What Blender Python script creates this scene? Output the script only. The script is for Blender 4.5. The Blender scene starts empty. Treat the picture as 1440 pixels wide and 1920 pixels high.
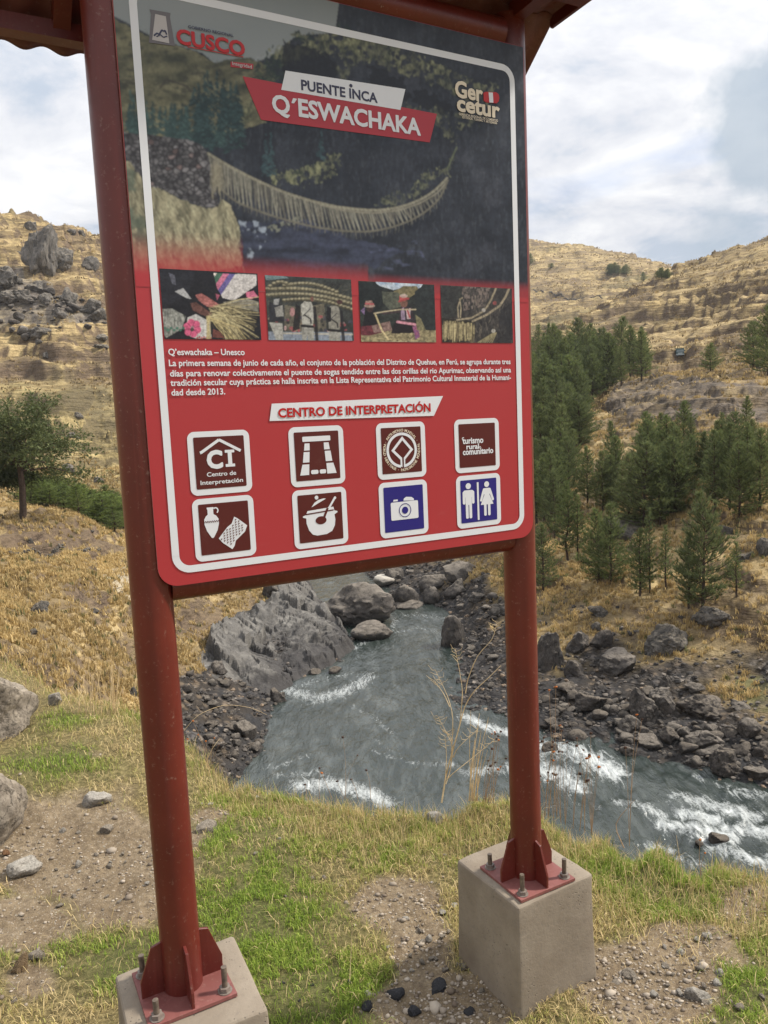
import bpy, math, random
import numpy as np
from mathutils import Vector, Matrix

# ------------------------------------------------------------------ camera, sky, sun, exposure
S = bpy.context.scene
COL = S.collection
# camera basis recovered from the vanishing points of the posts and of the board
F, CX, CY = 1441.0, 720.0, 960.0
_dn = np.array([528., -11968., 1441.]); _dn /= np.linalg.norm(_dn)
UPV = -_dn
FY = np.array([0, 0, 1.]) - UPV * UPV[2]; FY /= np.linalg.norm(FY)
FX = np.cross(FY, UPV); FX /= np.linalg.norm(FX)
if FX[0] < 0: FX = -FX
RC = np.stack([FX, FY, UPV])                       # world = RC @ (right, up, forward)

cd = bpy.data.cameras.new('camera')
cd.sensor_fit = 'VERTICAL'; cd.sensor_height = 36.0; cd.lens = 36.0 * F / 1920.0
cd.clip_start = 0.05; cd.clip_end = 5000
cam = bpy.data.objects.new('camera', cd); COL.objects.link(cam)
cam.matrix_world = Matrix([[RC[i, 0], RC[i, 1], -RC[i, 2], 0] for i in range(3)] + [[0, 0, 0, 1]])
S.camera = cam

SUN_AZ, SUN_EL = math.radians(80), math.radians(47)     # azimuth clockwise from +Y (view direction)
W = bpy.data.worlds.new('World'); S.world = W; W.use_nodes = True
wt = W.node_tree; wt.nodes.clear()
def wn(t, **k):
    n = wt.nodes.new(t)
    for a, b in k.items(): setattr(n, a, b)
    return n
wl = wt.links.new
sky = wn('ShaderNodeTexSky'); sky.sky_type = 'NISHITA'; sky.sun_disc = False
sky.sun_elevation = SUN_EL; sky.sun_rotation = SUN_AZ
sky.altitude = 3600; sky.dust_density = 1.5
bg_sky = wn('ShaderNodeBackground'); bg_sky.inputs['Strength'].default_value = 0.14
wl(sky.outputs[0], bg_sky.inputs['Color'])
tc = wn('ShaderNodeTexCoord')
sep = wn('ShaderNodeSeparateXYZ'); wl(tc.outputs['Generated'], sep.inputs[0])
def wmath(op, a, b=None, clamp=False):
    m = wn('ShaderNodeMath'); m.operation = op; m.use_clamp = clamp
    for i, v in enumerate((a, b)):
        if v is None: continue
        if isinstance(v, (int, float)): m.inputs[i].default_value = v
        else: wl(v, m.inputs[i])
    return m.outputs[0]
zc = wmath('MAXIMUM', sep.outputs[2], 0.0)
den = wmath('ADD', zc, 0.22)
px_ = wmath('DIVIDE', sep.outputs[0], den); py_ = wmath('DIVIDE', sep.outputs[1], den)
comb = wn('ShaderNodeCombineXYZ'); wl(px_, comb.inputs[0]); wl(py_, comb.inputs[1])
comb.inputs[2].default_value = 3.7
n1 = wn('ShaderNodeTexNoise'); n1.inputs['Scale'].default_value = 0.95; n1.inputs['Detail'].default_value = 9
n1.inputs['Roughness'].default_value = 0.52; n1.inputs['Distortion'].default_value = 0.5
wl(comb.outputs[0], n1.inputs['Vector'])
n2 = wn('ShaderNodeTexNoise'); n2.inputs['Scale'].default_value = 2.6; n2.inputs['Detail'].default_value = 8
n2.inputs['Roughness'].default_value = 0.62; n2.inputs['Distortion'].default_value = 0.3
wl(comb.outputs[0], n2.inputs['Vector'])
cover = wn('ShaderNodeValToRGB')
cover.color_ramp.elements[0].position = 0.34; cover.color_ramp.elements[0].color = (0.35, 0.35, 0.35, 1)
cover.color_ramp.elements[1].position = 0.47; cover.color_ramp.elements[1].color = (1, 1, 1, 1)
wl(n1.outputs[0], cover.inputs[0])
tone = wn('ShaderNodeValToRGB')
e = tone.color_ramp.elements
e[0].position = 0.36; e[0].color = (0.44, 0.50, 0.59, 1)
e[1].position = 0.60; e[1].color = (0.80, 0.80, 0.81, 1)
m_ = e.new(0.46); m_.color = (0.63, 0.645, 0.69, 1)
wl(n2.outputs[0], tone.inputs[0])
# overcast luminance: the cloud deck is brighter towards the zenith
zz_ = wmath('MULTIPLY', wmath('POWER', zc, 1.6), 0.7)
stren = wmath('ADD', zz_, 0.84)
# a heavier blue-grey bank of cloud stands over the right-hand hills
def bank_mask(px0, py0, rad_deg, soft):
    d0 = RC @ np.array([(px0 - CX) / F, (CY - py0) / F, 1.0]); d0 = d0 / np.linalg.norm(d0)
    vm = wn('ShaderNodeVectorMath'); vm.operation = 'DOT_PRODUCT'; wl(tc.outputs['Generated'], vm.inputs[0]); vm.inputs[1].default_value = d0
    a = wmath('ADD', wmath('MULTIPLY', wmath('ARCCOSINE', wmath('MINIMUM', vm.outputs['Value'], 1.0)), 57.3), wmath('MULTIPLY', wmath('SUBTRACT', n3.outputs[0], 0.5), 16.0))
    return wmath('MULTIPLY', wmath('SUBTRACT', rad_deg, a), 1.0 / soft, True)
n3 = wn('ShaderNodeTexNoise'); n3.inputs['Scale'].default_value = 5.5; n3.inputs['Detail'].default_value = 8; n3.inputs['Roughness'].default_value = 0.55; wl(tc.outputs['Generated'], n3.inputs['Vector'])
bm = wmath('MAXIMUM', bank_mask(1490, 290, 6.0, 1.6), wmath('MULTIPLY', bank_mask(1400, 440, 4.5, 2.0), 0.7))
mixb = wn('ShaderNodeMix'); mixb.data_type = 'RGBA'; wl(wmath('MULTIPLY', bm, 0.75), mixb.inputs[0]); wl(tone.outputs[0], mixb.inputs[6]); mixb.inputs[7].default_value = (0.345, 0.42, 0.50, 1)
bg_cloud = wn('ShaderNodeBackground'); wl(mixb.outputs[2], bg_cloud.inputs['Color']); wl(stren, bg_cloud.inputs['Strength'])
mx = wn('ShaderNodeMixShader'); wl(cover.outputs[0], mx.inputs[0]); wl(bg_sky.outputs[0], mx.inputs[1]); wl(bg_cloud.outputs[0], mx.inputs[2])
wo = wn('ShaderNodeOutputWorld'); wl(mx.outputs[0], wo.inputs['Surface'])

sd = bpy.data.lights.new('sun', 'SUN'); sd.energy = 4.2; sd.angle = math.radians(5); sd.color = (1.0, 0.93, 0.82)
sun = bpy.data.objects.new('sun', sd); COL.objects.link(sun)
_sv = Vector((math.sin(SUN_AZ) * math.cos(SUN_EL), math.cos(SUN_AZ) * math.cos(SUN_EL), math.sin(SUN_EL)))
sun.rotation_euler = _sv.to_track_quat('Z', 'Y').to_euler(); sun.location = (30, 30, 60)

S.view_settings.view_transform = 'Standard'; S.view_settings.look = 'None'
S.view_settings.exposure = 0.48; S.view_settings.gamma = 1.0
S.cycles.max_bounces = 6; S.cycles.diffuse_bounces = 3; S.cycles.transparent_max_bounces = 6

# ------------------------------------------------------------------ helpers
rng = np.random.default_rng(7)
def ray(x, y): return RC @ np.array([(x - CX) / F, (CY - y) / F, 1.0])
def at_dist(x, y, D):
    r = ray(x, y); return r * (D / math.hypot(r[0], r[1]))
def at_z(x, y, z):
    r = ray(x, y); return r * (z / r[2])
def project(P):
    c = np.asarray(P) @ RC
    d = np.where(c[..., 2] > 0.05, c[..., 2], 0.05)
    return CX + F * c[..., 0] / d, CY - F * c[..., 1] / d, c[..., 2]

def _hash(ix, iy, iz, seed):
    h = (ix.astype(np.int64) * 374761393 + iy.astype(np.int64) * 668265263 + iz.astype(np.int64) * 2147483647 + seed * 974711) & 0xffffffff
    h = ((h ^ (h >> 13)) * 1274126177) & 0xffffffff
    h = ((h ^ (h >> 16)) * 2246822519) & 0xffffffff
    return ((h ^ (h >> 15)) & 0xffff) / 65535.0
def vnoise2(x, y, seed=0):
    x = np.asarray(x, float); y = np.asarray(y, float)
    x0 = np.floor(x); y0 = np.floor(y); fx = x - x0; fy = y - y0
    fx = fx * fx * fx * (fx * (fx * 6 - 15) + 10); fy = fy * fy * fy * (fy * (fy * 6 - 15) + 10)
    z = np.zeros_like(x0)
    a = _hash(x0, y0, z, seed); b = _hash(x0 + 1, y0, z, seed); c = _hash(x0, y0 + 1, z, seed); d = _hash(x0 + 1, y0 + 1, z, seed)
    return (a + (b - a) * fx) * (1 - fy) + (c + (d - c) * fx) * fy
def vnoise3(p, seed=0):
    x, y, z = p[..., 0], p[..., 1], p[..., 2]
    x0, y0, z0 = np.floor(x), np.floor(y), np.floor(z)
    f = [x - x0, y - y0, z - z0]; f = [t * t * (3 - 2 * t) for t in f]
    r = 0
    for i in (0, 1):
        for j in (0, 1):
            for k in (0, 1):
                w = (f[0] if i else 1 - f[0]) * (f[1] if j else 1 - f[1]) * (f[2] if k else 1 - f[2])
                r = r + w * _hash(x0 + i, y0 + j, z0 + k, seed)
    return r
def fbm2(x, y, oct=4, seed=0, gain=0.5):
    s = 0; a = 1.0; t = 0
    c, sn = math.cos(0.6), math.sin(0.6)
    for o in range(oct):
        s = s + a * vnoise2(x, y, seed + o * 17); t += a; a *= gain
        x, y = (x * c - y * sn) * 2.03 + 5.1, (x * sn + y * c) * 2.03 + 1.7
    return s / t
def sstep(a, b, x):
    t = np.clip((x - a) / (b - a), 0, 1); return t * t * (3 - 2 * t)
def inpoly(X, Y, poly):
    X = np.asarray(X); Y = np.asarray(Y); r = np.zeros(X.shape, bool)
    n = len(poly)
    for i in range(n):
        x1, y1 = poly[i]; x2, y2 = poly[(i + 1) % n]
        if y1 == y2: continue
        c = ((y1 > Y) != (y2 > Y)) & (X < (x2 - x1) * (Y - y1) / (y2 - y1) + x1)
        r ^= c
    return r

def mesh_np(name, V, tris=None, quads=None, cols=None, smooth=True, uvw=None):
    """mesh from numpy arrays; cols: dict name -> (n,4) point colours"""
    me = bpy.data.meshes.new(name)
    V = np.asarray(V, np.float32)
    parts = []; starts = []; tot = 0
    nt = 0 if tris is None else len(tris); nq = 0 if quads is None else len(quads)
    idx = []
    if nt: idx.append(np.asarray(tris, np.int32).ravel())
    if nq: idx.append(np.asarray(quads, np.int32).ravel())
    idx = np.concatenate(idx)
    st = np.concatenate([np.arange(nt) * 3, nt * 3 + np.arange(nq) * 4]).astype(np.int32)
    me.vertices.add(len(V)); me.vertices.foreach_set('co', V.ravel())
    me.loops.add(len(idx)); me.loops.foreach_set('vertex_index', idx)
    me.polygons.add(nt + nq); me.polygons.foreach_set('loop_start', st)
    me.polygons.foreach_set('use_smooth', np.full(nt + nq, smooth, bool))
    if cols:
        for k, c in cols.items():
            at = me.color_attributes.new(k, 'FLOAT_COLOR', 'POINT')
            at.data.foreach_set('color', np.asarray(c, np.float32).ravel())
    me.update(calc_edges=True); me.validate()
    return me
def link(name, data, parent=None, mat=None, loc=None, rot=None, scale=None):
    o = bpy.data.objects.new(name, data); COL.objects.link(o)
    if parent is not None: o.parent = parent
    if mat is not None and data is not None:
        if len(data.materials) == 0: data.materials.append(mat)
    if loc is not None: o.location = loc
    if rot is not None: o.rotation_euler = rot
    if scale is not None: o.scale = scale if hasattr(scale, '__len__') else (scale,) * 3
    return o
def tag(o, label, cat, group=None):
    o['label'] = label; o['category'] = cat
    if group: o['group'] = group
    return o
def thing(name, label, cat, loc=(0, 0, 0), rotz=0, group=None):
    o = link(name, None, loc=loc, rot=(0, 0, rotz)); o.empty_display_size = 0.2
    return tag(o, label, cat, group)
def structure(name, me, mat):
    o = link(name, me, mat=mat); o['kind'] = 'structure'; return o
def stuff(name, me, mat, label=None):
    o = link(name, me, mat=mat); o['kind'] = 'stuff'
    if label: o['label'] = label
    return o

class MB:
    """collects shapes into one mesh"""
    def __init__(s): s.v = []; s.f = []
    def add(s, V, Fc):
        b = len(s.v); s.v += [tuple(map(float, p)) for p in V]; s.f += [tuple(i + b for i in f) for f in Fc]
    def box(s, a, b, M=None):
        x0, y0, z0 = a; x1, y1, z1 = b
        V = [(x0, y0, z0), (x1, y0, z0), (x1, y1, z0), (x0, y1, z0), (x0, y0, z1), (x1, y0, z1), (x1, y1, z1), (x0, y1, z1)]
        s.add(V, [(0, 3, 2, 1), (4, 5, 6, 7), (0, 1, 5, 4), (1, 2, 6, 5), (2, 3, 7, 6), (3, 0, 4, 7)])
    def tube(s, pts, rad, n=24, cap=True):
        pts = [np.array(p, float) for p in pts]
        if not hasattr(rad, '__len__'): rad = [rad] * len(pts)
        V = []; Fc = []
        for i, p in enumerate(pts):
            d = (pts[min(i + 1, len(pts) - 1)] - pts[max(i - 1, 0)]); d /= np.linalg.norm(d)
            if i == 0:
                a = np.cross(d, [0, 0, 1.] if abs(d[2]) < 0.9 else [1., 0, 0]); a /= np.linalg.norm(a)
            else:
                a = a - d * a.dot(d); a /= np.linalg.norm(a)
            b = np.cross(d, a)
            for k in range(n):
                t = 2 * math.pi * k / n; V.append(p + rad[i] * (a * math.cos(t) + b * math.sin(t)))
        for i in range(len(pts) - 1):
            for k in range(n):
                Fc.append((i * n + k, i * n + (k + 1) % n, (i + 1) * n + (k + 1) % n, (i + 1) * n + k))
        if cap:
            Fc.append(tuple(range(n - 1, -1, -1))); Fc.append(tuple((len(pts) - 1) * n + k for k in range(n)))
        s.add(V, Fc)
    def prism(s, poly, axis_o, ax, ay, az, t):
        """2-D polygon (in ax, ay from axis_o) thickened by t along az, centred"""
        o = np.array(axis_o, float); ax, ay, az = (np.array(q, float) for q in (ax, ay, az)); n = len(poly)
        V = [o + ax * p[0] + ay * p[1] - az * t / 2 for p in poly] + [o + ax * p[0] + ay * p[1] + az * t / 2 for p in poly]
        Fc = [tuple(range(n - 1, -1, -1)), tuple(range(n, 2 * n))] + [(i, (i + 1) % n, n + (i + 1) % n, n + i) for i in range(n)]
        s.add(V, Fc)
    def mesh(s, name, smooth=False, fix=True):
        me = bpy.data.meshes.new(name); me.from_pydata(s.v, [], s.f)
        if fix:
            import bmesh
            bm = bmesh.new(); bm.from_mesh(me); bmesh.ops.recalc_face_normals(bm, faces=bm.faces); bm.to_mesh(me); bm.free()
        if smooth:
            me.polygons.foreach_set('use_smooth', [True] * len(me.polygons))
            try: me.set_sharp_from_angle(angle=math.radians(40))
            except Exception: pass
        me.update(); return me
    def build(s, name, mat, parent=None, smooth=False): return link(name, s.mesh(name, smooth), parent, mat)
def bevel_mesh(me, w, seg=2, ang=0.5):
    import bmesh
    bm = bmesh.new(); bm.from_mesh(me)
    ed = [e for e in bm.edges if len(e.link_faces) == 2 and e.calc_face_angle(0) > ang]
    bmesh.ops.bevel(bm, geom=ed, offset=w, segments=seg, affect='EDGES', profile=0.6)
    bm.to_mesh(me); bm.free(); me.update()

# ---- materials
class NT:
    def __init__(s, name):
        s.m = bpy.data.materials.new(name); s.m.use_nodes = True; s.t = s.m.node_tree
        s.b = s.t.nodes['Principled BSDF']; s.out = s.t.nodes['Material Output']
    def n(s, t, **ins):
        nd = s.t.nodes.new('ShaderNode' + t)
        for k, v in ins.items():
            k2 = k.replace('_', ' ')
            if k2 in nd.inputs: s.set(nd.inputs[k2], v)
            else: setattr(nd, k, v)
        return nd
    def set(s, i, v):
        if isinstance(v, bpy.types.NodeSocket): s.t.links.new(v, i)
        elif isinstance(v, (tuple, list)) and len(v) == 3 and i.type == 'RGBA': i.default_value = (*v, 1)
        else: i.default_value = v
    def math(s, op, a, b=0.0, clamp=False):
        nd = s.t.nodes.new('ShaderNodeMath'); nd.operation = op; nd.use_clamp = clamp
        s.set(nd.inputs[0], a); s.set(nd.inputs[1], b); return nd.outputs[0]
    def mix(s, f, a, b, mode='MIX'):
        nd = s.t.nodes.new('ShaderNodeMix'); nd.data_type = 'RGBA'; nd.blend_type = mode
        s.set(nd.inputs[0], f); s.set(nd.inputs[6], a); s.set(nd.inputs[7], b); return nd.outputs[2]
    def ramp(s, f, stops):
        nd = s.t.nodes.new('ShaderNodeValToRGB'); cr = nd.color_ramp
        while len(cr.elements) < len(stops): cr.elements.new(0.5)
        for e, (p, c) in zip(cr.elements, stops):
            e.position = p; e.color = (*c, 1) if hasattr(c, '__len__') else (c, c, c, 1)
        s.set(nd.inputs[0], f); return nd.outputs[0]
    def noise(s, scale, detail=4, rough=0.55, vec=None, dist=0.0, col=False):
        nd = s.n('TexNoise', Scale=scale, Detail=detail, Roughness=rough, Distortion=dist)
        if vec is not None: s.set(nd.inputs['Vector'], vec)
        return nd.outputs[1 if col else 0]
    def obj(s): return s.n('TexCoord').outputs['Object']
    def pos(s): return s.n('NewGeometry').outputs['Position']
    def attr(s, name): return s.n('Attribute', attribute_name=name)
    def bump(s, h, strength=0.3, dist=0.02, normal=None):
        nd = s.n('Bump', Strength=strength, Distance=dist, Height=h)
        if normal is not None: s.set(nd.inputs['Normal'], normal)
        s.set(s.b.inputs['Normal'], nd.outputs[0]); return nd.outputs[0]
    def base(s, c, rough=0.8, metal=0.0, spec=0.4):
        s.set(s.b.inputs['Base Color'], c); s.set(s.b.inputs['Roughness'], rough); s.set(s.b.inputs['Metallic'], metal)
        s.set(s.b.inputs['Specular IOR Level'], spec); return s
def flat(name, c, rough=0.6, var=0.12, scale=12, spec=0.4, bump=0.0):
    t = NT(name); v = t.obj(); nz = t.noise(scale, 5, 0.6, v)
    lo = tuple(x * (1 - var) for x in c); hi = tuple(min(1, x * (1 + var)) for x in c)
    t.base(t.ramp(nz, [(0.3, lo), (0.7, hi)]), rough, 0, spec)
    if bump: t.bump(nz, bump, 0.01)
    return t.m
# ------------------------------------------------------------------ terrain: valley sheet
ZW = -14.0                                            # river level below the eye
def wl_(x, y, dz=0.0):
    p = at_z(x, y, ZW); return (math.atan2(p[0], p[1]), math.log(math.hypot(p[0], p[1])), ZW + dz)
def tp(x, y, D, dz=0.0):
    p = at_dist(x, y, D); return (math.atan2(p[0], p[1]), math.log(D), p[2] + dz)
def pol(azd, D, z): return (math.radians(azd), math.log(D), z)
CT = []
for p in [(565, 1092), (600, 1132), (640, 1182), (662, 1217), (620, 1242), (570, 1262), (535, 1292), (512, 1345), (482, 1420), (440, 1462),
          (690, 1082), (738, 1106), (747, 1132), (835, 1140), (858, 1170), (838, 1205), (870, 1228), (868, 1260), (872, 1292), (838, 1328),
          (960, 1346), (1013, 1371), (1065, 1397), (1150, 1397), (1170, 1417), (1250, 1421), (1310, 1442), (1380, 1462), (1440, 1472), (1600, 1490), (1800, 1500)]:
    CT.append(wl_(*p))
for p in [(615, 1098), (650, 1085), (780, 1150), (765, 1195), (720, 1250), (650, 1300), (600, 1400), (700, 1450), (850, 1400), (900, 1450), (1050, 1450), (1200, 1480),
          (1300, 1540), (1440, 1560), (1440, 1650), (1700, 1600), (780, 1350), (560, 1340)]:
    CT.append(wl_(*p, dz=-1.2))
for a in (-12, -6, 0, 6, 12, 18, 24, 30, 40): CT.append(pol(a, 15, -15.2)); CT.append(pol(a, 21, -15.2))
for a in (-32, -27, -21, -16): CT.append(pol(a, 13, -13)); CT.append(pol(a, 10, -13))
CT += [tp(*q) for q in [
    # right bank and slope
    (1440, 1350, 34), (1440, 1250, 38.5), (1300, 1300, 36.5), (1300, 1250, 38.5), (1317, 1135, 43), (1300, 1000, 52), (1300, 900, 62), (1300, 800, 78), (1300, 740, 92), (1275, 672, 150),
    (1300, 600, 215), (1020, 1250, 39.3), (1020, 1150, 46), (1020, 1100, 50), (1020, 1000, 60), (1020, 900, 78), (1020, 800, 108), (1020, 700, 150), (1010, 650, 190),
    (950, 1045, 56), (870, 1100, 56.5), (800, 1070, 64), (720, 1060, 69), (1160, 1200, 41.5), (1160, 1300, 36.5), (1160, 1100, 46.5), (1160, 1000, 56), (1160, 900, 70), (1160, 800, 92), (1160, 740, 120), (1180, 680, 165),
    (1440, 1100, 43), (1440, 950, 52), (1440, 800, 72), (1440, 700, 105), (1440, 600, 170), (1440, 520, 230), (1180, 640, 195),
    (1440, 446, 290), (1380, 470, 285), (1330, 488, 290), (1270, 506, 298), (1200, 545, 295), (1100, 588, 280), (1000, 636, 255),
    (1700, 1300, 34), (1700, 1100, 42), (1700, 900, 60), (1700, 600, 140), (1700, 350, 280),
    # far hill
    (1000, 605, 400), (1100, 572, 420), (1000, 500, 560), (992, 448, 650), (1100, 463, 650), (1180, 480, 650), (1270, 502, 640), (1100, 530, 490), (1200, 530, 470), (1340, 520, 600),
    (900, 452, 660), (700, 470, 660), (500, 470, 560), (320, 470, 330),
    # hidden behind the board
    (720, 1000, 86), (720, 900, 125), (720, 800, 190), (720, 700, 280), (720, 600, 400), (500, 1010, 84), (500, 900, 120), (500, 750, 180), (500, 600, 290), (320, 1010, 80), (320, 900, 110), (320, 700, 170), (320, 550, 240),
    # left bank, shoulder with the tree, gully and the hill beyond
    (42, 968, 58), (0, 1240, 25), (0, 1180, 29), (0, 1100, 38), (0, 1030, 49), (0, 975, 60), (100, 1100, 40), (100, 1180, 32), (100, 1010, 55), (200, 1100, 45), (200, 1180, 38), (200, 1030, 58), (240, 1250, 36),
    (260, 1065, 55), (130, 968, 62), (60, 948, 85), (150, 940, 88), (230, 1005, 76), (230, 960, 92), (150, 880, 116), (0, 890, 112), (0, 800, 140), (100, 750, 152), (200, 850, 126), (200, 700, 166), (0, 680, 175),
    (100, 600, 190), (0, 520, 215), (100, 520, 212), (190, 560, 202), (0, 403, 265), (60, 412, 266), (120, 434, 267), (190, 447, 270), (-150, 365, 262), (-400, 330, 255), (-400, 700, 150), (-400, 1000, 50), (-400, 1200, 24),
    (340, 1120, 50), (340, 1200, 43), (355, 1280, 37), (400, 1100, 55), (450, 1150, 51.5), (540, 1100, 58), (560, 1180, 49), (520, 1230, 45), (470, 1200, 47), (410, 1230, 43), (380, 1335, 34.3), (430, 1380, 32.3), (300, 1330, 31)]]
for x, y, D in [(1440, 446, 290), (1380, 470, 285), (1330, 488, 290), (1270, 506, 298), (1200, 545, 295), (1100, 588, 280), (1000, 636, 255)]:
    q = at_dist(x, y, D); CT.append((math.atan2(q[0], q[1]), math.log(D * 1.22), q[2] - 9))
for x, y, D in [(1000, 448, 650), (1100, 463, 650), (1270, 502, 640), (900, 452, 660), (700, 470, 660), (0, 403, 265), (190, 447, 270), (-400, 330, 255), (320, 470, 330)]:
    q = at_dist(x, y, D); CT.append((math.atan2(q[0], q[1]), math.log(D * 1.35), q[2] - 25))
for a in (-180, -150, -120, -95, 95, 120, 150, 180):
    CT += [pol(a, 12, -4), pol(a, 32, -2.6), pol(a, 100, 3), pol(a, 300, 25), pol(a, 900, 60)]
for a in (-70, -50): CT += [pol(a, 11, -12), pol(a, 22, -6), pol(a, 60, 4), pol(a, 200, 48), pol(a, 900, 70)]
for a in (55, 75): CT += [pol(a, 14, -15), pol(a, 29, -14.2), pol(a, 60, -9), pol(a, 150, 15), pol(a, 300, 60), pol(a, 900, 70)]
CT = np.array(CT)
KA, KD = 1.0, 0.55
def rbf_fit(pts, vals, lam=2e-3):
    d = np.sqrt(((pts[:, None] - pts[None]) ** 2).sum(-1) + 1e-4)
    n = len(pts); A = np.zeros((n + 3, n + 3)); A[:n, :n] = -d - 0; A[:n, :n] -= 0; A[np.arange(n), np.arange(n)] += lam
    P = np.c_[np.ones(n), pts]; A[:n, n:] = P; A[n:, :n] = P.T
    return np.linalg.solve(A, np.r_[vals, 0, 0, 0])
RP = np.c_[CT[:, 0] * KA, CT[:, 1] * KD]
RV = CT[:, 2] / np.exp(CT[:, 1])
RW = rbf_fit(RP, RV)
def rbf_eval(a, l):
    q = np.c_[a.ravel() * KA, l.ravel() * KD]; out = np.zeros(len(q))
    for i in range(0, len(q), 20000):
        b = q[i:i + 20000]; d = np.sqrt(((b[:, None] - RP[None]) ** 2).sum(-1) + 1e-4)
        out[i:i + 20000] = -d @ RW[:len(RP)] + RW[-3] + b @ RW[-2:]
    return out.reshape(a.shape)
AZ = np.radians(np.r_[np.linspace(-180, -42, 40)[:-1], np.linspace(-42, -30, 60)[:-1], np.linspace(-30, 30, 760), np.linspace(30, 42, 60)[1:], np.linspace(42, 180, 40)[1:]])
NL = 720
LD = np.linspace(math.log(9.0), math.log(1000.0), NL)
# coarse evaluation, blur, then bilinear upsampling
ca = np.radians(np.r_[np.linspace(-180, -42, 36)[:-1], np.linspace(-42, 42, 169), np.linspace(42, 180, 36)[1:]]); cl = np.linspace(LD[0], LD[-1], 200)
G = rbf_eval(*np.meshgrid(ca, cl, indexing='ij'))
for _ in range(1):
    G[1:-1] = 0.25 * G[:-2] + 0.5 * G[1:-1] + 0.25 * G[2:]; G[:, 1:-1] = 0.25 * G[:, :-2] + 0.5 * G[:, 1:-1] + 0.25 * G[:, 2:]
def bil(ga, gl, G, a, l):
    i = np.clip(np.searchsorted(ga, a) - 1, 0, len(ga) - 2); j = np.clip(np.searchsorted(gl, l) - 1, 0, len(gl) - 2)
    u = np.clip((a - ga[i]) / (ga[i + 1] - ga[i]), 0, 1); v = np.clip((l - gl[j]) / (gl[j + 1] - gl[j]), 0, 1)
    return (G[i, j] * (1 - v) + G[i, j + 1] * v) * (1 - u) + (G[i + 1, j] * (1 - v) + G[i + 1, j + 1] * v) * u
AA, LL = np.meshgrid(AZ, LD, indexing='ij')
DD = np.exp(LL)
TX, TY = np.sin(AA) * DD, np.cos(AA) * DD
TZ0 = bil(ca, cl, G, AA, LL) * DD
PXg, PYg, _d = project(np.stack([TX, TY, TZ0], -1))
front = (np.abs(AA) < math.radians(50))
def blob(X, Y, lst):
    r = np.zeros(X.shape)
    for (x, y, rx, ry, w) in lst:
        r = np.maximum(r, w * np.exp(-(((X - x) / rx) ** 2 + ((Y - y) / ry) ** 2)))
    return r
def softpoly(X, Y, poly, blur, seed, jit=0.0):
    """polygon mask with a ragged edge"""
    jx = (fbm2(X / blur, Y / blur, 3, seed) - 0.5) * 2 * jit; jy = (fbm2(X / blur, Y / blur, 3, seed + 50) - 0.5) * 2 * jit
    return inpoly(X + jx, Y + jy, poly).astype(float)
n8 = fbm2(TX / 9, TY / 9, 4, 3); n2_ = fbm2(TX / 2.2, TY / 2.2, 4, 9); n40 = fbm2(TX / 45, TY / 45, 4, 21)
above = TZ0 - ZW
# --- masks (where the stone, shingle, bare soil and greenery lie)
shore_r = sstep(2.5, 0.8, above + (n2_ - 0.5) * 3.2) * (DD < 90) * (PXg > 690)
shore_l = softpoly(PXg, PYg, [(300, 1300), (345, 1258), (430, 1262), (560, 1330), (500, 1500), (300, 1480)], 25, 5, 14) * (PXg < 640)
wet = sstep(1.0, 0.1, above) * (DD < 100)
gravel = np.clip(np.maximum(np.maximum(shore_r, shore_l), wet), 0, 1) * front
SLAB = [(372, 1235), (400, 1195), (455, 1165), (500, 1130), (520, 1095), (545, 1080), (580, 1100), (605, 1140), (645, 1185), (668, 1218), (620, 1250), (545, 1292), (500, 1300), (450, 1268), (395, 1262)]
slab_m = softpoly(PXg, PYg, SLAB, 20, 8, 6) * (DD < 75) * front
cliff = softpoly(PXg, PYg, [(1128, 772), (1190, 722), (1290, 715), (1450, 735), (1450, 800), (1380, 790), (1300, 800), (1230, 792), (1160, 800)], 22, 11, 16) * (DD > 60) * (DD < 260)
band_l = softpoly(PXg, PYg, [(-40, 500), (40, 520), (110, 560), (200, 580), (205, 612), (90, 612), (-40, 600)], 18, 13, 14) * (DD > 120) * 0.5
rockm = np.clip(np.maximum(slab_m, band_l), 0, 1)
cliff = cliff * sstep(.26, .46, fbm2(TX / 7, TZ0 / 1.6, 4, 86))
brown = np.clip(np.maximum.reduce([
    softpoly(PXg, PYg, [(10, 985), (120, 990), (235, 1030), (230, 1045), (90, 1042), (0, 1030)], 14, 31, 10),
    softpoly(PXg, PYg, [(110, 1100), (180, 1105), (230, 1150), (150, 1145)], 14, 33, 9),
    softpoly(PXg, PYg, [(340, 1120), (420, 1130), (420, 1165), (370, 1200), (335, 1190)], 10, 35, 8),
    softpoly(PXg, PYg, [(1300, 1120), (1440, 1090), (1440, 1200), (1340, 1200), (1240, 1150)], 18, 36, 18) * 0.7,
    softpoly(PXg, PYg, [(1290, 700), (1440, 690), (1440, 730), (1290, 715)], 14, 37, 8) * 0.8,
    sstep(0.58, 0.68, n8) * 0.75]), 0, 1) * front * (1 - rockm)
green = np.clip(np.maximum(softpoly(PXg, PYg, [(1380, 1270), (1480, 1265), (1480, 1340), (1400, 1330)], 16, 41, 8) * 0.8, sstep(0.62, 0.74, n40) * 0.25), 0, 1) * front
light_rock = softpoly(PXg, PYg, [(190, 1080), (225, 1068), (262, 1095), (280, 1150), (225, 1120)], 12, 44, 8)
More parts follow.
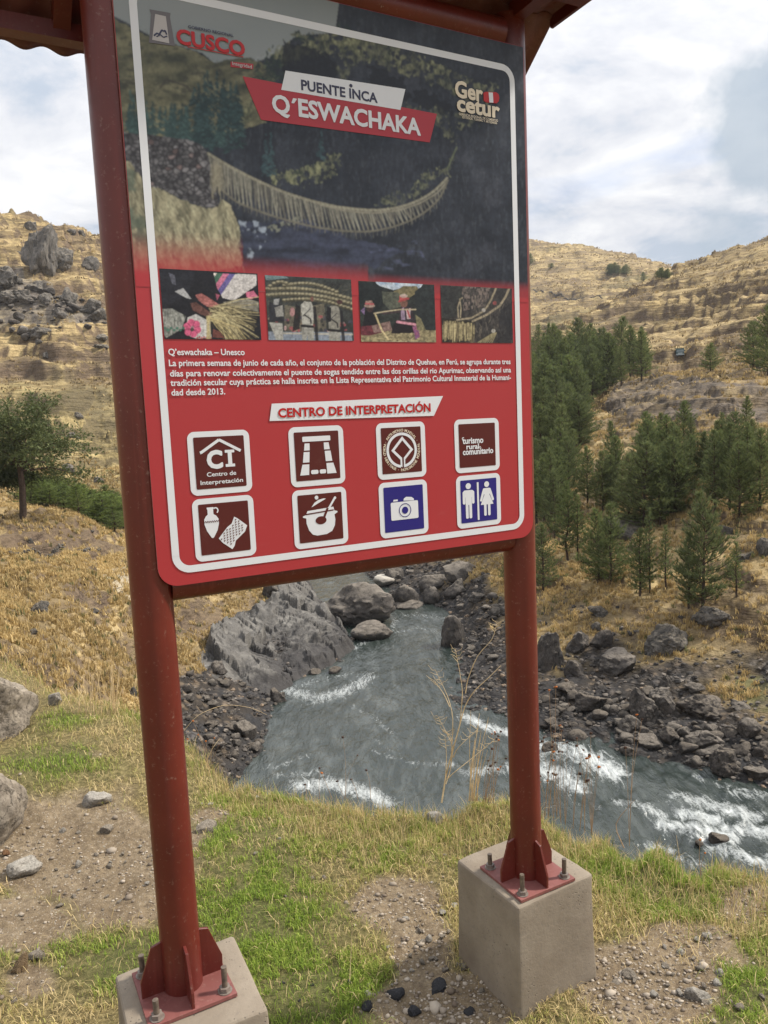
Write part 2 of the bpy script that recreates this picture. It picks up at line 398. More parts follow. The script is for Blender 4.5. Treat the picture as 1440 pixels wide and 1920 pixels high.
# --- relief
flatm = np.clip(1 - gravel, 0.25, 1)
sc = np.clip(DD / 60, 0.35, 3.0)
TZ = TZ0.copy()
slope_zone = sstep(1.2, 4.0, above)
TZ += slope_zone * (fbm2(TX / (7 * sc), TY / (7 * sc), 5, 61) - 0.5) * 1.5 * sc
TZ += slope_zone * (fbm2(TX / 1.5, TY / 1.5, 4, 62) - 0.5) * 0.95 * (DD < 140)
TZ += slope_zone * sstep(80, 130, DD) * (fbm2(TX / (3.2 * sc), TY / (3.2 * sc), 4, 64) - 0.5) * 1.9 * sc * .6
TZ += (fbm2(TX / 0.45, TY / 0.45, 2, 63) - 0.5) * 0.16 * (DD < 80)
# narrow grazing terraces on the hills (horizontal risers)
wob = (fbm2(TX / 26, TY / 26, 4, 71) - 0.5)
def terr(z, step, sharp):
    t = z / step; k = np.floor(t); f = t - k
    return (k + sstep(0.5 - sharp, 0.5 + sharp, f)) * step
far_m = sstep(70, 140, DD) * front
zt = TZ + wob * 12
t1 = terr(zt, 4.2, 0.16) - zt
TZ += (fbm2(TX / 2.4, TY / 2.4, 3, 65) - .5) * 1.1 * far_m
TZ += t1 * far_m * np.clip(0.45 + (fbm2(TX / 40, TY / 40, 3, 73) - 0.35) * 2.6, 0, 1.15)
near_t = sstep(36, 48, DD) * sstep(110, 70, DD) * slope_zone
zt = TZ + wob * 3; TZ += (terr(zt, 0.9, 0.25) - zt) * near_t * 0.7
# slab strata and cliffs
sl = fbm2(TX / 1.6 + TZ0 * 1.1, TY / 5.0, 4, 81)
TZ += slab_m * ((sl - 0.5) * 0.9 + np.abs(fbm2(TX / 3, TY / 3, 3, 83) - 0.5) * 0.8)
TZ += cliff * ((fbm2(TX / 4, TY / 4, 4, 85) - 0.5) * 1.6)
ztc = TZ + wob * 9; TZ += (terr(ztc, 1.3, 0.22) - ztc) * cliff * .8
TZ += gravel * (fbm2(TX / 0.5, TY / 0.5, 3, 87) - 0.5) * 0.35
TZ += shore_r * (1 - wet) * (fbm2(TX / 1.8, TY / 1.8, 3, 89) - 0.35) * 0.9
nA = len(AZ)
def grid_quads(na, nb, o=0):
    i, j = np.meshgrid(np.arange(na - 1), np.arange(nb - 1), indexing='ij'); b = i * nb + j + o
    return np.stack([b, b + nb, b + nb + 1, b + 1], -1).reshape(-1, 4)
rgba = np.stack([rockm, gravel, brown, green], -1).reshape(-1, 4)
ex = np.stack([light_rock, wet, cliff, np.ones_like(wet)], -1).reshape(-1, 4)
me = mesh_np('valley', np.stack([TX, TY, TZ], -1).reshape(-1, 3), quads=grid_quads(nA, NL)[:, ::-1], cols={'zones': rgba, 'extra': ex})

t = NT('valley_ground'); P = t.pos()
z_ = t.attr('zones'); sp = t.n('SeparateColor'); t.set(sp.inputs[0], z_.outputs['Color'])
x_ = t.attr('extra'); sx = t.n('SeparateColor'); t.set(sx.inputs[0], x_.outputs['Color'])
big = t.noise(0.045, 5, 0.55, P); mid = t.noise(0.55, 5, 0.6, P); fine = t.noise(3.2, 5, 0.65, P); vfine = t.noise(11, 4, 0.7, P)
straw = t.ramp(mid, [(0.28, (.190, .136, .066)), (0.45, (.360, .265, .125)), (0.62, (.49, .372, .185)), (0.8, (.58, .455, .25))])
straw = t.mix(t.ramp(big, [(0.4, 0.0), (0.62, 0.55)]), straw, (.225, .165, .085))
straw = t.mix(t.ramp(fine, [(0.32, 0.55), (0.50, 0.0)]), straw, (.11, .078, .040))
geo = t.n('NewGeometry'); nz = t.n('SeparateXYZ'); t.set(nz.inputs[0], geo.outputs['Normal'])
steep = t.ramp(t.math('ADD', nz.outputs[2], t.math('MULTIPLY', t.math('SUBTRACT', mid, 0.5), 0.5)), [(0.62, 1.0), (0.80, 0.0)])
soil = t.ramp(fine, [(0.3, (.060, .042, .030)), (0.7, (.16, .113, .078))])
mb_ = t.n('Mapping'); t.set(mb_.inputs['Vector'], P); mb_.inputs['Scale'].default_value = (.035, .035, .42)
mb2 = t.n('Mapping'); t.set(mb2.inputs['Vector'], P); mb2.inputs['Scale'].default_value = (.16, .16, 1.5)
bands = t.math('MULTIPLY', t.ramp(t.noise(1.0, 6, .62, mb_.outputs[0], .5), [(.42, 1.0), (.50, 0.0)]), .72)
bands2 = t.math('MULTIPLY', t.ramp(t.noise(1.0, 6, .65, mb2.outputs[0], .6), [(.40, 1.0), (.48, 0.0)]), .48)
straw = t.mix(t.math('MAXIMUM', bands, bands2), straw, (.115, .082, .046))
c = t.mix(t.math('MULTIPLY', steep, 0.85), straw, soil)
c = t.mix(t.math('MULTIPLY', sp.outputs[2], t.ramp(vfine, [(0.3, 1.0), (0.7, 0.55)])), c, soil)
c = t.mix(t.math('MULTIPLY', z_.outputs['Alpha'], 0.8), c, (.16, .17, .05))
rk = t.ramp(t.noise(1.3, 8, 0.7, P, 0.6), [(0.28, (.065, .062, .060)), (0.5, (.165, .158, .150)), (0.72, (.29, .28, .265))])
rk_d = t.ramp(t.noise(0.5, 9, 0.74, P, 0.8), [(0.34, (.045, .038, .033)), (0.52, (.120, .096, .076)), (0.62, (.20, .148, .085)), (0.72, (.32, .23, .11))])
c = t.mix(sp.outputs[0], c, rk); c = t.mix(t.math('MULTIPLY', sx.outputs[2], t.ramp(mid, [(.48, .95), (.68, .5)])), c, rk_d)
vo = t.n('TexVoronoi', Scale=2.4, Randomness=1.0); t.set(vo.inputs['Vector'], P)
sh = t.ramp(vo.outputs['Color'], [(0.1, (.030, .029, .031)), (0.6, (.085, .080, .080)), (0.95, (.20, .175, .15))])
sh = t.mix(t.ramp(mid, [(.38, 0.0), (.56, .85)]), sh, (.135, .100, .066))
sh = t.mix(t.ramp(vo.outputs['Distance'], [(0.25, 0.0), (0.5, 0.75)]), sh, (.012, .012, .013))
c = t.mix(sp.outputs[1], c, sh)
c = t.mix(t.math('MULTIPLY', sx.outputs[0], 0.85), c, (.42, .36, .26))
c = t.mix(t.math('MULTIPLY', sx.outputs[1], 0.7), c, (.028, .028, .030))
t.base(c, 0.9, 0, 0.25)
hb = t.math('ADD', t.math('MULTIPLY', fine, 0.6), t.math('MULTIPLY', vfine, 0.4))
cb = t.n('Bump', Strength=0.9, Distance=0.9, Height=t.math('ADD', t.math('MULTIPLY', mid, .6), t.math('MULTIPLY', t.math('ADD', bands, bands2), -.35)))
t.bump(hb, 0.8, 0.14, cb.outputs[0])
structure('hillside_terrain', me, t.m)

def ground_z(x, y):
    a = np.arctan2(x, y); l = np.log(np.hypot(x, y)); return bil(AZ, LD, TZ, np.asarray(a), np.asarray(l))
_mar = np.exp(np.linspace(math.log(9.5), math.log(1200), 2600))
def hit(x, y):
    """where the line of sight of photo pixel (x, y) meets the valley sheet"""
    r = ray(x, y); h = math.hypot(r[0], r[1]); Q = r[None] * (_mar / h)[:, None]
    g = np.maximum(ground_z(Q[:, 0], Q[:, 1]), ZW); k = np.argmax(Q[:, 2] < g)
    if Q[k, 2] >= g[k]: k = len(_mar) // 2
    p = Q[k]; return np.array([p[0], p[1], g[k]]), _mar[k]

# ------------------------------------------------------------------ river
wa = np.radians(np.linspace(-24, 62, 700)); wd = np.exp(np.linspace(math.log(13), math.log(115), 560))
WA, WD = np.meshgrid(wa, wd, indexing='ij'); WX, WY = np.sin(WA) * WD, np.cos(WA) * WD
wpx, wpy, _ = project(np.stack([WX, WY, np.full_like(WX, ZW)], -1))
# calm channel at the head of the reach, riffles towards the right
fl = blob(wpx, wpy, [(1330, 1580, 260, 110, 1), (1150, 1450, 200, 60, .9), (1500, 1600, 250, 140, 1)])
rip = 0.03 + 0.10 * fl
u_, v_ = WX * math.cos(0.6) - WY * math.sin(0.6), WX * math.sin(0.6) + WY * math.cos(0.6)
WZ = ZW + (fbm2(u_ / 0.75, v_ / 1.5, 4, 101) - 0.5) * 2 * rip * 1.6 + (fbm2(u_ / 2.6, v_ / 4, 3, 105) - 0.5) * fl * 0.5
foam = np.zeros_like(WX)
def streak(pts, w, s):
    global foam
    d = np.full(WX.shape, 1e9)
    for (x1, y1), (x2, y2) in zip(pts[:-1], pts[1:]):
        dx, dy = x2 - x1, y2 - y1; tt = np.clip(((wpx - x1) * dx + (wpy - y1) * dy) / (dx * dx + dy * dy), 0, 1)
        d = np.minimum(d, np.hypot(wpx - x1 - tt * dx, (wpy - y1 - tt * dy) * 1.6))
    foam = np.maximum(foam, s * np.exp(-(d / (w * 1.45)) ** 2))
streak([(538, 1295), (590, 1310), (640, 1300), (672, 1285), (690, 1270)], 16, .95)
streak([(545, 1290), (600, 1275), (665, 1262)], 10, .6)
streak([(560, 1325), (620, 1312), (680, 1290)], 12, .5)
streak([(660, 1322), (700, 1345), (735, 1375)], 9, .62)
streak([(665, 1215), (700, 1195), (735, 1178), (742, 1160)], 8, .8)
streak([(735, 1150), (800, 1155), (860, 1165)], 9, .6); streak([(745, 1185), (790, 1178), (840, 1190)], 7, .55)
streak([(560, 1475), (620, 1470), (690, 1488), (722, 1505)], 20, 1.15); streak([(520, 1455), (600, 1450), (640, 1465)], 12, .7)
streak([(700, 1408), (760, 1430), (860, 1435)], 9, .6); streak([(500, 1440), (540, 1430), (580, 1415)], 9, .6)
streak([(872, 1345), (905, 1360), (955, 1375)], 13, 1.2); streak([(880, 1450), (960, 1440), (1010, 1420)], 16, .8)
streak([(700, 1385), (720, 1400), (780, 1440)], 7, .45)
streak([(1015, 1400), (1060, 1405), (1110, 1430), (1150, 1450)], 22, 1.0); streak([(1010, 1445), (1050, 1455), (1080, 1480)], 22, 1.0)
streak([(1300, 1455), (1360, 1475), (1440, 1490)], 7, .7)
for (x, y, w, s) in [(1190, 1510, 22, .8), (1225, 1520, 18, .8), (1300, 1500, 26, .8), (1350, 1510, 30, .85), (1310, 1530, 24, 1), (1390, 1525, 24, 1), (1340, 1560, 26, .9), (1270, 1545, 22, .95), (1420, 1560, 26, .9),
                     (1240, 1580, 16, .6), (1360, 1590, 20, .75), (1420, 1610, 24, .8), (1330, 1570, 20, .7), (1100, 1510, 16, .5), (1400, 1490, 22, .7), (1290, 1610, 18, .5), (1030, 1510, 16, .5), (1380, 1555, 20, .8)]:
    streak([(x - w * 1.2, y - w * .22), (x + w * 1.2, y + w * .34)], w * 0.62, s)
streak([(620, 1092), (680, 1100)], 5, .35)
fnz = fbm2(u_ / 0.7, v_ / 1.5, 5, 111)
foamv = np.clip(foam + 0.34 * fl, 0, 1.3)
me = mesh_np('river', np.stack([WX, WY, WZ + 0.05 * foamv * fnz], -1).reshape(-1, 3), quads=grid_quads(700, 560)[:, ::-1], cols={'foam': np.repeat(foamv.reshape(-1, 1), 4, 1)})
t = NT('river_water'); P = t.pos()
mp = t.n('Mapping'); t.set(mp.inputs['Vector'], P); mp.inputs['Rotation'].default_value = (0, 0, 0.85); mp.inputs['Scale'].default_value = (1.15, 0.36, 1)
V = mp.outputs[0]
a = t.attr('foam').outputs['Fac']
lace = t.noise(2.0, 9, 0.72, V, 2.2)
lace2 = t.noise(7.5, 6, 0.7, P, 1.6)
f = t.math('MULTIPLY', t.math('SUBTRACT', t.math('ADD', t.math('MULTIPLY', a, 0.62), t.math('ADD', t.math('MULTIPLY', lace, 1.7), t.math('MULTIPLY', lace2, 1.0))), 1.74), 1.6, True)
wc = t.ramp(t.noise(0.12, 4, 0.5, P), [(0.35, (.014, .022, .019)), (0.65, (.036, .044, .040))])
film = t.ramp(t.noise(.55, 8, .66, V, 2.4), [(.46, 0.0), (.72, .13)]); wc = t.mix(film, wc, (.42, .45, .44))
t.base(t.mix(f, wc, (.53, .56, .56)), t.math('ADD', t.math('MULTIPLY', f, 0.6), 0.09), 0, 0.5)
h = t.math('ADD', t.math('MULTIPLY', t.noise(2.2, 5, 0.6, V, 0.6), 0.7), t.math('MULTIPLY', t.noise(7, 3, 0.6, V, 0.4), 0.3))
t.bump(h, 0.6, 0.28)
structure('river_water', me, t.m)
# ------------------------------------------------------------------ near bank (the ledge the sign stands on)
LEDGE = [(0, 1240), (100, 1290), (230, 1330), (380, 1400), (430, 1450), (560, 1475), (700, 1500), (830, 1500), (950, 1490), (1030, 1520), (1130, 1570), (1250, 1620), (1340, 1640), (1440, 1650)]
GZ = -2.15
_le = np.array([at_z(x, y, GZ) for x, y in LEDGE]); _la = np.degrees(np.arctan2(_le[:, 0], _le[:, 1])); _lr = np.hypot(_le[:, 0], _le[:, 1])
_la = np.r_[-180, -120, -80, -50, -36, _la, 34, 45, 60, 90, 130, 180]; _lr = np.r_[26, 26, 18, 11, 9.3, _lr, 3.75, 4.0, 5.0, 8.0, 22, 26]
_lr = _lr - .20 * np.exp(-((_la - 2) / 17.0) ** 4)
def edge_r(a): return np.interp(np.degrees(a), _la, _lr) + (fbm2(np.degrees(a) / 2.2, np.zeros_like(a), 3, 201) - 0.5) * 0.32
def bank_z(x, y, detail=True):
    x = np.asarray(x, float); y = np.asarray(y, float)
    a = np.arctan2(x, y); r = np.hypot(x, y); e_ = edge_r(a); d = r - e_
    z = np.full(x.shape, GZ)
    z += (fbm2(x / 0.9, y / 0.9, 3, 211) - 0.5) * 0.10
    z += 0.10 * np.exp(-(((x + 2.5) / 0.9) ** 2 + ((y - 5.2) / 1.2) ** 2)) - 0.03 * sstep(1.2, 2.4, x)
    z -= np.where(d > 0, 1.25 * (np.sqrt(d * d + 0.05) - 0.2236), 0)
    z -= 0.05 * sstep(-.6, 0, d)
    z += np.where(d > 0.3, (fbm2(x / 0.8, y / 0.8, 3, 215) - 0.5) * 0.5 * np.clip(d / 2, 0, 1), 0)
    if detail: z += (fbm2(x / 0.11, y / 0.11, 3, 213) - 0.5) * 0.030 + (fbm2(x / 0.03, y / 0.03, 2, 214) - 0.5) * 0.010
    return z
def bank_hit(x, y):
    r = ray(x, y); h = math.hypot(r[0], r[1]); m = np.linspace(1.0, 12, 2200); Q = r[None] * (m / h)[:, None]
    g = bank_z(Q[:, 0], Q[:, 1], False); k = np.argmax((Q[:, 2] < g) | (m > edge_r(np.arctan2(Q[:, 0], Q[:, 1])))); return np.array([Q[k, 0], Q[k, 1], g[k]])
ba = np.radians(np.r_[np.linspace(-180, -40, 50)[:-1], np.linspace(-40, 36, 560), np.linspace(36, 180, 50)[1:]])
bt = np.r_[np.linspace(0.02, 0.22, 8)[:-1], np.linspace(0.22, 1.0, 300), 1 + (np.linspace(0, 1, 70)[1:] ** 1.5) * 2.2]
BA, BT = np.meshgrid(ba, bt, indexing='ij'); BE = edge_r(BA)
BR = np.where(BT <= 1, BT * BE, BE + (BT - 1) * 5.0)
BX, BY = np.sin(BA) * BR, np.cos(BA) * BR; BZ = bank_z(BX, BY)
bpx, bpy_, _ = project(np.stack([BX, BY, BZ], -1))
def soil_amount(px, py, x, y):
    j = (fbm2(x / 0.5, y / 0.5, 4, 221) - 0.5)
    v = blob(px, py, [(110, 1590, 230, 105, 1.25), (250, 1640, 150, 110, 1.2), (20, 1720, 140, 60, .9), (745, 1700, 95, 60, 1.0), (790, 1780, 80, 90, 1.15), (850, 1880, 160, 70, 1.1),
                      (1210, 1850, 130, 85, 1.15), (1290, 1760, 90, 40, .75), (1400, 1690, 60, 40, .9), (60, 1840, 60, 40, .55), (400, 1530, 70, 30, .6), (1180, 1640, 40, 20, .4), (560, 1560, 80, 20, .35), (170, 1410, 60, 22, .6), (1380, 1800, 60, 40, .35)])
    return np.clip(v + j * 0.9, 0, 1.2)
def green_amount(px, py, x, y):
    j = (fbm2(x / 0.35, y / 0.35, 4, 231) - 0.5)
    v = blob(px, py, [(480, 1720, 190, 200, .9), (620, 1880, 260, 100, 1.0), (1240, 1640, 150, 45, 1.0), (1330, 1690, 140, 50, .9), (1390, 1850, 90, 90, .8), (200, 1800, 190, 70, .9), (100, 1430, 110, 30, .8),
                      (130, 1350, 70, 20, .7), (560, 1500, 140, 18, .55), (700, 1600, 200, 60, .55), (330, 1440, 60, 30, .4), (1150, 1800, 30, 40, .8), (880, 1510, 70, 16, .5), (270, 1340, 40, 18, .8)])
    return np.clip(v + 0.10 + j * 0.9, 0, 1)
so = soil_amount(bpx, bpy_, BX, BY); gr_ = green_amount(bpx, bpy_, BX, BY)
beyond = np.clip((BR - BE) / 0.6, 0, 1)
me = mesh_np('bank', np.stack([BX, BY, BZ], -1).reshape(-1, 3), quads=grid_quads(len(ba), len(bt))[:, ::-1],
             cols={'zones': np.stack([np.clip(so, 0, 1), gr_, beyond, np.ones_like(so)], -1).reshape(-1, 4)})
t = NT('bank_soil'); P = t.pos()
sp = t.n('SeparateColor'); t.set(sp.inputs[0], t.attr('zones').outputs['Color'])
n_a = t.noise(5, 6, 0.65, P); n_b = t.noise(38, 5, 0.7, P); n_c = t.noise(140, 3, 0.7, P)
soil = t.ramp(n_a, [(0.3, (.165, .120, .072)), (0.55, (.240, .184, .117)), (0.75, (.33, .262, .178))])
soil = t.mix(t.ramp(n_b, [(0.35, 0.6), (0.55, 0.0)]), soil, (.085, .062, .045))
vo = t.n('TexVoronoi', Scale=85.0); t.set(vo.inputs['Vector'], P)
peb = t.ramp(vo.outputs['Color'], [(0.0, (.14, .12, .10)), (0.6, (.33, .28, .22)), (1.0, (.52, .48, .42))])
soil = t.mix(t.math('MULTIPLY', t.ramp(vo.outputs['Distance'], [(0.30, 1.0), (0.42, 0.0)]), t.ramp(n_b, [(0.48, 0.0), (0.56, 0.8)])), soil, peb)
thatch = t.ramp(n_b, [(0.3, (.055, .042, .020)), (0.5, (.165, .128, .058)), (0.7, (.37, .295, .14))])
thatch = t.mix(t.math('MULTIPLY', sp.outputs[1], 0.7), thatch, t.ramp(n_c, [(0.3, (.035, .045, .014)), (0.7, (.10, .125, .035))]))
c = t.mix(t.ramp(sp.outputs[0], [(0.40, 0.0), (0.58, 1.0)]), thatch, soil)
c = t.mix(t.math('MULTIPLY', sp.outputs[2], 0.6), c, (.22, .165, .09))
t.base(c, 0.92, 0, 0.2)
t.bump(t.math('ADD', t.math('MULTIPLY', n_b, 0.5), t.math('MULTIPLY', n_c, 0.5)), 0.9, 0.02)
structure('ground', me, t.m)

# ---- blades
def blades(name, X, Y, Z, H, Wd, lean, cols, seed, curl=0.6):
    r = np.random.default_rng(seed); n = len(X); th = r.uniform(0, 2 * np.pi, n); d = np.stack([np.cos(th), np.sin(th), np.zeros(n)], -1)
    ph = th + np.pi / 2 + r.normal(0, 0.5, n); s = np.stack([np.cos(ph), np.sin(ph), np.zeros(n)], -1) * (Wd / 2)[:, None]
    b = np.stack([X, Y, Z], -1); upv = np.array([0, 0, 1.0])
    L1 = (H * 0.55)[:, None]; L2 = (H * 0.55)[:, None]; le = lean[:, None]
    d1 = upv * np.cos(le * (1 - curl)) + d * np.sin(le * (1 - curl)); d2 = upv * np.cos(le * (1 + curl)) + d * np.sin(le * (1 + curl))
    m = b + d1 * L1; tp_ = m + d2 * L2; b = b - upv * 0.01
    V = np.stack([b - s, b + s, m - s * .8, m + s * .8, tp_], 1).reshape(-1, 3)
    o = (np.arange(n) * 5)[:, None]
    T = np.concatenate([o + [0, 1, 3], o + [0, 3, 2], o + [2, 3, 4]], 0)
    C = np.repeat(cols, 5, 0)
    return mesh_np(name, V, tris=T, cols={'tint': np.c_[C, np.ones(len(C))]})
def blade_mat(name, trans=0.35):
    t = NT(name); a = t.attr('tint').outputs['Color']
    t.base(a, 0.65, 0, 0.25)
    tr = t.n('BsdfTranslucent', Color=a); mxs = t.n('MixShader'); mxs.inputs[0].default_value = trans
    t.t.links.new(t.b.outputs[0], mxs.inputs[1]); t.t.links.new(tr.outputs[0], mxs.inputs[2]); t.t.links.new(mxs.outputs[0], t.out.inputs['Surface'])
    return t.m
GRASS_M = blade_mat('grass_blade')
def scatter_bank(n, seed, r0=2.0):
    r = np.random.default_rng(seed); a = np.radians(r.uniform(-36, 34, n)); e_ = edge_r(a)
    R_ = np.exp(r.uniform(math.log(r0), np.log(e_ + 0.35))); x, y = np.sin(a) * R_, np.cos(a) * R_
    z = bank_z(x, y); px, py, _ = project(np.stack([x, y, z], -1)); return x, y, z, px, py, R_ - e_, R_, r
x, y, z, px, py, de, R_, r = scatter_bank(330000, 301)
so = soil_amount(px, py, x, y); g = green_amount(px, py, x, y)
pr = sstep(0.62, 0.30, so) * (0.24 + 0.9 * sstep(0.30, 0.60, g)) * (0.15 + 1.25 * sstep(0.40, 0.58, fbm2(x / 0.16, y / 0.16, 3, 305)))
k = r.random(len(x)) < pr * 0.62
x, y, z, g, de, R_ = x[k], y[k], z[k], g[k], de[k], R_[k]; n = len(x)
m = r.random(n)[:, None]; yel = np.clip(1.02 - g * 1.45 + r.normal(0, .22, n), 0, 1)[:, None]
gc = np.array([.120, .205, .026]) * (1 - m) + np.array([.38, .475, .085]) * m
sc_ = np.array([.42, .34, .13]) * (1 - m) + np.array([.66, .54, .25]) * m
cols = gc * (1 - yel) + sc_ * yel
Hh = r.uniform(.012, .040, n) * (0.7 + 0.3 * R_ / 3) * (1 + 0.45 * sstep(-0.5, 0, de))
stuff('grass', blades('grass', x, y, z, Hh, r.uniform(.0018, .0042, n) * (0.7 + 0.3 * R_ / 3), r.uniform(.2, 1.1, n), cols, 302), GRASS_M, 'short green grass on the ledge')
# dry straw, mostly flattened on the turf and taller along the edge of the drop
x, y, z, px, py, de, R_, r = scatter_bank(120000, 311)
so = soil_amount(px, py, x, y); g = green_amount(px, py, x, y)
ed = sstep(-0.75, -0.1, de)
pr = sstep(0.75, 0.35, so) * (0.08 + 0.45 * (1 - g) ** 1.5) + ed * 0.55 + blob(px, py, [(230, 1385, 90, 45, 1.0), (420, 1430, 60, 50, .7), (660, 1570, 130, 60, .5), (1090, 1545, 90, 40, .9), (900, 1510, 80, 30, .5)]) * 0.6
k = r.random(len(x)) < pr * 0.55
x, y, z, ed, R_, g = x[k], y[k], z[k], ed[k], R_[k], g[k]; n = len(x); m = r.random(n)[:, None]
cols = np.array([.34, .25, .11]) * (1 - m) + np.array([.72, .57, .30]) * m
gm = ((r.random(n) < 0.3 * ed + 0.05))[:, None]; cols = np.where(gm, np.array([.26, .29, .08]) * (0.6 + 0.6 * m), cols)
lean = np.where(r.random(n) < ed * 0.75, r.uniform(.1, .9, n), r.uniform(1.15, 1.52, n))
Hh = r.uniform(.022, .068, n) * (1 + .45 * ed) * (0.7 + 0.3 * R_ / 3)
stuff('dry_straw', blades('dry_straw', x, y, z + .006, Hh, r.uniform(.0016, .0036, n) * (0.7 + 0.3 * R_ / 3), lean, cols, 312, 0.35), GRASS_M, 'dry straw lying on the turf')

# ------------------------------------------------------------------ stones (shared shapes)
def ico(sub):
    import bmesh
    bm = bmesh.new(); bmesh.ops.create_icosphere(bm, subdivisions=sub, radius=1)
    V = np.array([v.co[:] for v in bm.verts]); T = np.array([[v.index for v in f.verts] for f in bm.faces]); bm.free(); return V, T
ICO = {s: ico(s) for s in (1, 2, 3, 4, 5)}
def rock_verts(seed, sub=4, planes=11, rough=0.06, soft=0.1, sharp=26):
    r = np.random.default_rng(seed); V, T = ICO[sub]; d = V / np.linalg.norm(V, axis=1)[:, None]
    N = r.normal(size=(planes, 3)); N /= np.linalg.norm(N, axis=1)[:, None]; h = r.uniform(.56, 1.0, planes)
    dt = d @ N.T; q = np.where(dt > 0.05, h / np.maximum(dt, 0.05), 9.0)
    rad = -np.log(np.exp(-sharp * np.minimum(q, 1.35)).sum(1) + np.exp(-sharp * 1.25)) / sharp      # soft minimum: worn edges
    p = d * rad[:, None]
    for f, a in ((1.7, rough * 1.6), (4.1, rough), (9.3, rough * .55), (19, rough * .3)):
        if sub < 3 and f > 5: break
        p = p + d * ((vnoise3(p * f + seed, seed) - 0.5) * 2 * a)[:, None]
    return p, T
def rock_mat(name, lo, hi, lit_dust=(.30, .27, .235), lich=0.25, scale=1.0, lit_dust_amt=0.55, bd_=0.06):
    t = NT(name); V = t.obj(); oi = t.n('ObjectInfo').outputs['Random']
    vm = t.n('VectorMath', operation='ADD'); t.set(vm.inputs[0], V); t.set(vm.inputs[1], t.n('CombineXYZ', X=t.math('MULTIPLY', oi, 17.0), Y=t.math('MULTIPLY', oi, 31.0)).outputs[0])
    V = vm.outputs[0]; a = t.noise(1.6 * scale, 8, 0.68, V, 0.5); b = t.noise(7 * scale, 6, 0.72, V); d = t.noise(3.1 * scale, 4, 0.6, V, 1.0)
    c = t.ramp(a, [(0.28, lo), (0.72, hi)])
    c = t.mix(t.ramp(b, [(0.3, 0.75), (0.5, 0.0)]), c, tuple(x * .45 for x in lo))
    cv = t.n('TexVoronoi', Scale=1.5 * scale, feature='DISTANCE_TO_EDGE'); vd = t.n('VectorMath', operation='ADD'); t.set(vd.inputs[0], V); t.set(vd.inputs[1], t.noise(2.0 * scale, 5, .7, V, 0, True)); t.set(cv.inputs['Vector'], vd.outputs[0])
    crack = t.ramp(cv.outputs['Distance'], [(0.0, 1.0), (0.035, 0.0)]); c = t.mix(t.math('MULTIPLY', crack, .7), c, tuple(x * .3 for x in lo))
    c = t.mix(t.ramp(d, [(0.60, 0.0), (0.70, lich)]), c, (.30, .25, .17))
    g = t.n('SeparateXYZ'); t.set(g.inputs[0], t.n('NewGeometry').outputs['Normal'])
    c = t.mix(t.math('MULTIPLY', t.ramp(t.math('ADD', g.outputs[2], t.math('MULTIPLY', t.math('SUBTRACT', b, 0.5), 0.8)), [(0.45, 0.0), (0.95, 1.0)]), lit_dust_amt), c, lit_dust)  # pale upward faces: dust, plus light from above put into the colour
    t.base(c, 0.88, 0, 0.3); t.bump(t.math('SUBTRACT', t.math('ADD', a, t.math('MULTIPLY', b, 0.8)), t.math('MULTIPLY', crack, .5)), 0.9, bd_); return t.m
RM_DARK = rock_mat('dark_river_stone', (.026, .023, .022), (.100, .088, .080), (.165, .138, .108), 0.3, 1.0, 0.65)
RM_GREY = rock_mat('grey_stone', (.12, .100, .080), (.29, .25, .20), (.33, .285, .23), 0.35, 1.5, bd_=.010)
RM_PALE = rock_mat('pale_stone', (.20, .18, .155), (.42, .385, .335), (.45, .42, .37), 0.2, 2.0, bd_=.008)
RM_HILL = rock_mat('hill_stone', (.055, .052, .049), (.21, .192, .172), (.26, .215, .15), 0.45, 1.3, .5, .14)
RM_COAL = rock_mat('black_stone', (.010, .010, .012), (.040, .040, .045), (.05, .05, .055), 0.0, 2.0, bd_=.006)
_rk = {}
def rock_me(kind, seed, sub=4, **k):
    key = (kind, seed, sub)
    if key not in _rk:
        V, T = rock_verts(seed, sub, **k); _rk[key] = mesh_np(kind, V, tris=T)
        try: _rk[key].set_sharp_from_angle(angle=math.radians(38))
        except Exception: pass
    return _rk[key]
def put_rock(name, label, cat, p, size, mat, seed, group=None, rot=None, sub=4, sink=0.3, **k):
    me = rock_me(name + mat.name, seed, sub, **k)
    o = link(name, me, loc=(p[0], p[1], p[2] + size[2] * (1 - 2 * sink) * 0.8), rot=rot if rot is not None else (0, 0, seed * 1.7), scale=size)
    if len(me.materials) == 0: me.materials.append(mat)
    return tag(o, label, cat, group)
# ------------------------------------------------------------------ the sign
SL = np.array([-.660, 2.112]); SA = math.radians(28.25)
SU = np.array([math.cos(SA), math.sin(SA), 0]); SN = np.array([math.sin(SA), -math.cos(SA), 0])
SP0 = np.array([SL[0], SL[1], 0]) + SN * .062
ZB = -1.70                                            # level of the concrete tops
def bd(x, y, w=0.0):
    r = ray(x, y); q = r * ((SP0 - SN * w).dot(SN) / r.dot(SN)); return np.array([(q - SP0).dot(SU), q[2]])
sign = thing('information_sign', 'tall roofed information board on two dark red steel posts, printed with a rope bridge picture', 'sign', (SP0[0], SP0[1], ZB), SA)
def Lc(u, w, v): return (u, w, v - ZB)
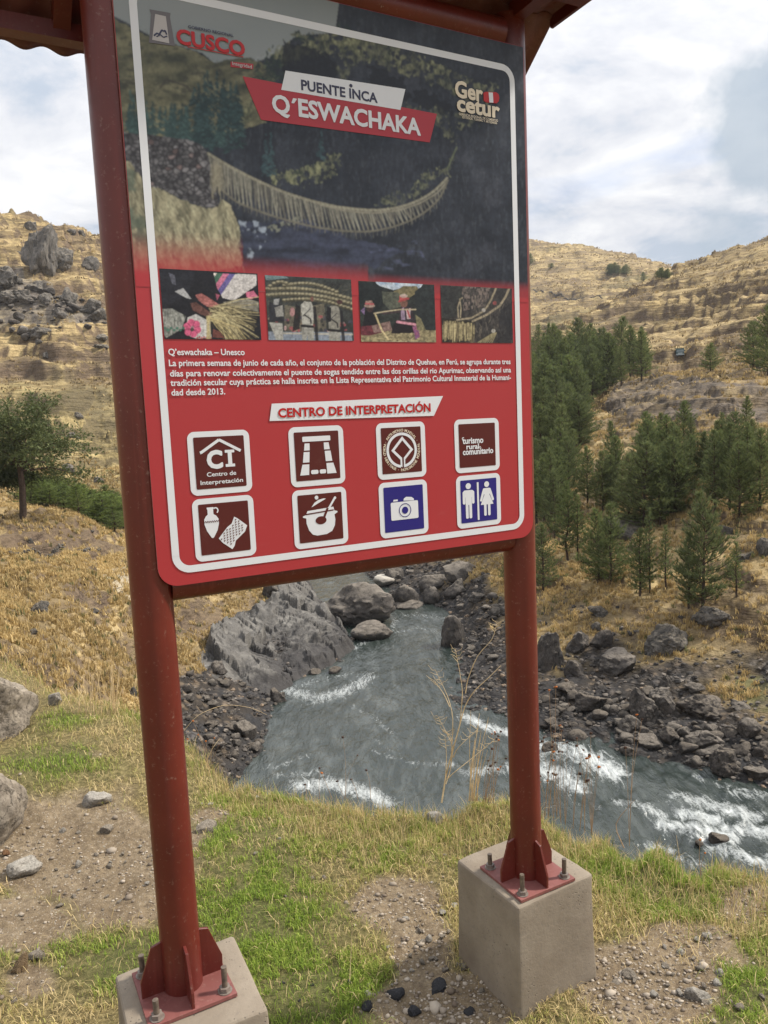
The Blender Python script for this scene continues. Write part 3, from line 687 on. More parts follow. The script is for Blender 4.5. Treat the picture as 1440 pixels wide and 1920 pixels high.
# painted steel
def paint_steel(name, c1, c2, rough=0.38):
    t = NT(name); V = t.obj(); a = t.noise(3.0, 6, 0.6, V); b = t.noise(40, 4, 0.7, V)
    st = t.n('Mapping'); t.set(st.inputs['Vector'], V); st.inputs['Scale'].default_value = (14, 14, 0.7); s = t.noise(1.0, 5, 0.6, st.outputs[0])
    c = t.ramp(a, [(0.3, c1), (0.7, c2)]); c = t.mix(t.ramp(s, [(0.45, 0.0), (0.75, 0.35)]), c, tuple(x * .6 for x in c1))
    chip = t.ramp(t.noise(17, 7, 0.75, V, 0.4), [(0.70, 0.0), (0.72, 1.0)])
    run = t.ramp(t.noise(1.0, 6, .7, st.outputs[0], .3), [(.56, 0.0), (.72, .5)]); c = t.mix(run, c, tuple(min(1, x * 1.5 + .02) for x in c2)); c = t.mix(t.ramp(t.noise(70, 4, .7, V), [(.60, 0.0), (.72, .28)]), c, (.34, .27, .22))
    c = t.mix(t.math('MULTIPLY', chip, 0.8), c, (.30, .22, .19))
    t.base(c, t.math('ADD', t.math('MULTIPLY', b, 0.2), rough - 0.1), 0, 0.5); t.bump(t.math('ADD', b, t.math('MULTIPLY', chip, -1.0)), 0.06, 0.004); return t.m
RED = paint_steel('red_oxide_paint', (.085, .0115, .0080), (.135, .019, .012))
REDD = paint_steel('dull_red_paint', (.145, .042, .036), (.235, .088, .078), 0.6)
ROOFM = paint_steel('roof_paint', (.115, .035, .032), (.165, .055, .048), 0.5)
STEEL = flat('rusty_bolt_steel', (.11, .085, .065), 0.5, 0.5, 60, 0.5)
NUTM = flat('zinc_nut', (.17, .14, .12), 0.45, 0.25, 60, 0.5)
UR = 1.294
for pi, u0 in enumerate((0.0, UR)):
    zb = (-1.652, -1.735)[pi]; w0 = .062
    m = MB(); m.tube([Lc(u0, w0, zb + 0.006), Lc(u0, w0, 0.2), Lc(u0, w0, 1.30)], .057, 40)
    post = m.build('post', RED, sign, True)
    # base plate
    hp = .126
    pl = MB(); pl.box(Lc(u0 - hp, w0 - hp, zb + .001), Lc(u0 + hp, w0 + hp, zb + .011)); bp = pl.build('base_plate', REDD, post)
    for k in range(4):
        dx, dy = ((1, 0), (0, 1), (-1, 0), (0, -1))[k]
        g = MB(); prof = [(.050, .010), (.120, .010), (.121, .058), (.084, .158), (.055, .166)]
        g.prism(prof, Lc(u0, w0, zb), (dx, dy, 0), (0, 0, 1), (-dy, dx, 0), .009)
        gm_ = g.mesh('gusset'); bevel_mesh(gm_, .0012, 1); link('gusset', gm_, post, RED)
    for k, (sx_, sy_) in enumerate(((-1, -1), (1, -1), (1, 1), (-1, 1))):
        bu, bw = u0 + sx_ * .098, w0 + sy_ * .098
        hgt = (.055, .075, .07, .065)[(k + pi) % 4]
        b = MB(); b.tube([Lc(bu, bw, zb + .011), Lc(bu + .001 * sx_, bw, zb + .012 + hgt)], .0085, 12); bo = b.build('anchor_bolt', STEEL, post, True)
        b = MB(); b.tube([Lc(bu, bw, zb + .0115), Lc(bu, bw, zb + .026)], .0165, 6); b.tube([Lc(bu, bw, zb + .0112), Lc(bu, bw, zb + .0135)], .021, 18); b.build('nut', NUTM, post)
m = MB(); m.tube([Lc(.05, .062, -.440), Lc(UR - .05, .062, -.440)], .043, 32); m.build('lower_crossbar', RED, sign, True)
m = MB(); m.tube([Lc(-.02, .035, 1.228), Lc(1.235, .035, 1.228)], .050, 32); m.build('upper_crossbar', RED, sign, True)
# ---- board
def rrect(u0, v0, u1, v1, r, n=8, rt=None):
    rt = r if rt is None else rt; P_ = []
    for cx, cy, a0, rr in ((u0 + r, v0 + r, 180, r), (u1 - r, v0 + r, 270, r), (u1 - rt, v1 - rt, 0, rt), (u0 + rt, v1 - rt, 90, rt)):
        for i in range(n + 1):
            a = math.radians(a0 + 90 * i / n); P_.append((cx + rr * math.cos(a), cy + rr * math.sin(a)))
    return P_
BU0, BU1, BV0, BV1 = .010, 1.309, -.431, 1.190
RED_SRGB = (.37, .036, .043)
def vinyl(name, c, rough=0.28):
    t = NT(name); V = t.obj(); a = t.noise(2.2, 6, 0.6, V); b = t.noise(160, 3, 0.7, V)
    d = t.ramp(t.noise(9, 7, 0.75, V, 0.6), [(0.62, 0.0), (0.80, 1.0)])
    c2 = t.mix(t.math('MULTIPLY', t.ramp(a, [(0.35, 0.0), (0.7, 1.0)]), 0.10), c, tuple(x * .8 + .04 for x in c))
    c2 = t.mix(t.math('MULTIPLY', d, 0.12), c2, (.42, .36, .30))
    t.base(c2, rough, 0, 0.35); t.bump(b, 0.02, 0.002); return t.m
V_RED = vinyl('red_vinyl', RED_SRGB); V_WHITE = vinyl('white_vinyl', (.66, .68, .72)); V_BROWN = vinyl('brown_vinyl', (.085, .014, .014)); V_BLUE = vinyl('blue_vinyl', (.022, .018, .175))
V_INK = vinyl('dark_blue_ink', (.035, .036, .075)); V_RTXT = vinyl('red_ink', (.42, .012, .014)); V_GREY = vinyl('grey_ink', (.13, .12, .13)); V_LGREY = vinyl('light_grey_ink', (.42, .40, .40))
V_RIB = vinyl('ribbon_red', (.37, .032, .045)); EDGE = flat('board_edge', (.34, .25, .22), 0.6)
V_CREAM = vinyl('cream_ink', (.68, .60, .47))
m = MB(); m.prism(rrect(BU0, BV0, BU1, BV1, .055, 8, .012), Lc(0, .002, 0), (1, 0, 0), (0, 0, 1), (0, -1, 0), .004)
board = m.build('board', V_RED, sign)
board.data.materials.append(EDGE)
for p in board.data.polygons:
    if abs(p.normal.y) < 0.5: p.material_index = 1
LV = [-.0008, -.0014, -.0020, -.0026, -.0032]          # print layers, each a fraction of a millimetre proud
def flat_poly(polys, level, name=None, mat=None, parent=None, mb=None):
    own = mb is None; mb = mb or MB()
    for pl in polys:
        a = sum(pl[i][0] * pl[(i + 1) % len(pl)][1] - pl[(i + 1) % len(pl)][0] * pl[i][1] for i in range(len(pl)))
        if a < 0: pl = pl[::-1]
        dz = (len(mb.f) % 12) * 3e-5
        mb.add([Lc(p[0], LV[level] - dz, p[1]) for p in pl], [tuple(range(len(pl)))])
    if own: return link(name, mb.mesh(name, fix=False), parent, mat)
def ring(u0, v0, u1, v1, r, t):
    A = rrect(u0, v0, u1, v1, r); B_ = rrect(u0 + t, v0 + t, u1 - t, v1 - t, max(r - t, .006)); n = len(A)
    return [[A[i], A[(i + 1) % n], B_[(i + 1) % n], B_[i]] for i in range(n)]
flat_poly(ring(.050, -.398, 1.269, 1.122, .050, .020), 1, 'border_line', V_WHITE, board)
# ---- text: glyph outlines turned into flat meshes, placed by their baseline in board coordinates
def text_uv(s, bl, br, cap, level, bold=.02, mb=None, heavy=0.0, space=1.0):
    """string s from point bl to point br (board u, v), capital height cap (board units); heavy adds weight by overprinting"""
    cu = bpy.data.curves.new('lettering', 'FONT'); cu.body = s; cu.size = 1; cu.fill_mode = 'FRONT'; cu.offset = min(bold, .016); cu.resolution_u = 3; cu.space_character = space
    heavy = heavy or max(0.0, bold - .016)
    o = bpy.data.objects.new('lettering', cu); COL.objects.link(o)
    dg = bpy.context.evaluated_depsgraph_get(); me = bpy.data.meshes.new_from_object(o.evaluated_get(dg))
    V = np.array([v.co[:] for v in me.vertices]); Fc = [tuple(p.vertices) for p in me.polygons]
    nz = [p.normal.z for p in me.polygons]
    bpy.data.objects.remove(o); bpy.data.curves.remove(cu); bpy.data.meshes.remove(me)
    x0, x1 = V[:, 0].min(), V[:, 0].max(); bl, br = np.array(bl), np.array(br); dx = (br - bl) / (x1 - x0)
    sy = cap / (0.70)
    mb = mb or MB()
    for k, (ox, oy) in enumerate(((0, 0), (1, 0), (-1, 0), (0, 1), (0, -1), (.7, .7), (-.7, .7), (.7, -.7), (-.7, -.7)) if heavy > .004 else ((0, 0),)):
        Q = [(bl[0] + dx[0] * (v[0] - x0 + ox * heavy), bl[1] + dx[1] * (v[0] - x0) + (v[1] + oy * heavy) * sy) for v in V]
        mb.add([Lc(q[0], LV[level] - k * 4e-5, q[1]) for q in Q], [f if n > 0 else f[::-1] for f, n in zip(Fc, nz)])
    return mb
def text_px(s, bl, br, tl, level, **k):
    a, b, c = bd(*bl), bd(*br), bd(*tl); v = (a[1] + b[1]) / 2 if k.pop('level_v', True) else None
    if v is not None: a = (a[0], v); b = (b[0], v)
    return text_uv(s, a, b, c[1] - bd(*bl)[1], level, **k)
# ---- printed picture: colours computed per vertex of a fine sheet
def sr(c): 
    c = np.asarray(c, float) / 255.; return np.where(c <= .04045, c / 12.92, ((c + .055) / 1.055) ** 2.4)
class Print:
    """a sheet of colour; shapes are given in the coordinates of the reference view of the board"""
    def __init__(s, u0, v0, u1, v1, nu, nv):
        s.nu, s.nv = nu, nv; U, V = np.meshgrid(np.linspace(u0, u1, nu), np.linspace(v0, v1, nv), indexing='ij'); s.U, s.V = U, V
        Q = SP0 + SU * U[..., None] + np.array([0, 0, 1.]) * V[..., None]
        s.X, s.Y, _ = project(Q); s.C = np.zeros(U.shape + (3,))
    def n(s, sc, oct=4, seed=0, ax=1.0, ay=1.0): return fbm2(s.X / (sc * ax), s.Y / (sc * ay), oct, seed)
    def put(s, mask, col, lo=None, nz=None):
        mask = np.clip(mask.astype(float), 0, 1)[..., None]; c = np.asarray(sr(col))
        if lo is not None: c = sr(lo) + (c - sr(lo)) * np.clip(nz, 0, 1)[..., None]
        s.C = s.C * (1 - mask) + c * mask
    def poly(s, P_, col, lo=None, nz=None, jit=0, js=10, seed=0, amt=1.0):
        X, Y = s.X, s.Y
        if jit: X = X + (s.n(js, 3, seed) - .5) * 2 * jit; Y = Y + (s.n(js, 3, seed + 7) - .5) * 2 * jit
        s.put(inpoly(X, Y, P_) * amt, col, lo, nz)
    def line(s, P_, w, col, amt=1.0):
        P_ = np.array(P_, float); x0, y0 = P_.min(0) - w - 2; x1, y1 = P_.max(0) + w + 2
        ii = np.where((s.X.max(1) > x0) & (s.X.min(1) < x1))[0]
        if len(ii) == 0: return
        sl = slice(ii[0], ii[-1] + 1); X, Y = s.X[sl], s.Y[sl]; d = np.full(X.shape, 1e9)
        for (ax, ay), (bx, by) in zip(P_[:-1], P_[1:]):
            dx, dy = bx - ax, by - ay; t_ = np.clip(((X - ax) * dx + (Y - ay) * dy) / (dx * dx + dy * dy + 1e-9), 0, 1)
            d = np.minimum(d, np.hypot(X - ax - t_ * dx, Y - ay - t_ * dy))
        m = (np.clip(w / 2 + .5 - d, 0, 1) * amt)[..., None]; s.C[sl] = s.C[sl] * (1 - m) + sr(col) * m
    def ell(s, x, y, rx, ry, col, amt=1.0, soft=0.15):
        d = np.hypot((s.X - x) / rx, (s.Y - y) / ry); s.put(np.clip((1 - d) / soft, 0, 1) * amt, col)
    def build(s, name, level, mat, parent, desat=True, grain=True, soft=1):
        V = np.stack([s.U, np.full_like(s.U, LV[level]), s.V - ZB], -1).reshape(-1, 3)
        for _ in range(soft):
            for ax in (0, 1): s.C = (s.C + .5 * np.roll(s.C, 1, ax) + .5 * np.roll(s.C, -1, ax)) / 2
        s.C = s.C * (0.66 + .68 * np.clip(fbm2(s.X / 3.4, s.Y / 3.4, 4, 91) * 1.5 - .25, 0, 1))[..., None] if grain else s.C; g_ = s.C.mean(-1, keepdims=True); cc2 = s.C * .74 + g_ * .26
        C = np.c_[np.clip(cc2 if desat else s.C, 0, 1).reshape(-1, 3) * 1.12, np.ones(s.nu * s.nv)]
        return link(name, mesh_np(name, V, quads=grid_quads(s.nu, s.nv), cols={'ink': C}, smooth=False), parent, mat)
t = NT('printed_ink'); t.base(t.attr('ink').outputs['Color'], 0.30, 0, 0.35); INK = t.m
R_ = random.Random(5)
p = Print(BU0 + .0015, .372, BU1 - .0015, BV1 - .001, 560, 352); X, Y = p.X, p.Y
# cliff in shadow
p.C[:] = sr((38, 42, 52)); nz = p.n(38, 5, 1); p.put(np.ones_like(X), (52, 55, 64), (26, 31, 40), nz * 1.6 - .3)
p.put(sstep(.56, .75, p.n(70, 5, 2)) * .45, (70, 70, 78)); p.put(sstep(.5, .68, p.n(10, 4, 17, .5, 2.6)) * .35, (22, 26, 34)); p.put(sstep(.60, .72, p.n(7, 4, 24, .6, 2.0)) * .25, (84, 84, 88))
p.put(inpoly(X, Y, [(560, 240), (800, 270), (830, 420), (560, 420)]) * sstep(.3, .8, p.n(30, 3, 77)) * .5, (30, 37, 47))
# sky
p.put(inpoly(X, Y, [(190, -60), (640, -30), (628, 62), (560, 66), (530, 85), (520, 105), (470, 118), (430, 122), (400, 118), (380, 100), (325, 82), (280, 66), (240, 44), (212, 30), (190, 30)]).astype(float), (150, 148, 142), (128, 134, 130), p.n(120, 2, 3))
# sunlit hill on the left
hill = [(190, 30), (212, 33), (240, 50), (285, 70), (325, 82), (380, 104), (402, 118), (430, 112), (470, 108), (500, 125), (520, 150), (470, 190), (500, 230), (430, 250), (230, 260), (190, 200)]
nz = p.n(26, 5, 5, 1.6, .7)
p.poly(hill, (128, 118, 78), (66, 66, 46), nz * 2.0 - .45, 3, 14, 6)
p.put(inpoly(X, Y, hill) * sstep(.56, .72, p.n(11, 4, 8, 1.5, .6)) * .7, (62, 60, 48))
p.line([(300, 165), (312, 150), (330, 155), (350, 162), (358, 172)], 4, (62, 54, 46), .8)
# grassy ledges on the cliff
nzg = p.n(9, 4, 11)
for P_, a in [([(500, 100), (560, 62), (640, 62), (760, 88), (830, 125), (880, 150), (930, 160), (930, 190), (860, 185), (800, 150), (760, 140), (700, 120), (640, 118), (600, 100), (540, 120)], .9),
              ([(628, 62), (680, 75), (660, 130), (640, 160), (625, 120)], .8), ([(740, 190), (800, 200), (870, 215), (900, 235), (850, 240), (780, 230), (750, 215)], .75),
              ([(818, 232), (850, 245), (860, 268), (838, 262)], .6), ([(500, 325), (560, 318), (600, 300), (630, 285), (637, 310), (600, 330), (560, 345), (520, 345)], .95), ([(572, 350), (600, 332), (628, 322), (625, 330), (590, 345), (575, 360)], .9),
              ([(780, 340), (800, 325), (838, 312), (842, 322), (820, 335), (800, 350), (775, 380), (770, 368)], .9), ([(838, 310), (850, 285), (856, 276), (852, 295), (842, 318)], .6),
              ([(700, 385), (720, 365), (740, 360), (760, 365), (750, 385), (720, 392)], .55), ([(395, 240), (440, 200), (470, 175), (500, 150), (500, 190), (450, 230), (400, 262)], .8)]:
    p.put(inpoly(X + (p.n(9, 3, 12) - .5) * 26, Y + (p.n(9, 3, 14) - .5) * 26, P_) * a * sstep(.36, .52, nzg) * (.55 + .45 * sstep(.3, .6, p.n(22, 3, 19))), (150, 144, 92), (48, 56, 44), p.n(6, 4, 13, .8, 1.5) * 1.9 - .45)
for P_ in ([(528, 75), (600, 95), (640, 130), (625, 165), (530, 135)], [(690, 120), (760, 150), (770, 190), (700, 175)], [(780, 165), (850, 195), (845, 215), (770, 195)]):
    p.put(inpoly(X + (p.n(12, 3, 15) - .5) * 20, Y + (p.n(12, 3, 16) - .5) * 20, P_) * .85, (24, 27, 34))
# pines in the picture
def pine2(x, y0, y1, w, col, hi):
    for i in range(int((y1 - y0) * .55)):
        f = R_.random() ** .7; yy = y0 + (y1 - y0) * f; ww = w * (0.12 + f) * R_.uniform(.4, 1.1); sx = R_.choice((-1, 1))
        p.line([(x, yy - 2), (x + sx * ww, yy + R_.uniform(-1, 4))], R_.uniform(1.8, 3.6), hi if R_.random() < .3 else col, .85)
for k in range(46):
    x = R_.uniform(238, 420); b = 246 + (x - 240) * .13 + R_.uniform(-6, 10); pine2(x, b - R_.uniform(38, 72), b, R_.uniform(6, 11), (40, 66, 62), (62, 92, 84))
for k in range(34):
    x = R_.uniform(362, 452); b = 262 + R_.uniform(-50, 26); pine2(x, b - R_.uniform(55, 90), b, R_.uniform(8, 14), (30, 54, 54), (50, 80, 76))
for x, a, b in ((512, 86, 150), (500, 95, 150), (524, 98, 150), (484, 112, 148), (560, 55, 75), (580, 58, 74), (635, 44, 62), (650, 46, 62)): pine2(x, a, b, 10, (34, 50, 46), (70, 84, 56))
for x, a, b in ((498, 248, 326), (508, 250, 330), (602, 245, 300)): pine2(x, a, b, 9, (38, 62, 66), (56, 84, 84))
# stone wall
wall = [(224, 247), (290, 254), (350, 262), (376, 270), (388, 286), (398, 325), (411, 388), (380, 388), (340, 372), (318, 362), (290, 352), (272, 345), (240, 300), (230, 290)]
mk_ = inpoly(X, Y, wall)
pts = np.array([(R_.uniform(215, 420), R_.uniform(240, 395)) for _ in range(420)])
ii = np.where(mk_); d2 = np.hypot((X[ii][:, None] - pts[None, :, 0]) * .8, Y[ii][:, None] - pts[None, :, 1]); so2 = np.sort(d2, 1)[:, :2]; who = d2.argmin(1)
tone_ = np.random.default_rng(3).uniform(.6, 1.15, (420, 1)) * np.array([(112, 104, 101)] * 420) + np.where(np.random.default_rng(4).random((420, 1)) < .06, [[22, 4, 0]], 0)
cc = tone_[who] * (0.85 + .3 * p.n(4, 3, 18)[ii][:, None]); edge_ = np.clip((so2[:, 1] - so2[:, 0]) / 2.6, 0.0, 1)[:, None]
p.C[ii] = sr(np.clip(cc * edge_ + np.array([36, 32, 34]) * (1 - edge_), 0, 255))
# straw bank under the wall
bank = [(205, 300), (240, 300), (275, 346), (318, 362), (340, 374), (384, 390), (412, 388), (415, 372), (432, 385), (446, 420), (452, 480), (455, 500), (300, 520), (200, 520)]
p.poly(bank, (172, 156, 112), (96, 88, 62), p.n(12, 5, 20, .7, 1.6) * 1.9 - .4, 4, 12, 21)
for k in range(900):
    x, y = R_.uniform(212, 455), R_.uniform(300, 512)
    if not inpoly(np.array([x]), np.array([y]), bank)[0]: continue
    L_ = R_.uniform(8, 22); a = R_.uniform(.9, 1.5); v_ = R_.choice(((206, 192, 140), (150, 134, 92), (92, 82, 60), (188, 174, 128)))
    p.line([(x, y), (x + L_ * math.cos(a), y + L_ * math.sin(a))], R_.uniform(1, 2), v_, .55)
p.put(inpoly(X, Y, [(215, 290), (262, 330), (290, 420), (270, 470), (225, 470)]) * sstep(.42, .6, p.n(22, 4, 23)) * .8, (82, 92, 72))
# river
p.poly([(452, 420), (520, 415), (580, 412), (640, 440), (760, 470), (700, 500), (460, 500), (450, 470)], (62, 66, 88), (34, 38, 52), p.n(16, 4, 25, 2, .6) * 1.8 - .4, 10, 22, 26, .9)
p.put(inpoly(X, Y, [(446, 410), (500, 418), (500, 450), (470, 490), (450, 480)]) * sstep(.5, .62, p.n(12, 4, 27)) * .9, (150, 156, 166))
p.put(inpoly(X, Y, [(500, 425), (560, 405), (565, 415), (510, 440)]) * sstep(.4, .55, p.n(6, 3, 28)) * .8, (140, 136, 110))
p.put(inpoly(X, Y, [(690, 470), (780, 450), (800, 490), (720, 510)]) * sstep(.55, .7, p.n(12, 4, 29, 2, .6)) * .6, (84, 88, 116))
# rope bridge
def curve(P_, n=60):
    P_ = np.array(P_, float); s_ = np.r_[0, np.cumsum(np.hypot(*np.diff(P_, axis=0).T))]; q = np.linspace(0, s_[-1], n)
    x = np.interp(q, s_, P_[:, 0]); y = np.interp(q, s_, P_[:, 1])
    for _ in range(3): x[1:-1] = (x[:-2] + 2 * x[1:-1] + x[2:]) / 4; y[1:-1] = (y[:-2] + 2 * y[1:-1] + y[2:]) / 4
    return np.c_[x, y]
top = curve([(390, 288), (430, 312), (480, 338), (530, 360), (580, 376), (630, 388), (680, 394), (720, 394), (760, 386), (790, 374), (815, 358), (838, 334)])
bot = curve([(404, 345), (440, 378), (490, 398), (540, 414), (590, 426), (640, 433), (690, 435), (730, 428), (770, 414), (800, 396), (825, 372), (838, 342)])
top2 = curve([(600, 384), (650, 396), (700, 400), (750, 394), (790, 380), (820, 362), (840, 338)])
for i in range(300):
    f = i / 299; k = f * 59; a = top[int(k)] + (top[min(int(k) + 1, 59)] - top[int(k)]) * (k % 1); k2 = min(59, max(0, f + R_.uniform(-.012, .012)) * 59); b = bot[int(k2)]
    p.line([a, b], R_.uniform(1.1, 1.9), R_.choice(((150, 140, 114), (128, 116, 94), (98, 90, 74))), .8 if f < .8 else .5)
    if i % 3 == 0: p.line([b, b + np.array([R_.uniform(-2, 3), R_.uniform(4, 14)])], 1.1, (118, 108, 88), .6)
p.line(top, 4.2, (150, 138, 108)); p.line(top2, 2.6, (138, 126, 100)); p.line(bot, 3.4, (112, 102, 82))
for i in range(0, 59): p.line([top[i] + (-1.5, -1), top[i] + (1.5, 1.2)], 1.2, (96, 84, 64), .7)
for k in range(26): x = R_.uniform(395, 415); p.line([(x, R_.uniform(300, 320)), (x + R_.uniform(-2, 6), R_.uniform(340, 380))], 1.6, (140, 126, 96), .8)
p.line([(856, 276), (846, 300), (838, 318)], 3, (110, 114, 76), .8)
_sky = inpoly(X, Y, [(190, -60), (640, -30), (628, 62), (560, 66), (530, 85), (470, 112), (430, 118), (400, 110), (325, 76), (240, 40), (190, 30)])
p.C = p.C * np.where(_sky, 1.0, 0.74 + .52 * np.clip(fbm2(X / 4.0, Y / 4.0, 4, 93) * 1.6 - .3, 0, 1))[..., None] * np.array([.94, .98, 1.02])
# fades into the red field
v_ = p.V; fade = sstep(.475, .400, v_ - (.012 * (X > 700))) * np.where(X < 455, 1, .96)
fade = np.maximum(fade, sstep(.53, .40, v_) * (X < 455) * .9)
fade = fade * np.where(X > 690, .75 * sstep(.445, .40, v_) / np.maximum(sstep(.475, .40, v_), 1e-3), 1) if True else fade
fade = np.clip(np.where(v_ < .4, np.maximum(fade, sstep(.415, .378, v_)), fade), 0, 1)[..., None]
_g = p.C.mean(-1, keepdims=True); p.C = (p.C * .74 + _g * .26) * np.array([.80, .86, .93]) * (1 - fade) + np.array(RED_SRGB) / 1.12 * fade
p.build('printed_landscape', 0, INK, board, False, False)
# ---- four small printed photographs
INKD = INK
def px(u, v):
    q = SP0 + SU * u + np.array([0, 0, 1.]) * v; r = project(q); return float(r[0]), float(r[1])
def thumb(u0, u1, v0, v1, nu, nv): return Print(u0, v0, u1, v1, nu, nv)
# hands plaiting straw over an embroidered skirt
p = thumb(.075, .346, .2385, .421, 210, 142); X, Y = p.X, p.Y
Z1 = lambda a, b: (280 + a / 3.79, 490 + b / 3.79)
zp = lambda *l: [Z1(*q) for q in l]
p.put(np.ones_like(X), (34, 34, 42), (20, 22, 28), p.n(12, 3, 1))
p.poly(zp((70, 60), (300, 70), (320, 90), (280, 230), (100, 330), (70, 200)), (40, 42, 52), (24, 25, 32), p.n(14, 3, 2))
p.poly(zp((135, 80), (180, 100), (190, 170), (160, 160)), (78, 80, 94))
p.poly(zp((180, 215), (240, 190), (300, 270), (260, 260)), (150, 152, 156))
st = zp((455, 85), (760, 95), (760, 170), (600, 280), (520, 260), (480, 190))
p.poly(st, (150, 140, 146))
cols_ = [(120, 78, 130), (196, 192, 190), (84, 70, 140), (190, 186, 180), (196, 84, 70), (206, 196, 190), (60, 104, 84), (190, 90, 130), (90, 80, 150), (180, 176, 176)]
msk = inpoly(X, Y, st); co = (X * .80 + Y * .55 - 380 * .8 - 520 * .55); ki = np.clip(((co + 40) / 9.5).astype(int), 0, 9)
arr = sr(np.array(cols_)); p.C[msk] = arr[ki[msk]] * (0.8 + .35 * p.n(5, 3, 4)[msk][:, None])
p.poly(zp((685, 220), (740, 210), (770, 250), (720, 270), (690, 255)), (190, 80, 120)); p.poly(zp((470, 230), (500, 240), (480, 280)), (150, 60, 90))
p.poly(zp((520, 290), (700, 265), (775, 290), (775, 360), (640, 330), (540, 310)), (138, 134, 120), (90, 90, 80), p.n(6, 3, 6))
p.poly(zp((90, 340), (160, 335), (260, 390), (230, 480), (120, 545), (90, 500)), (150, 152, 146), (60, 66, 62), p.n(5, 3, 7, .6, 2) * 1.6 - .3)
p.poly(zp((270, 400), (330, 375), (430, 430), (440, 545), (330, 550), (260, 520)), (186, 186, 184), (150, 148, 150), p.n(9, 3, 8))
for k in range(6):
    a = k * math.pi / 3 + .3; c_ = Z1(305 + 38 * math.cos(a), 475 + 40 * math.sin(a)); p.ell(*c_, 7.6, 7.6, (196, 56, 112))
for k in range(6):
    a = k * math.pi / 3 + .8; p.line([Z1(305, 475), Z1(305 + 55 * math.cos(a), 475 + 55 * math.sin(a))], 1.2, (120, 24, 70))
p.ell(*Z1(303, 485), 4, 4, (70, 60, 60))
for k in range(7): p.ell(*Z1(110 + k * 22, 475 + (k % 2) * 14), 3, 2.6, (52, 110, 92)); p.ell(*Z1(340 + k * 16, 545 - (k % 2) * 6), 2, 2, (170, 60, 60))
p.poly(zp((290, 300), (330, 290), (400, 340), (440, 370), (430, 395), (380, 385), (310, 350)), (104, 64, 56), (76, 46, 42), p.n(6, 3, 9))
p.poly(zp((325, 240), (370, 228), (430, 265), (490, 305), (480, 325), (430, 330), (390, 310), (350, 280)), (176, 96, 92), (130, 66, 62), p.n(6, 3, 10))
for k, (a, b) in enumerate((((400, 300), (470, 300)), ((410, 315), (480, 318)), ((390, 350), (440, 372)), ((370, 370), (425, 392)), ((430, 300), (492, 312)))): p.line([Z1(*a), Z1(*b)], 3.6, ((184, 104, 98), (160, 88, 82), (110, 70, 62), (96, 60, 54), (150, 80, 76))[k])
for k in range(120):
    a = (R_.uniform(420, 520), R_.uniform(310, 420)); an = R_.uniform(-.25, 1.25); L_ = R_.uniform(120, 340); b = (a[0] + L_ * math.cos(an), a[1] + L_ * math.sin(an)); mdl = ((a[0] + b[0]) / 2 + 10, (a[1] + b[1]) / 2 - 16)
    p.line([Z1(*a), Z1(*mdl), Z1(*b)], R_.uniform(.7, 1.8), R_.choice(((170, 156, 104), (128, 116, 78), (92, 84, 56), (196, 184, 130))), .75)
for k in range(14): p.line([Z1(405 + k * 2, 390), Z1(415 + R_.uniform(-8, 20), 548)], 1.4, (176, 160, 104), .8)
for k in range(10): p.line([Z1(430, 400), Z1(480 + k * 16, 470), Z1(560 + k * 14, 552)], 1.4, R_.choice(((190, 172, 104), (150, 136, 90))), .8)
p.poly(zp((450, 480), (500, 500), (540, 548), (450, 540)), (120, 60, 50), amt=.7)
p.build('printed_photo', 1, INK, board)
# men carrying a thick rope
p = thumb(.3675, .6385, .2385, .418, 210, 142); X, Y = p.X, p.Y
p.put(np.ones_like(X), (58, 62, 60), (36, 40, 42), p.n(18, 4, 21) * 1.6 - .3)
p.poly(zp((815, 95), (950, 100), (990, 120), (830, 135)), (92, 118, 124)); p.poly(zp((960, 310), (1080, 330), (1240, 300), (1260, 500), (960, 500)), (110, 104, 86), (60, 58, 54), p.n(10, 3, 23))
for k in range(40): p.ell(*Z1(R_.uniform(840, 1430), R_.uniform(390, 500)), R_.uniform(2, 5), R_.uniform(2, 5), R_.choice(((150, 60, 70), (60, 60, 80), (40, 44, 50), (130, 110, 90), (176, 140, 140))), .8)
p.poly(zp((820, 500), (1440, 505), (1440, 575), (830, 570)), (112, 124, 142)); p.line(zp((940, 512), (1440, 520)), 3, (170, 162, 140), .7)
for (x0, y0, x1, y1, w) in ((820, 200, 1440, 268, 30), (822, 240, 1440, 300, 30), (960, 170, 1330, 215, 26), (960, 275, 1440, 340, 24), (830, 195, 1000, 165, 24)):
    n_ = int((x1 - x0) / 26)
    for k in range(n_ + 1):
        f = k / max(n_, 1); c_ = (x0 + (x1 - x0) * f, y0 + (y1 - y0) * f - 34 * math.sin(f * math.pi)); q = Z1(*c_)
        p.ell(q[0], q[1] + 1.5, 6.2, w / 3.79 * .62, (70, 66, 50), .9, .5); p.ell(q[0] - .6, q[1] - .8, 5.0, w / 3.79 * .42, (160, 152, 118), .9, .8)
for k in range(160):
    x, y = R_.uniform(825, 1430), R_.uniform(160, 320); p.line([Z1(x, y), Z1(x + 16, y - 12)], .8, (104, 98, 72), .35)
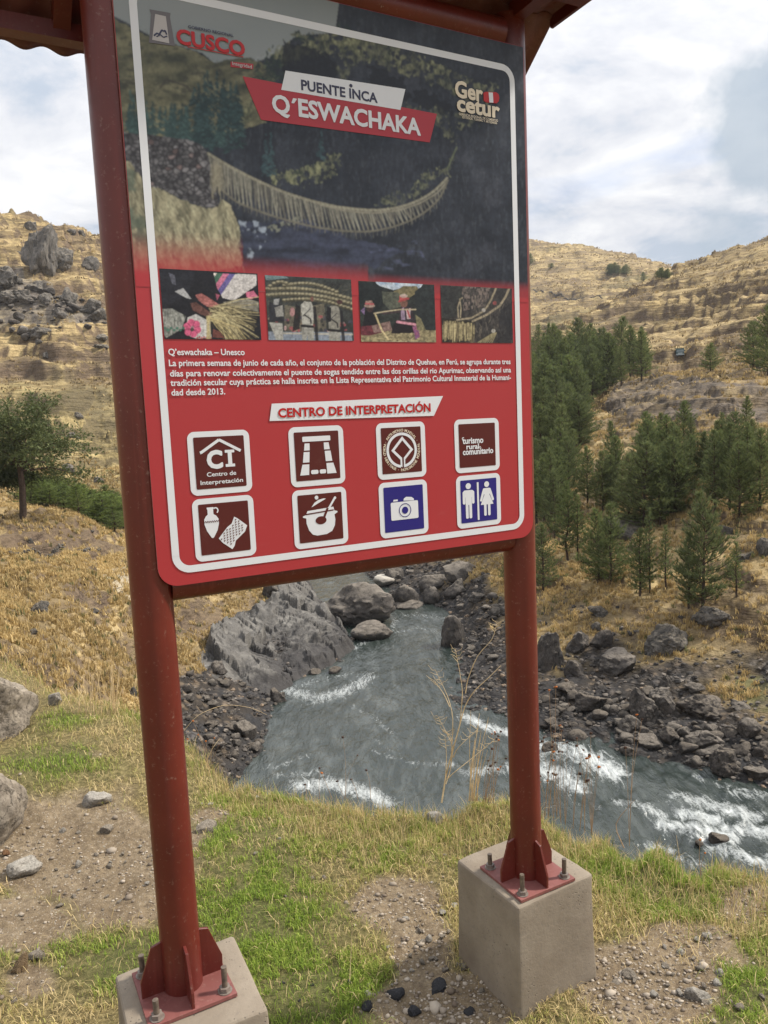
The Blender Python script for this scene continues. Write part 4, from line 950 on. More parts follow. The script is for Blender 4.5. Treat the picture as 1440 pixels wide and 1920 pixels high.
def man(x, s, shirt, y0=290):
    p.poly(zp((x - 45, y0 + 20), (x - 20, y0 - 5), (x + 30, y0), (x + 50, y0 + 60), (x + 40, y0 + 170), (x - 35, y0 + 165)), shirt, tuple(int(c * .8) for c in shirt), p.n(6, 3, 25))
    p.line(zp((x - 36, y0 + 168), (x + 40, y0 + 176)), 5, (30, 30, 34)); p.line(zp((x - 20, y0 + 90), (x + 24, y0 + 120), (x + 28, y0 + 150)), 2.6, (40, 40, 44)); p.line(zp((x + 20, y0 + 50), (x - 30, y0 + 100)), 2, (70, 70, 72))
    p.poly(zp((x - 38, y0 + 178), (x + 45, y0 + 184), (x + 50, y0 + 285), (x + 8, y0 + 285), (x + 2, y0 + 230), (x - 8, y0 + 285), (x - 34, y0 + 285)), (150, 150, 142), (116, 116, 112), p.n(6, 3, 26))
    p.line(zp((x + 52, y0 + 40), (x + 62, y0 + 160), (x + 70, y0 + 270)), 6, (28, 28, 34), .9)
man(1120, 1, (168, 168, 160)); man(1310, .9, (136, 134, 124), 320)
p.poly(zp((850, 290), (950, 310), (955, 430), (850, 430)), (40, 42, 50)); p.poly(zp((890, 330), (945, 310), (955, 390), (900, 395)), (128, 128, 124)); p.poly(zp((850, 435), (945, 440), (950, 560), (900, 560), (870, 480)), (150, 150, 144)); p.poly(zp((885, 270), (925, 265), (915, 310), (880, 310)), (132, 134, 136))
p.poly(zp((1260, 320), (1290, 330), (1290, 430), (1262, 430)), (30, 30, 36)); p.ell(*Z1(1155, 268), 3.4, 5, (120, 78, 66)); p.ell(*Z1(1350, 290), 6, 5, (70, 44, 44))
p.poly(zp((1040, 300), (1075, 330), (1065, 480), (1015, 500)), (26, 27, 32), amt=.9); p.ell(*Z1(1015, 360), 5, 9, (176, 120, 124), .8)
p.build('printed_photo', 1, INK, board)
# two women sitting on straw
Z2 = lambda a, b: (650 + a / 4.114, 510 + b / 4.114)
zq = lambda *l: [Z2(*q) for q in l]
p = thumb(.6625, .931, .2365, .4155, 210, 142); X, Y = p.X, p.Y
p.put(np.ones_like(X), (48, 54, 52), (28, 32, 34), p.n(9, 4, 31) * 1.7 - .35)
p.poly(zq((190, 70), (590, 90), (560, 130), (440, 120), (360, 140), (260, 110)), (178, 190, 202), (110, 146, 186), p.n(12, 3, 33) * 1.6 - .2)
p.poly(zq((360, 150), (440, 108), (540, 110), (560, 150), (480, 200), (380, 200)), (128, 116, 74), (84, 80, 56), p.n(6, 3, 34))
p.poly(zq((85, 90), (210, 70), (280, 130), (300, 260), (230, 300), (100, 280)), (34, 42, 44), (22, 28, 32), p.n(7, 3, 35), 3)
p.poly(zq((270, 150), (400, 160), (420, 270), (330, 290), (280, 240)), (92, 96, 80), (56, 62, 56), p.n(6, 3, 36))
p.poly(zq((520, 140), (690, 90), (690, 460), (600, 450), (540, 330)), (44, 52, 54), (26, 32, 36), p.n(8, 3, 37), 3)
p.poly(zq((100, 480), (300, 450), (690, 450), (690, 560), (100, 560)), (150, 138, 96), (96, 88, 64), p.n(5, 4, 38) * 1.7 - .3)
for k in range(90): x, y = R_.uniform(230, 560), R_.uniform(470, 545); p.line([Z2(x, y), Z2(x + R_.uniform(-50, 50), y + R_.uniform(-18, 18))], 1.1, R_.choice(((186, 172, 124), (120, 108, 76))), .7)
p.poly(zq((140, 300), (215, 290), (235, 420), (120, 430)), (26, 26, 32)); p.ell(*Z2(178, 280), 7, 8, (62, 44, 44)); p.ell(*Z2(175, 262), 11, 3.4, (150, 130, 116)); p.poly(zq((145, 222), (195, 222), (205, 262), (140, 265)), (140, 110, 100)); p.line(zq((145, 245), (203, 248)), 3, (170, 60, 70))
p.poly(zq((105, 420), (230, 410), (300, 460), (180, 490), (110, 490)), (120, 40, 56), (60, 24, 36), p.n(5, 3, 39)); p.poly(zq((190, 415), (330, 380), (350, 450), (210, 470)), (150, 120, 112), (90, 60, 60), p.n(4, 3, 40)); p.poly(zq((105, 300), (140, 270), (135, 330)), (110, 84, 130))
p.poly(zq((415, 270), (500, 270), (525, 380), (400, 380)), (52, 42, 52)); p.poly(zq((415, 290), (440, 270), (450, 370), (420, 370)), (134, 112, 140)); p.poly(zq((455, 290), (490, 280), (490, 360), (465, 365)), (186, 160, 166)); p.line(zq((465, 290), (485, 350)), 3, (176, 50, 56))
p.ell(*Z2(440, 240), 7.5, 9, (110, 72, 60)); p.poly(zq((405, 185), (450, 172), (470, 205), (405, 230)), (176, 56, 56)); p.line(zq((402, 228), (475, 205)), 3.2, (150, 40, 44)); p.ell(*Z2(438, 185), 8, 4, (180, 170, 160), .7)
p.poly(zq((370, 390), (530, 385), (545, 470), (340, 475)), (30, 26, 32)); p.line(zq((390, 385), (525, 405)), 4.5, (190, 120, 140)); p.poly(zq((505, 420), (545, 410), (565, 500), (530, 520)), (160, 70, 100), (80, 60, 120), p.n(3, 3, 42))
p.line(zq((210, 320), (300, 305), (410, 290), (530, 290)), 2.4, (170, 156, 124)); p.line(zq((220, 330), (270, 450), (320, 520)), 3, (190, 172, 120)); p.poly(zq((530, 330), (570, 360), (610, 450), (540, 450)), (128, 122, 84), (80, 78, 56), p.n(4, 3, 43)); p.line(zq((280, 320), (410, 305)), 4, (60, 46, 50))
p.build('printed_photo', 1, INK, board)
# looking along the hanging bridge
p = thumb(.954, 1.238, .2365, .4155, 215, 142); X, Y = p.X, p.Y
p.put(np.ones_like(X), (66, 62, 60), (38, 38, 42), p.n(7, 4, 51, .8, 1.6) * 1.7 - .35)
p.put(inpoly(X, Y, zq((880, 110), (1110, 110), (1080, 260), (900, 300))) * sstep(.4, .6, p.n(4, 3, 52, .7, 1.6)) * .6, (128, 112, 104))
p.poly(zq((735, 110), (880, 115), (900, 250), (820, 360), (735, 340)), (56, 58, 56), (34, 36, 40), p.n(5, 3, 53))
p.poly(zq((735, 355), (990, 380), (985, 470), (920, 545), (740, 545)), (40, 38, 34))
for k in range(170):
    x = R_.uniform(740, 985); y = 372 + (x - 735) * .07 + R_.uniform(0, 40); p.line([Z2(x, y), Z2(x + R_.uniform(-6, 6), y + R_.uniform(50, 140))], R_.uniform(1, 2), R_.choice(((150, 138, 94), (112, 100, 70), (74, 66, 50), (176, 162, 112))), .75)
for P_, w in (((850, 370), (960, 355), (1060, 300), (1110, 220), (1150, 125)), 3.4), (((970, 380), (1080, 330), (1180, 260), (1225, 190), (1255, 120)), 4), (((860, 350), (855, 270), (875, 210), (890, 200)), 2.4), (((870, 210), (880, 280), (875, 350)), 2.4): p.line(zq(*P_), w, (140, 128, 102))
for k in range(80): x, y = R_.uniform(980, 1230), R_.uniform(180, 480); p.line([Z2(x, y), Z2(x + R_.uniform(-20, 20), y + R_.uniform(20, 70))], 1.2, R_.choice(((112, 104, 90), (74, 70, 66), (52, 50, 52))), .6)
for k in range(7): p.line(zq((1010 + k * 18, 545), (1130 + k * 4, 470)), 1.8, (140, 130, 90), .8)
p.poly(zq((1180, 300), (1275, 230), (1275, 545), (1150, 545)), (40, 42, 50), (28, 30, 36), p.n(6, 3, 55), 4, amt=.7)
p.ell(*Z2(1140, 240), 4, 4, (150, 60, 60), .7); p.ell(*Z2(1055, 295), 4, 4, (150, 144, 136)); p.ell(*Z2(1130, 455), 4, 4, (170, 166, 156), .8)
p.build('printed_photo', 1, INK, board)

# ---- ribbons and lettering
U = lambda x, y: tuple(bd(x, y))
flat_poly([[U(454.5, 143.4), U(489, 225), U(805, 267.4), U(818.5, 214)]], 2, 'title_ribbon', V_RIB, board)
flat_poly([[U(534.7, 133), U(526.7, 169), U(750, 206.8), U(759.3, 167.7)]], 3, 'title_ribbon', V_WHITE, board)
flat_poly([[U(509, 757), U(505, 789.4), U(813, 779.6), U(830, 742.6)]], 2, 'heading_ribbon', V_WHITE, board)
def letters(name, mat, *mbs):
    o = MB()
    for m in mbs: o.add(m.v, m.f)
    return link(name, o.mesh(name, fix=False), board, mat)
def dot_poly(x, y, r, n=10): c = U(x, y); return [(c[0] + r * math.cos(6.283 * i / n), c[1] + r * math.sin(6.283 * i / n)) for i in range(n)]
m1 = text_px('PUENTE INCA', (564.5, 168.4), (707, 193.6), (564.5, 150), 4, bold=.028)
flat_poly([dot_poly(657, 161.5, .0052)], 4, mb=m1)
letters('lettering', V_INK, m1)
letters('lettering', V_WHITE, text_px('Q´ESWACHAKA', (511, 213), (787.6, 251.5), (511, 180.5), 4, bold=.034))
letters('lettering', V_RTXT, text_px('CENTRO DE INTERPRETACIÓN', (521.5, 779.9), (806.5, 773.6), (521.5, 763.4), 4, bold=.034))
lines = [('Q’eswachaka – Unesco', (315.6, 666.0), (458.5, 665.5)), ('La primera semana de junio de cada año, el conjunto de la población del Distrito de Quehue, en Perú, se agrupa durante tres', (316.7, 686), (956.5, 683)),
         ('días para renovar colectivamente el puente de sogas tendido entre las dos orillas del rio Apurimac, observando así una', (318.5, 704.8), (957.4, 699)),
         ('tradición secular cuya práctica se halla inscrita en la Lista Representativa del Patrimonio Cultural Inmaterial de la Humani-', (319.6, 722.4), (957.4, 713)), ('dad desde 2013.', (321.3, 741.4), (422, 739.5))]
letters('paragraph_lettering', V_WHITE, *[text_px(s, a, b, (a[0], a[1] - 11.8), 2, bold=.022) for s, a, b in lines])
# regional government logo
g1 = [U(*q) for q in ((280, 18), (319.4, 25), (318.4, 33), (327.8, 87), (279, 80.5), (283, 28))]
lg = flat_poly([g1], 2, 'government_logo', V_GREY, board)
m = MB(); flat_poly([[U(*q) for q in ((290.5, 27), (310.5, 31.5), (317, 82), (285, 75.5))]], 3, mb=m); link('logo_niche', m.mesh('logo_niche', fix=False), board, V_LGREY)
def strokes(P_, w, level, mb):
    for (a, b) in zip(P_[:-1], P_[1:]):
        a, b = np.array(U(*a)), np.array(U(*b)); d = b - a; n_ = np.array([-d[1], d[0]]) / (np.hypot(*d) + 1e-9) * w / 2; flat_poly([[a - n_, b - n_, b + n_, a + n_]], level, mb=mb)
m = MB(); strokes([(288, 68), (294, 63), (298, 66), (303, 57), (306, 60), (309, 58), (312, 66)], .004, 4, m); strokes([(293, 70), (300, 66), (306, 71), (313, 69)], .003, 4, m)
letters('lettering', V_INK, text_px('GOBIERNO REGIONAL', (352.4, 53.2), (437.5, 70.8), (352.4, 47.6), 4, bold=.02)); link('logo_drawing', m.mesh('logo_drawing', fix=False), board, V_INK)
m = text_px('CUSCO', (332, 82.6), (458.5, 104.5), (332, 56.0), 4, bold=.038); strokes([(351, 88.5), (455.5, 107.6)], .0022, 4, m)
letters('lettering', V_RTXT, m)
flat_poly([[U(432, 116), U(474.6, 120.5), U(474, 130.5), U(432, 126)]], 2, 'motto_label', V_RIB, board)
letters('lettering', V_LGREY, text_px('Integridad', (435, 124.2), (471.5, 127.8), (435, 117.8), 4, bold=.02))
# tourism office logo, top right
letters('lettering', V_CREAM, text_px('Ger', (853, 183), (904, 188.9), (853, 153.5), 4, bold=.036), text_px('cetur', (856.5, 209.2), (935.5, 220), (856.5, 179.8), 4, bold=.036),
        text_px('GERENCIA REGIONAL DE COMERCIO', (859.5, 217.5), (932.5, 228), (859.5, 213), 4, bold=.012), text_px('EXTERIOR, TURISMO Y ARTESANÍA', (866, 223), (931, 233), (866, 218.8), 4, bold=.012))
fl_ = [U(*q) for q in ((905.5, 175), (909, 172.5), (929, 173.5), (934, 177), (935.5, 184), (934, 191), (930, 194.5), (910, 192.5), (906, 189))]
flat_poly([fl_], 3, 'flag_emblem', V_RTXT, board)
flat_poly([[U(*q) for q in ((915, 173.8), (923, 174.4), (924, 193.4), (916.5, 192.8))]], 4, 'flag_band', V_WHITE, board)

# ---- pictogram stickers
CU = [(.115, .2915), (.4105, .587), (.6995, .8765), (.989, 1.169)]; CVr = [(-.187, -.011), (-.372, -.1965)]
def circ(cx, cy, r, n=28, a0=0, a1=360, ry=None): return [(cx + r * math.cos(math.radians(a0 + (a1 - a0) * i / n)), cy + (ry or r) * math.sin(math.radians(a0 + (a1 - a0) * i / n))) for i in range(n + (0 if a1 - a0 == 360 else 1))]
def ann(cx, cy, r0, r1, n=40, a0=0, a1=360, k=1.0):
    P_ = []
    for i in range(n):
        a, b = (math.radians(a0 + (a1 - a0) * q / n) for q in (i, i + 1))
        P_.append([(cx + r0 * math.cos(a), cy + k * r0 * math.sin(a)), (cx + r1 * math.cos(a), cy + k * r1 * math.sin(a)), (cx + r1 * math.cos(b), cy + k * r1 * math.sin(b)), (cx + r0 * math.cos(b), cy + k * r0 * math.sin(b))])
    return P_
def stroke_n(P_, w):
    o = []
    for a, b in zip(P_[:-1], P_[1:]):
        a, b = np.array(a), np.array(b); d = b - a; n_ = np.array([-d[1], d[0]]) / np.hypot(*d) * w / 2; o.append([tuple(a - n_), tuple(b - n_), tuple(b + n_), tuple(a + n_)])
    return o
def rr(x0, y0, x1, y1, r=.02): return rrect(x0, y0, x1, y1, r, 4)
def sticker(ci, ri, field, sym, cut=(), texts=()):
    u0, u1 = CU[ci]; v0, v1 = CVr[ri]; w, h = u1 - u0, v1 - v0
    f = flat_poly([rrect(u0, v0, u1, v1, .020)], 1, 'pictogram_sticker', V_WHITE, sign); f['label'] = {0: 'brown', 1: 'blue'}[0 if field is V_BROWN else 1] + ' pictogram sticker'
    i0, i1, j0, j1 = u0 + .0165, u1 - .0165, v0 + .017, v1 - .0155
    flat_poly([rrect(i0, j0, i1, j1, .003, 2)], 2, 'field', field, f)
    tr = lambda P_: [(i0 + q[0] * (i1 - i0), j0 + q[1] * (j1 - j0)) for q in P_]
    mb = MB()
    for P_ in sym: flat_poly([tr(P_)], 3, mb=mb)
    for s, a, b, cap, kw in texts: text_uv(s, tr([a])[0], tr([b])[0], cap * (j1 - j0), 3, mb=mb, **kw)
    link('symbol', mb.mesh('symbol', fix=False), f, V_WHITE)
    if cut:
        mc = MB()
        for P_ in cut: flat_poly([tr(P_)], 4, mb=mc)
        link('symbol_detail', mc.mesh('symbol_detail', fix=False), f, field)
    return f, tr
# interpretation centre
sticker(0, 0, V_BROWN, stroke_n([(.125, .70), (.50, .935), (.92, .70)], .055) + [[(.12, .665), (.15, .735), (.105, .73)]], (), [
    ('C', (.245, .40), (.535, .40), .325, dict(bold=.05)), ('Centro de', (.215, .235), (.80, .235), .083, dict(bold=.02)), ('Interpretación', (.08, .085), (.93, .085), .083, dict(bold=.02))])
mI = [rr(.60, .40, .79, .455, .004), rr(.60, .675, .79, .73, .004), rr(.655, .44, .735, .69, .004)]
u0, u1 = CU[0]; v0, v1 = CVr[0]; i0, i1, j0, j1 = u0 + .0165, u1 - .0165, v0 + .017, v1 - .0155
flat_poly([[(i0 + q[0] * (i1 - i0), j0 + q[1] * (j1 - j0)) for q in P_] for P_ in mI], 3, 'lettering', V_WHITE, board)
# inca doorway
def quad(*q): return list(q)
sticker(1, 0, V_BROWN, [rr(.18, .80, .81, .905, .018), quad((.205, .62), (.33, .62), (.335, .765), (.225, .765)), quad((.165, .375), (.31, .375), (.325, .59), (.195, .59)), quad((.09, .115), (.29, .115), (.305, .335), (.15, .335)),
                        quad((.655, .62), (.785, .62), (.765, .765), (.655, .765)), quad((.68, .375), (.83, .375), (.80, .59), (.665, .59)), quad((.70, .115), (.915, .115), (.85, .335), (.69, .335)), rr(.335, .125, .50, .21, .03), rr(.53, .125, .675, .21, .03)])
# world heritage emblem with its ring of words
kx = (CVr[0][1] - CVr[0][0] - .0325) / (CU[2][1] - CU[2][0] - .033)
emb = ann(.50, .50, .325, .385, 48, -84, 264, 1 / kx)
emb += [quad((.235, .50), (.52, .80), (.52, .715), (.315, .50)), quad((.52, .80), (.79, .50), (.71, .50), (.52, .715)), quad((.235, .50), (.315, .50), (.50, .33), (.455, .29)), quad((.79, .50), (.71, .50), (.54, .33), (.575, .29)),
        quad((.455, .29), (.50, .33), (.50, .125), (.455, .145)), quad((.575, .29), (.54, .33), (.54, .125), (.575, .145))]
f3, tr3 = sticker(2, 0, V_BROWN, emb)
mb = MB()
def ring_text(s, mid, r, flip):
    n = len(s); st = 6.3
    for i, ch in enumerate(s):
        if ch == ' ': continue
        a = mid + (-(i - (n - 1) / 2) * st if not flip else (i - (n - 1) / 2) * st)
        cu = bpy.data.curves.new('lettering', 'FONT'); cu.body = ch; cu.size = 1; cu.fill_mode = 'FRONT'; cu.offset = .02; cu.resolution_u = 2; cu.align_x = 'CENTER'
        o = bpy.data.objects.new('lettering', cu); COL.objects.link(o); me = bpy.data.meshes.new_from_object(o.evaluated_get(bpy.context.evaluated_depsgraph_get()))
        V = np.array([v.co[:] for v in me.vertices]); Fc = [tuple(q.vertices) for q in me.polygons]; up_ = [q.normal.z > 0 for q in me.polygons]
        bpy.data.objects.remove(o); bpy.data.curves.remove(cu); bpy.data.meshes.remove(me)
        sc_ = .084; rot = math.radians(a - 90 if not flip else a + 90); c_, s_ = math.cos(rot), math.sin(rot)
        ox, oy = r * math.cos(math.radians(a)), r * math.sin(math.radians(a))
        Q = [((.50 + ox + (v[0] * c_ - v[1] * s_) * sc_), (.50 + (oy + (v[0] * s_ + v[1] * c_) * sc_) / kx)) for v in V]
        mb.add([Lc(q[0], LV[3], q[1]) for q in tr3(Q)], [f if k else f[::-1] for f, k in zip(Fc, up_)])
ring_text('PATRIMONIO MUNDIAL', 90, .405, False)
ring_text('WORLD HERITAGE', 205, .465, True); ring_text('PATRIMOINE MONDIAL', 320.5, .465, True)
ring_text('·', 154, .41, False); ring_text('·', 26, .41, False); ring_text('·', 256.5, .41, False)
link('ring_lettering', mb.mesh('ring_lettering', fix=False), f3, V_CREAM)
# community tourism
sticker(3, 0, V_BROWN, ann(.115, .665, .018, .036, 14, 40, 330) + ann(.565, .44, .014, .030, 14, -60, 230), (), [('turismo', (.095, .55), (.66, .55), .135, dict(bold=.035)), ('rural', (.195, .42), (.535, .42), .115, dict(bold=.035)), ('comunitario', (.095, .295), (.93, .295), .135, dict(bold=.035))])
# jar and textile
jar = [(.10, .70), (.135, .76), (.175, .79), (.175, .885), (.165, .90), (.165, .93), (.30, .93), (.30, .90), (.29, .885), (.29, .79), (.34, .76), (.385, .69), (.385, .60), (.35, .47), (.27, .335), (.245, .32), (.22, .335), (.14, .47), (.10, .60)]
hd = ann(.335, .86, .035, .06, 14, -60, 130, 1.1)
cl = [(.36, .30), (.45, .40), (.55, .51), (.64, .57), (.70, .70), (.765, .66), (.86, .58), (.955, .50), (.90, .38), (.80, .30), (.70, .22), (.67, .12), (.62, .055), (.53, .13), (.44, .20)]
cut = []
for k in range(13): x = .105 + k * .0215; cut.append(quad((x, .625 + (k % 2) * .03), (x, .645 + (k % 2) * .03), (x + .0215, .645 + ((k + 1) % 2) * .03), (x + .0215, .625 + ((k + 1) % 2) * .03)))
for a in range(9):
    for b in range(12):
        x, y = .40 + a * .062, .10 + b * .05 + a * .012
        if all(inpoly(np.array([x + q * .02]), np.array([y + q2 * .02]), cl)[0] for q, q2 in ((0, 0), (2, 0), (0, 2.4), (-.6, 1), (2.2, 2))): cut.append([(x, y + .042), (x, y), (x + .036, y + .042)])
sticker(0, 1, V_BROWN, [jar, cl] + hd, cut)
# cooking pot
pot = [(.205, .66), (.80, .70), (.815, .62), (.885, .60), (.89, .575), (.815, .535), (.83, .43), (.81, .30), (.745, .19), (.62, .135), (.40, .125), (.30, .155), (.22, .25), (.17, .40), (.17, .51), (.10, .53), (.095, .555), (.17, .585)]
lid = [(.30, .73), (.37, .82), (.47, .875), (.58, .895), (.64, .885), (.55, .845), (.45, .80), (.37, .76)]
sticker(1, 1, V_BROWN, [pot, lid, circ(.425, .925, .042)] + stroke_n([(.845, .89), (.64, .60)], .045) + [circ(.845, .885, .03)],
        [circ(.50, .44, .125, 20, 0, 360, .085), ] + stroke_n([(.665, .685), (.575, .50)], .05) + [quad((.16, .605), (.80, .645), (.80, .62), (.16, .58))])
# camera
sticker(2, 1, V_BLUE, [rr(.165, .255, .86, .655, .03), quad((.23, .675), (.345, .675), (.345, .715), (.24, .715)), quad((.49, .675), (.755, .66), (.755, .70), (.70, .74), (.56, .755), (.50, .72))],
        ann(.52, .46, .138, .155, 36, 0, 360) + [circ(.52, .46, .080)])
# toilets
man_ = [rr(.05, .44, .12, .74, .03), rr(.30, .44, .37, .74, .03), rr(.065, .60, .355, .765, .05), rr(.125, .42, .295, .70, .01), rr(.125, .10, .20, .46, .03), rr(.22, .10, .295, .46, .03), circ(.21, .86, .072, 24, 0, 360, .072 / 1.03)]
wom = [[(.62, .77), (.66, .775), (.78, .775), (.82, .77), (.85, .70), (.92, .49), (.885, .465), (.865, .47), (.80, .64), (.79, .62), (.90, .385), (.54, .385), (.65, .62), (.64, .64), (.575, .47), (.545, .465), (.52, .49), (.59, .70)], rr(.63, .12, .70, .40, .03), rr(.74, .12, .81, .40, .03), circ(.72, .865, .068, 24, 0, 360, .068)]
sticker(3, 1, V_BLUE, man_ + wom + [rr(.445, .04, .495, .93, .005)])

# ---- corrugated roof over the board
RIDGE_W, RIDGE_V, EAVE_W, EAVE_V, FRONT_W = .06, 1.335, .386, 1.079, -.17
def roof_sheet(w0, v0, w1, v1, u0, u1):
    nu = int((u1 - u0) / .009); us = np.linspace(u0, u1, nu); nv_ = 26
    V = []; 
    for k in range(nv_):
        f = k / (nv_ - 1)
        for u in us:
            s_ = .0085 * math.sin((u - .07) * 2 * math.pi / .105)
            V.append(Lc(u, w0 + (w1 - w0) * f, v0 + (v1 - v0) * f + s_ + .011))
    n_ = len(V); V = V + [(a, b, c + .0025) for a, b, c in V]
    q = grid_quads(nv_, nu); Q = np.concatenate([q, q[:, ::-1] + n_])
    e1 = np.array([[i, i + 1, i + 1 + n_, i + n_] for i in range(nu - 1)]); b0 = (nv_ - 1) * nu; e2 = e1[:, ::-1] + b0
    e3 = np.array([[i * nu, i * nu + n_, (i + 1) * nu + n_, (i + 1) * nu] for i in range(nv_ - 1)]); e4 = e3[:, ::-1] + nu - 1
    return V, np.concatenate([Q, e1, e2, e3, e4])
UA, UB = -.62, 1.497
Va, Qa = roof_sheet(RIDGE_W, RIDGE_V, EAVE_W, EAVE_V, UA, UB); Vb, Qb = roof_sheet(RIDGE_W + .030, RIDGE_V + .002, FRONT_W, RIDGE_V + .012, UA, UB)
rf = link('roof', mesh_np('roof', Va + Vb, quads=np.concatenate([Qa, Qb + len(Va)])), sign, ROOFM)
def bar(mb, a, b, w, h):
    a, b = np.array(a, float), np.array(b, float); d = b - a; L_ = np.linalg.norm(d); d /= L_; s_ = np.cross(d, [0, 0, 1.]); s_ /= np.linalg.norm(s_); t_ = np.cross(s_, d)
    V = [p_ + s_ * i * w / 2 + t_ * j * h / 2 for p_ in (a, b) for i, j in ((-1, -1), (1, -1), (1, 1), (-1, 1))]
    mb.add(V, [(0, 1, 2, 3), (7, 6, 5, 4), (0, 4, 5, 1), (1, 5, 6, 2), (2, 6, 7, 3), (3, 7, 4, 0)])
sl_ = math.atan2(RIDGE_V - EAVE_V, EAVE_W - RIDGE_W)
for u_r in (-.075, 1.30):
    mb = MB(); bar(mb, Lc(u_r, RIDGE_W + .01, RIDGE_V - .036), Lc(u_r, EAVE_W - .085, EAVE_V + .036), .045, .05); mb.build('rafter', RED, rf)
    mb = MB(); bar(mb, Lc(u_r, RIDGE_W - .03, RIDGE_V - .030), Lc(u_r, FRONT_W + .03, RIDGE_V - .026), .045, .05); mb.build('rafter', RED, rf)
mb = MB(); bar(mb, Lc(UA + .02, .300, 1.103), Lc(UB - .04, .300, 1.103), .05, .045); mb.build('purlin', RED, rf)
mb = MB(); bar(mb, Lc(UA + .02, -.13, RIDGE_V - .020), Lc(UB - .04, -.13, RIDGE_V - .020), .05, .045); mb.build('purlin', RED, rf)
mb = MB(); bar(mb, Lc(UB - .004, RIDGE_W + .012, RIDGE_V + .008), Lc(UB - .004, FRONT_W - .004, RIDGE_V + .014), .012, .062); mb.build('barge_strip', RED, rf)

# ---- concrete footings
CONC = NT('cast_concrete'); V = CONC.obj()
a = CONC.noise(4, 7, 0.62, V); b = CONC.noise(55, 5, 0.7, V); pit = CONC.n('TexVoronoi', Scale=70.0); CONC.set(pit.inputs['Vector'], V)
cc_ = CONC.ramp(a, [(0.3, (.175, .142, .108)), (0.55, (.240, .202, .158)), (0.75, (.295, .255, .205))])
cc_ = CONC.mix(CONC.ramp(b, [(0.30, 0.45), (0.46, 0.0)]), cc_, (.16, .14, .12))
hole = CONC.math('MULTIPLY', CONC.ramp(pit.outputs['Distance'], [(0.10, 1.0), (0.22, 0.0)]), CONC.ramp(CONC.noise(9, 3, 0.6, V), [(0.52, 0.0), (0.62, 1.0)]))
cc_ = CONC.mix(CONC.math('MULTIPLY', hole, 0.7), cc_, (.09, .08, .07))
sz = CONC.n('SeparateXYZ'); CONC.set(sz.inputs[0], V)
cc_ = CONC.mix(CONC.ramp(CONC.math('ADD', sz.outputs[2], CONC.math('MULTIPLY', a, 0.16)), [(0.06, 0.55), (0.17, 0.0)]), cc_, (.17, .135, .10))
CONC.base(cc_, 0.92, 0, 0.2); CONC.bump(CONC.math('ADD', CONC.math('MULTIPLY', b, 0.7), CONC.math('MULTIPLY', hole, -1.6)), 0.5, 0.006)
def footing(c, size, ztop, zbot, label, rz, seed):
    import bmesh
    h = ztop - zbot; bm = bmesh.new(); bmesh.ops.create_cube(bm, size=1)
    for v in bm.verts:
        s_ = size * (1.0 if v.co.z > 0 else 1.05); v.co.x *= s_; v.co.y *= s_; v.co.z = (v.co.z + .5) * h
    bmesh.ops.bevel(bm, geom=[e for e in bm.edges if any(v.co.z > h * .5 for v in e.verts)], offset=.012, segments=3, affect='EDGES', profile=.55)
    bmesh.ops.subdivide_edges(bm, edges=bm.edges[:], cuts=9, use_grid_fill=True)
    for v in bm.verts:
        q = np.array([[v.co.x, v.co.y, v.co.z]]); n_ = (vnoise3(q * 9 + seed, 5) - .5)[0] * .010 + (vnoise3(q * 31 + seed, 6) - .5)[0] * .004
        d = Vector((v.co.x, v.co.y, 0)).normalized() if abs(v.co.z - h) > .02 else Vector((0, 0, 1)); v.co += d * n_
    me = bpy.data.meshes.new('concrete_block'); bm.to_mesh(me); bm.free(); me.polygons.foreach_set('use_smooth', [True] * len(me.polygons)); me.set_sharp_from_angle(angle=math.radians(50))
    o = link('concrete_block', me, mat=CONC.m, loc=(c[0], c[1], zbot), rot=(0, 0, rz)); return tag(o, label, 'concrete block', 'concrete footings under the sign')
blk = np.array([[.229, 2.859], [.432, 2.542], [.726, 2.706]])
footing((blk[0] + blk[2]) / 2, .368, -1.7365, -2.36, 'square concrete block under the sign post nearer the river, three sides clear of the grass', math.radians(30.5), 1)
footing((-.640, 2.092), .372, -1.6535, -2.36, 'square concrete block cut by the bottom edge, under the sign post nearer the gravel patch', math.radians(26), 4)
# ------------------------------------------------------------------ dry bunch grass on the slopes (nobody could count the tufts)
def scatter_valley(n, seed, d0, d1, a0=-29, a1=30):
    r = np.random.default_rng(seed); a = np.radians(r.uniform(a0, a1, n)); l = r.uniform(math.log(d0), math.log(d1), n); D = np.exp(l)
    x, y = np.sin(a) * D, np.cos(a) * D
    Z = [bil(AZ, LD, g_, a, l) for g_ in (TZ, np.maximum(rockm, cliff * .8), gravel, brown)]
    return x, y, D, Z, r
x, y, D, (z, ro, gv, br), r = scatter_valley(110000, 401, 19, 120)
px, py, _ = project(np.stack([x, y, z], -1))
cl = fbm2(x / 2.6, y / 2.6, 4, 403)
pr = (1 - np.clip(ro * 1.2, 0, 1)) * (1 - np.clip(gv * 1.6, 0, 1)) * (1 - .75 * br) * (.30 + .7 * sstep(.36, .56, cl)) * (z > ZW + .8) * (py < 1500)
k = r.random(len(x)) < pr * .8
x, y, z, D = x[k], y[k], z[k], D[k]; n = len(x); K = 9
tone = (fbm2(x / 6, y / 6, 3, 405) * .7 + r.random(n) * .5)
hh = r.uniform(.13, .34, n) * (0.8 + D / 160)
rep = lambda q: np.repeat(q, K)
X, Y, Zt = rep(x) + r.normal(0, .07, n * K), rep(y) + r.normal(0, .07, n * K), rep(z)
m = np.clip(rep(tone) + r.normal(0, .16, n * K), 0, 1)[:, None]
cols = np.array([.23, .160, .070]) * (1 - m) + np.array([.62, .465, .215]) * m
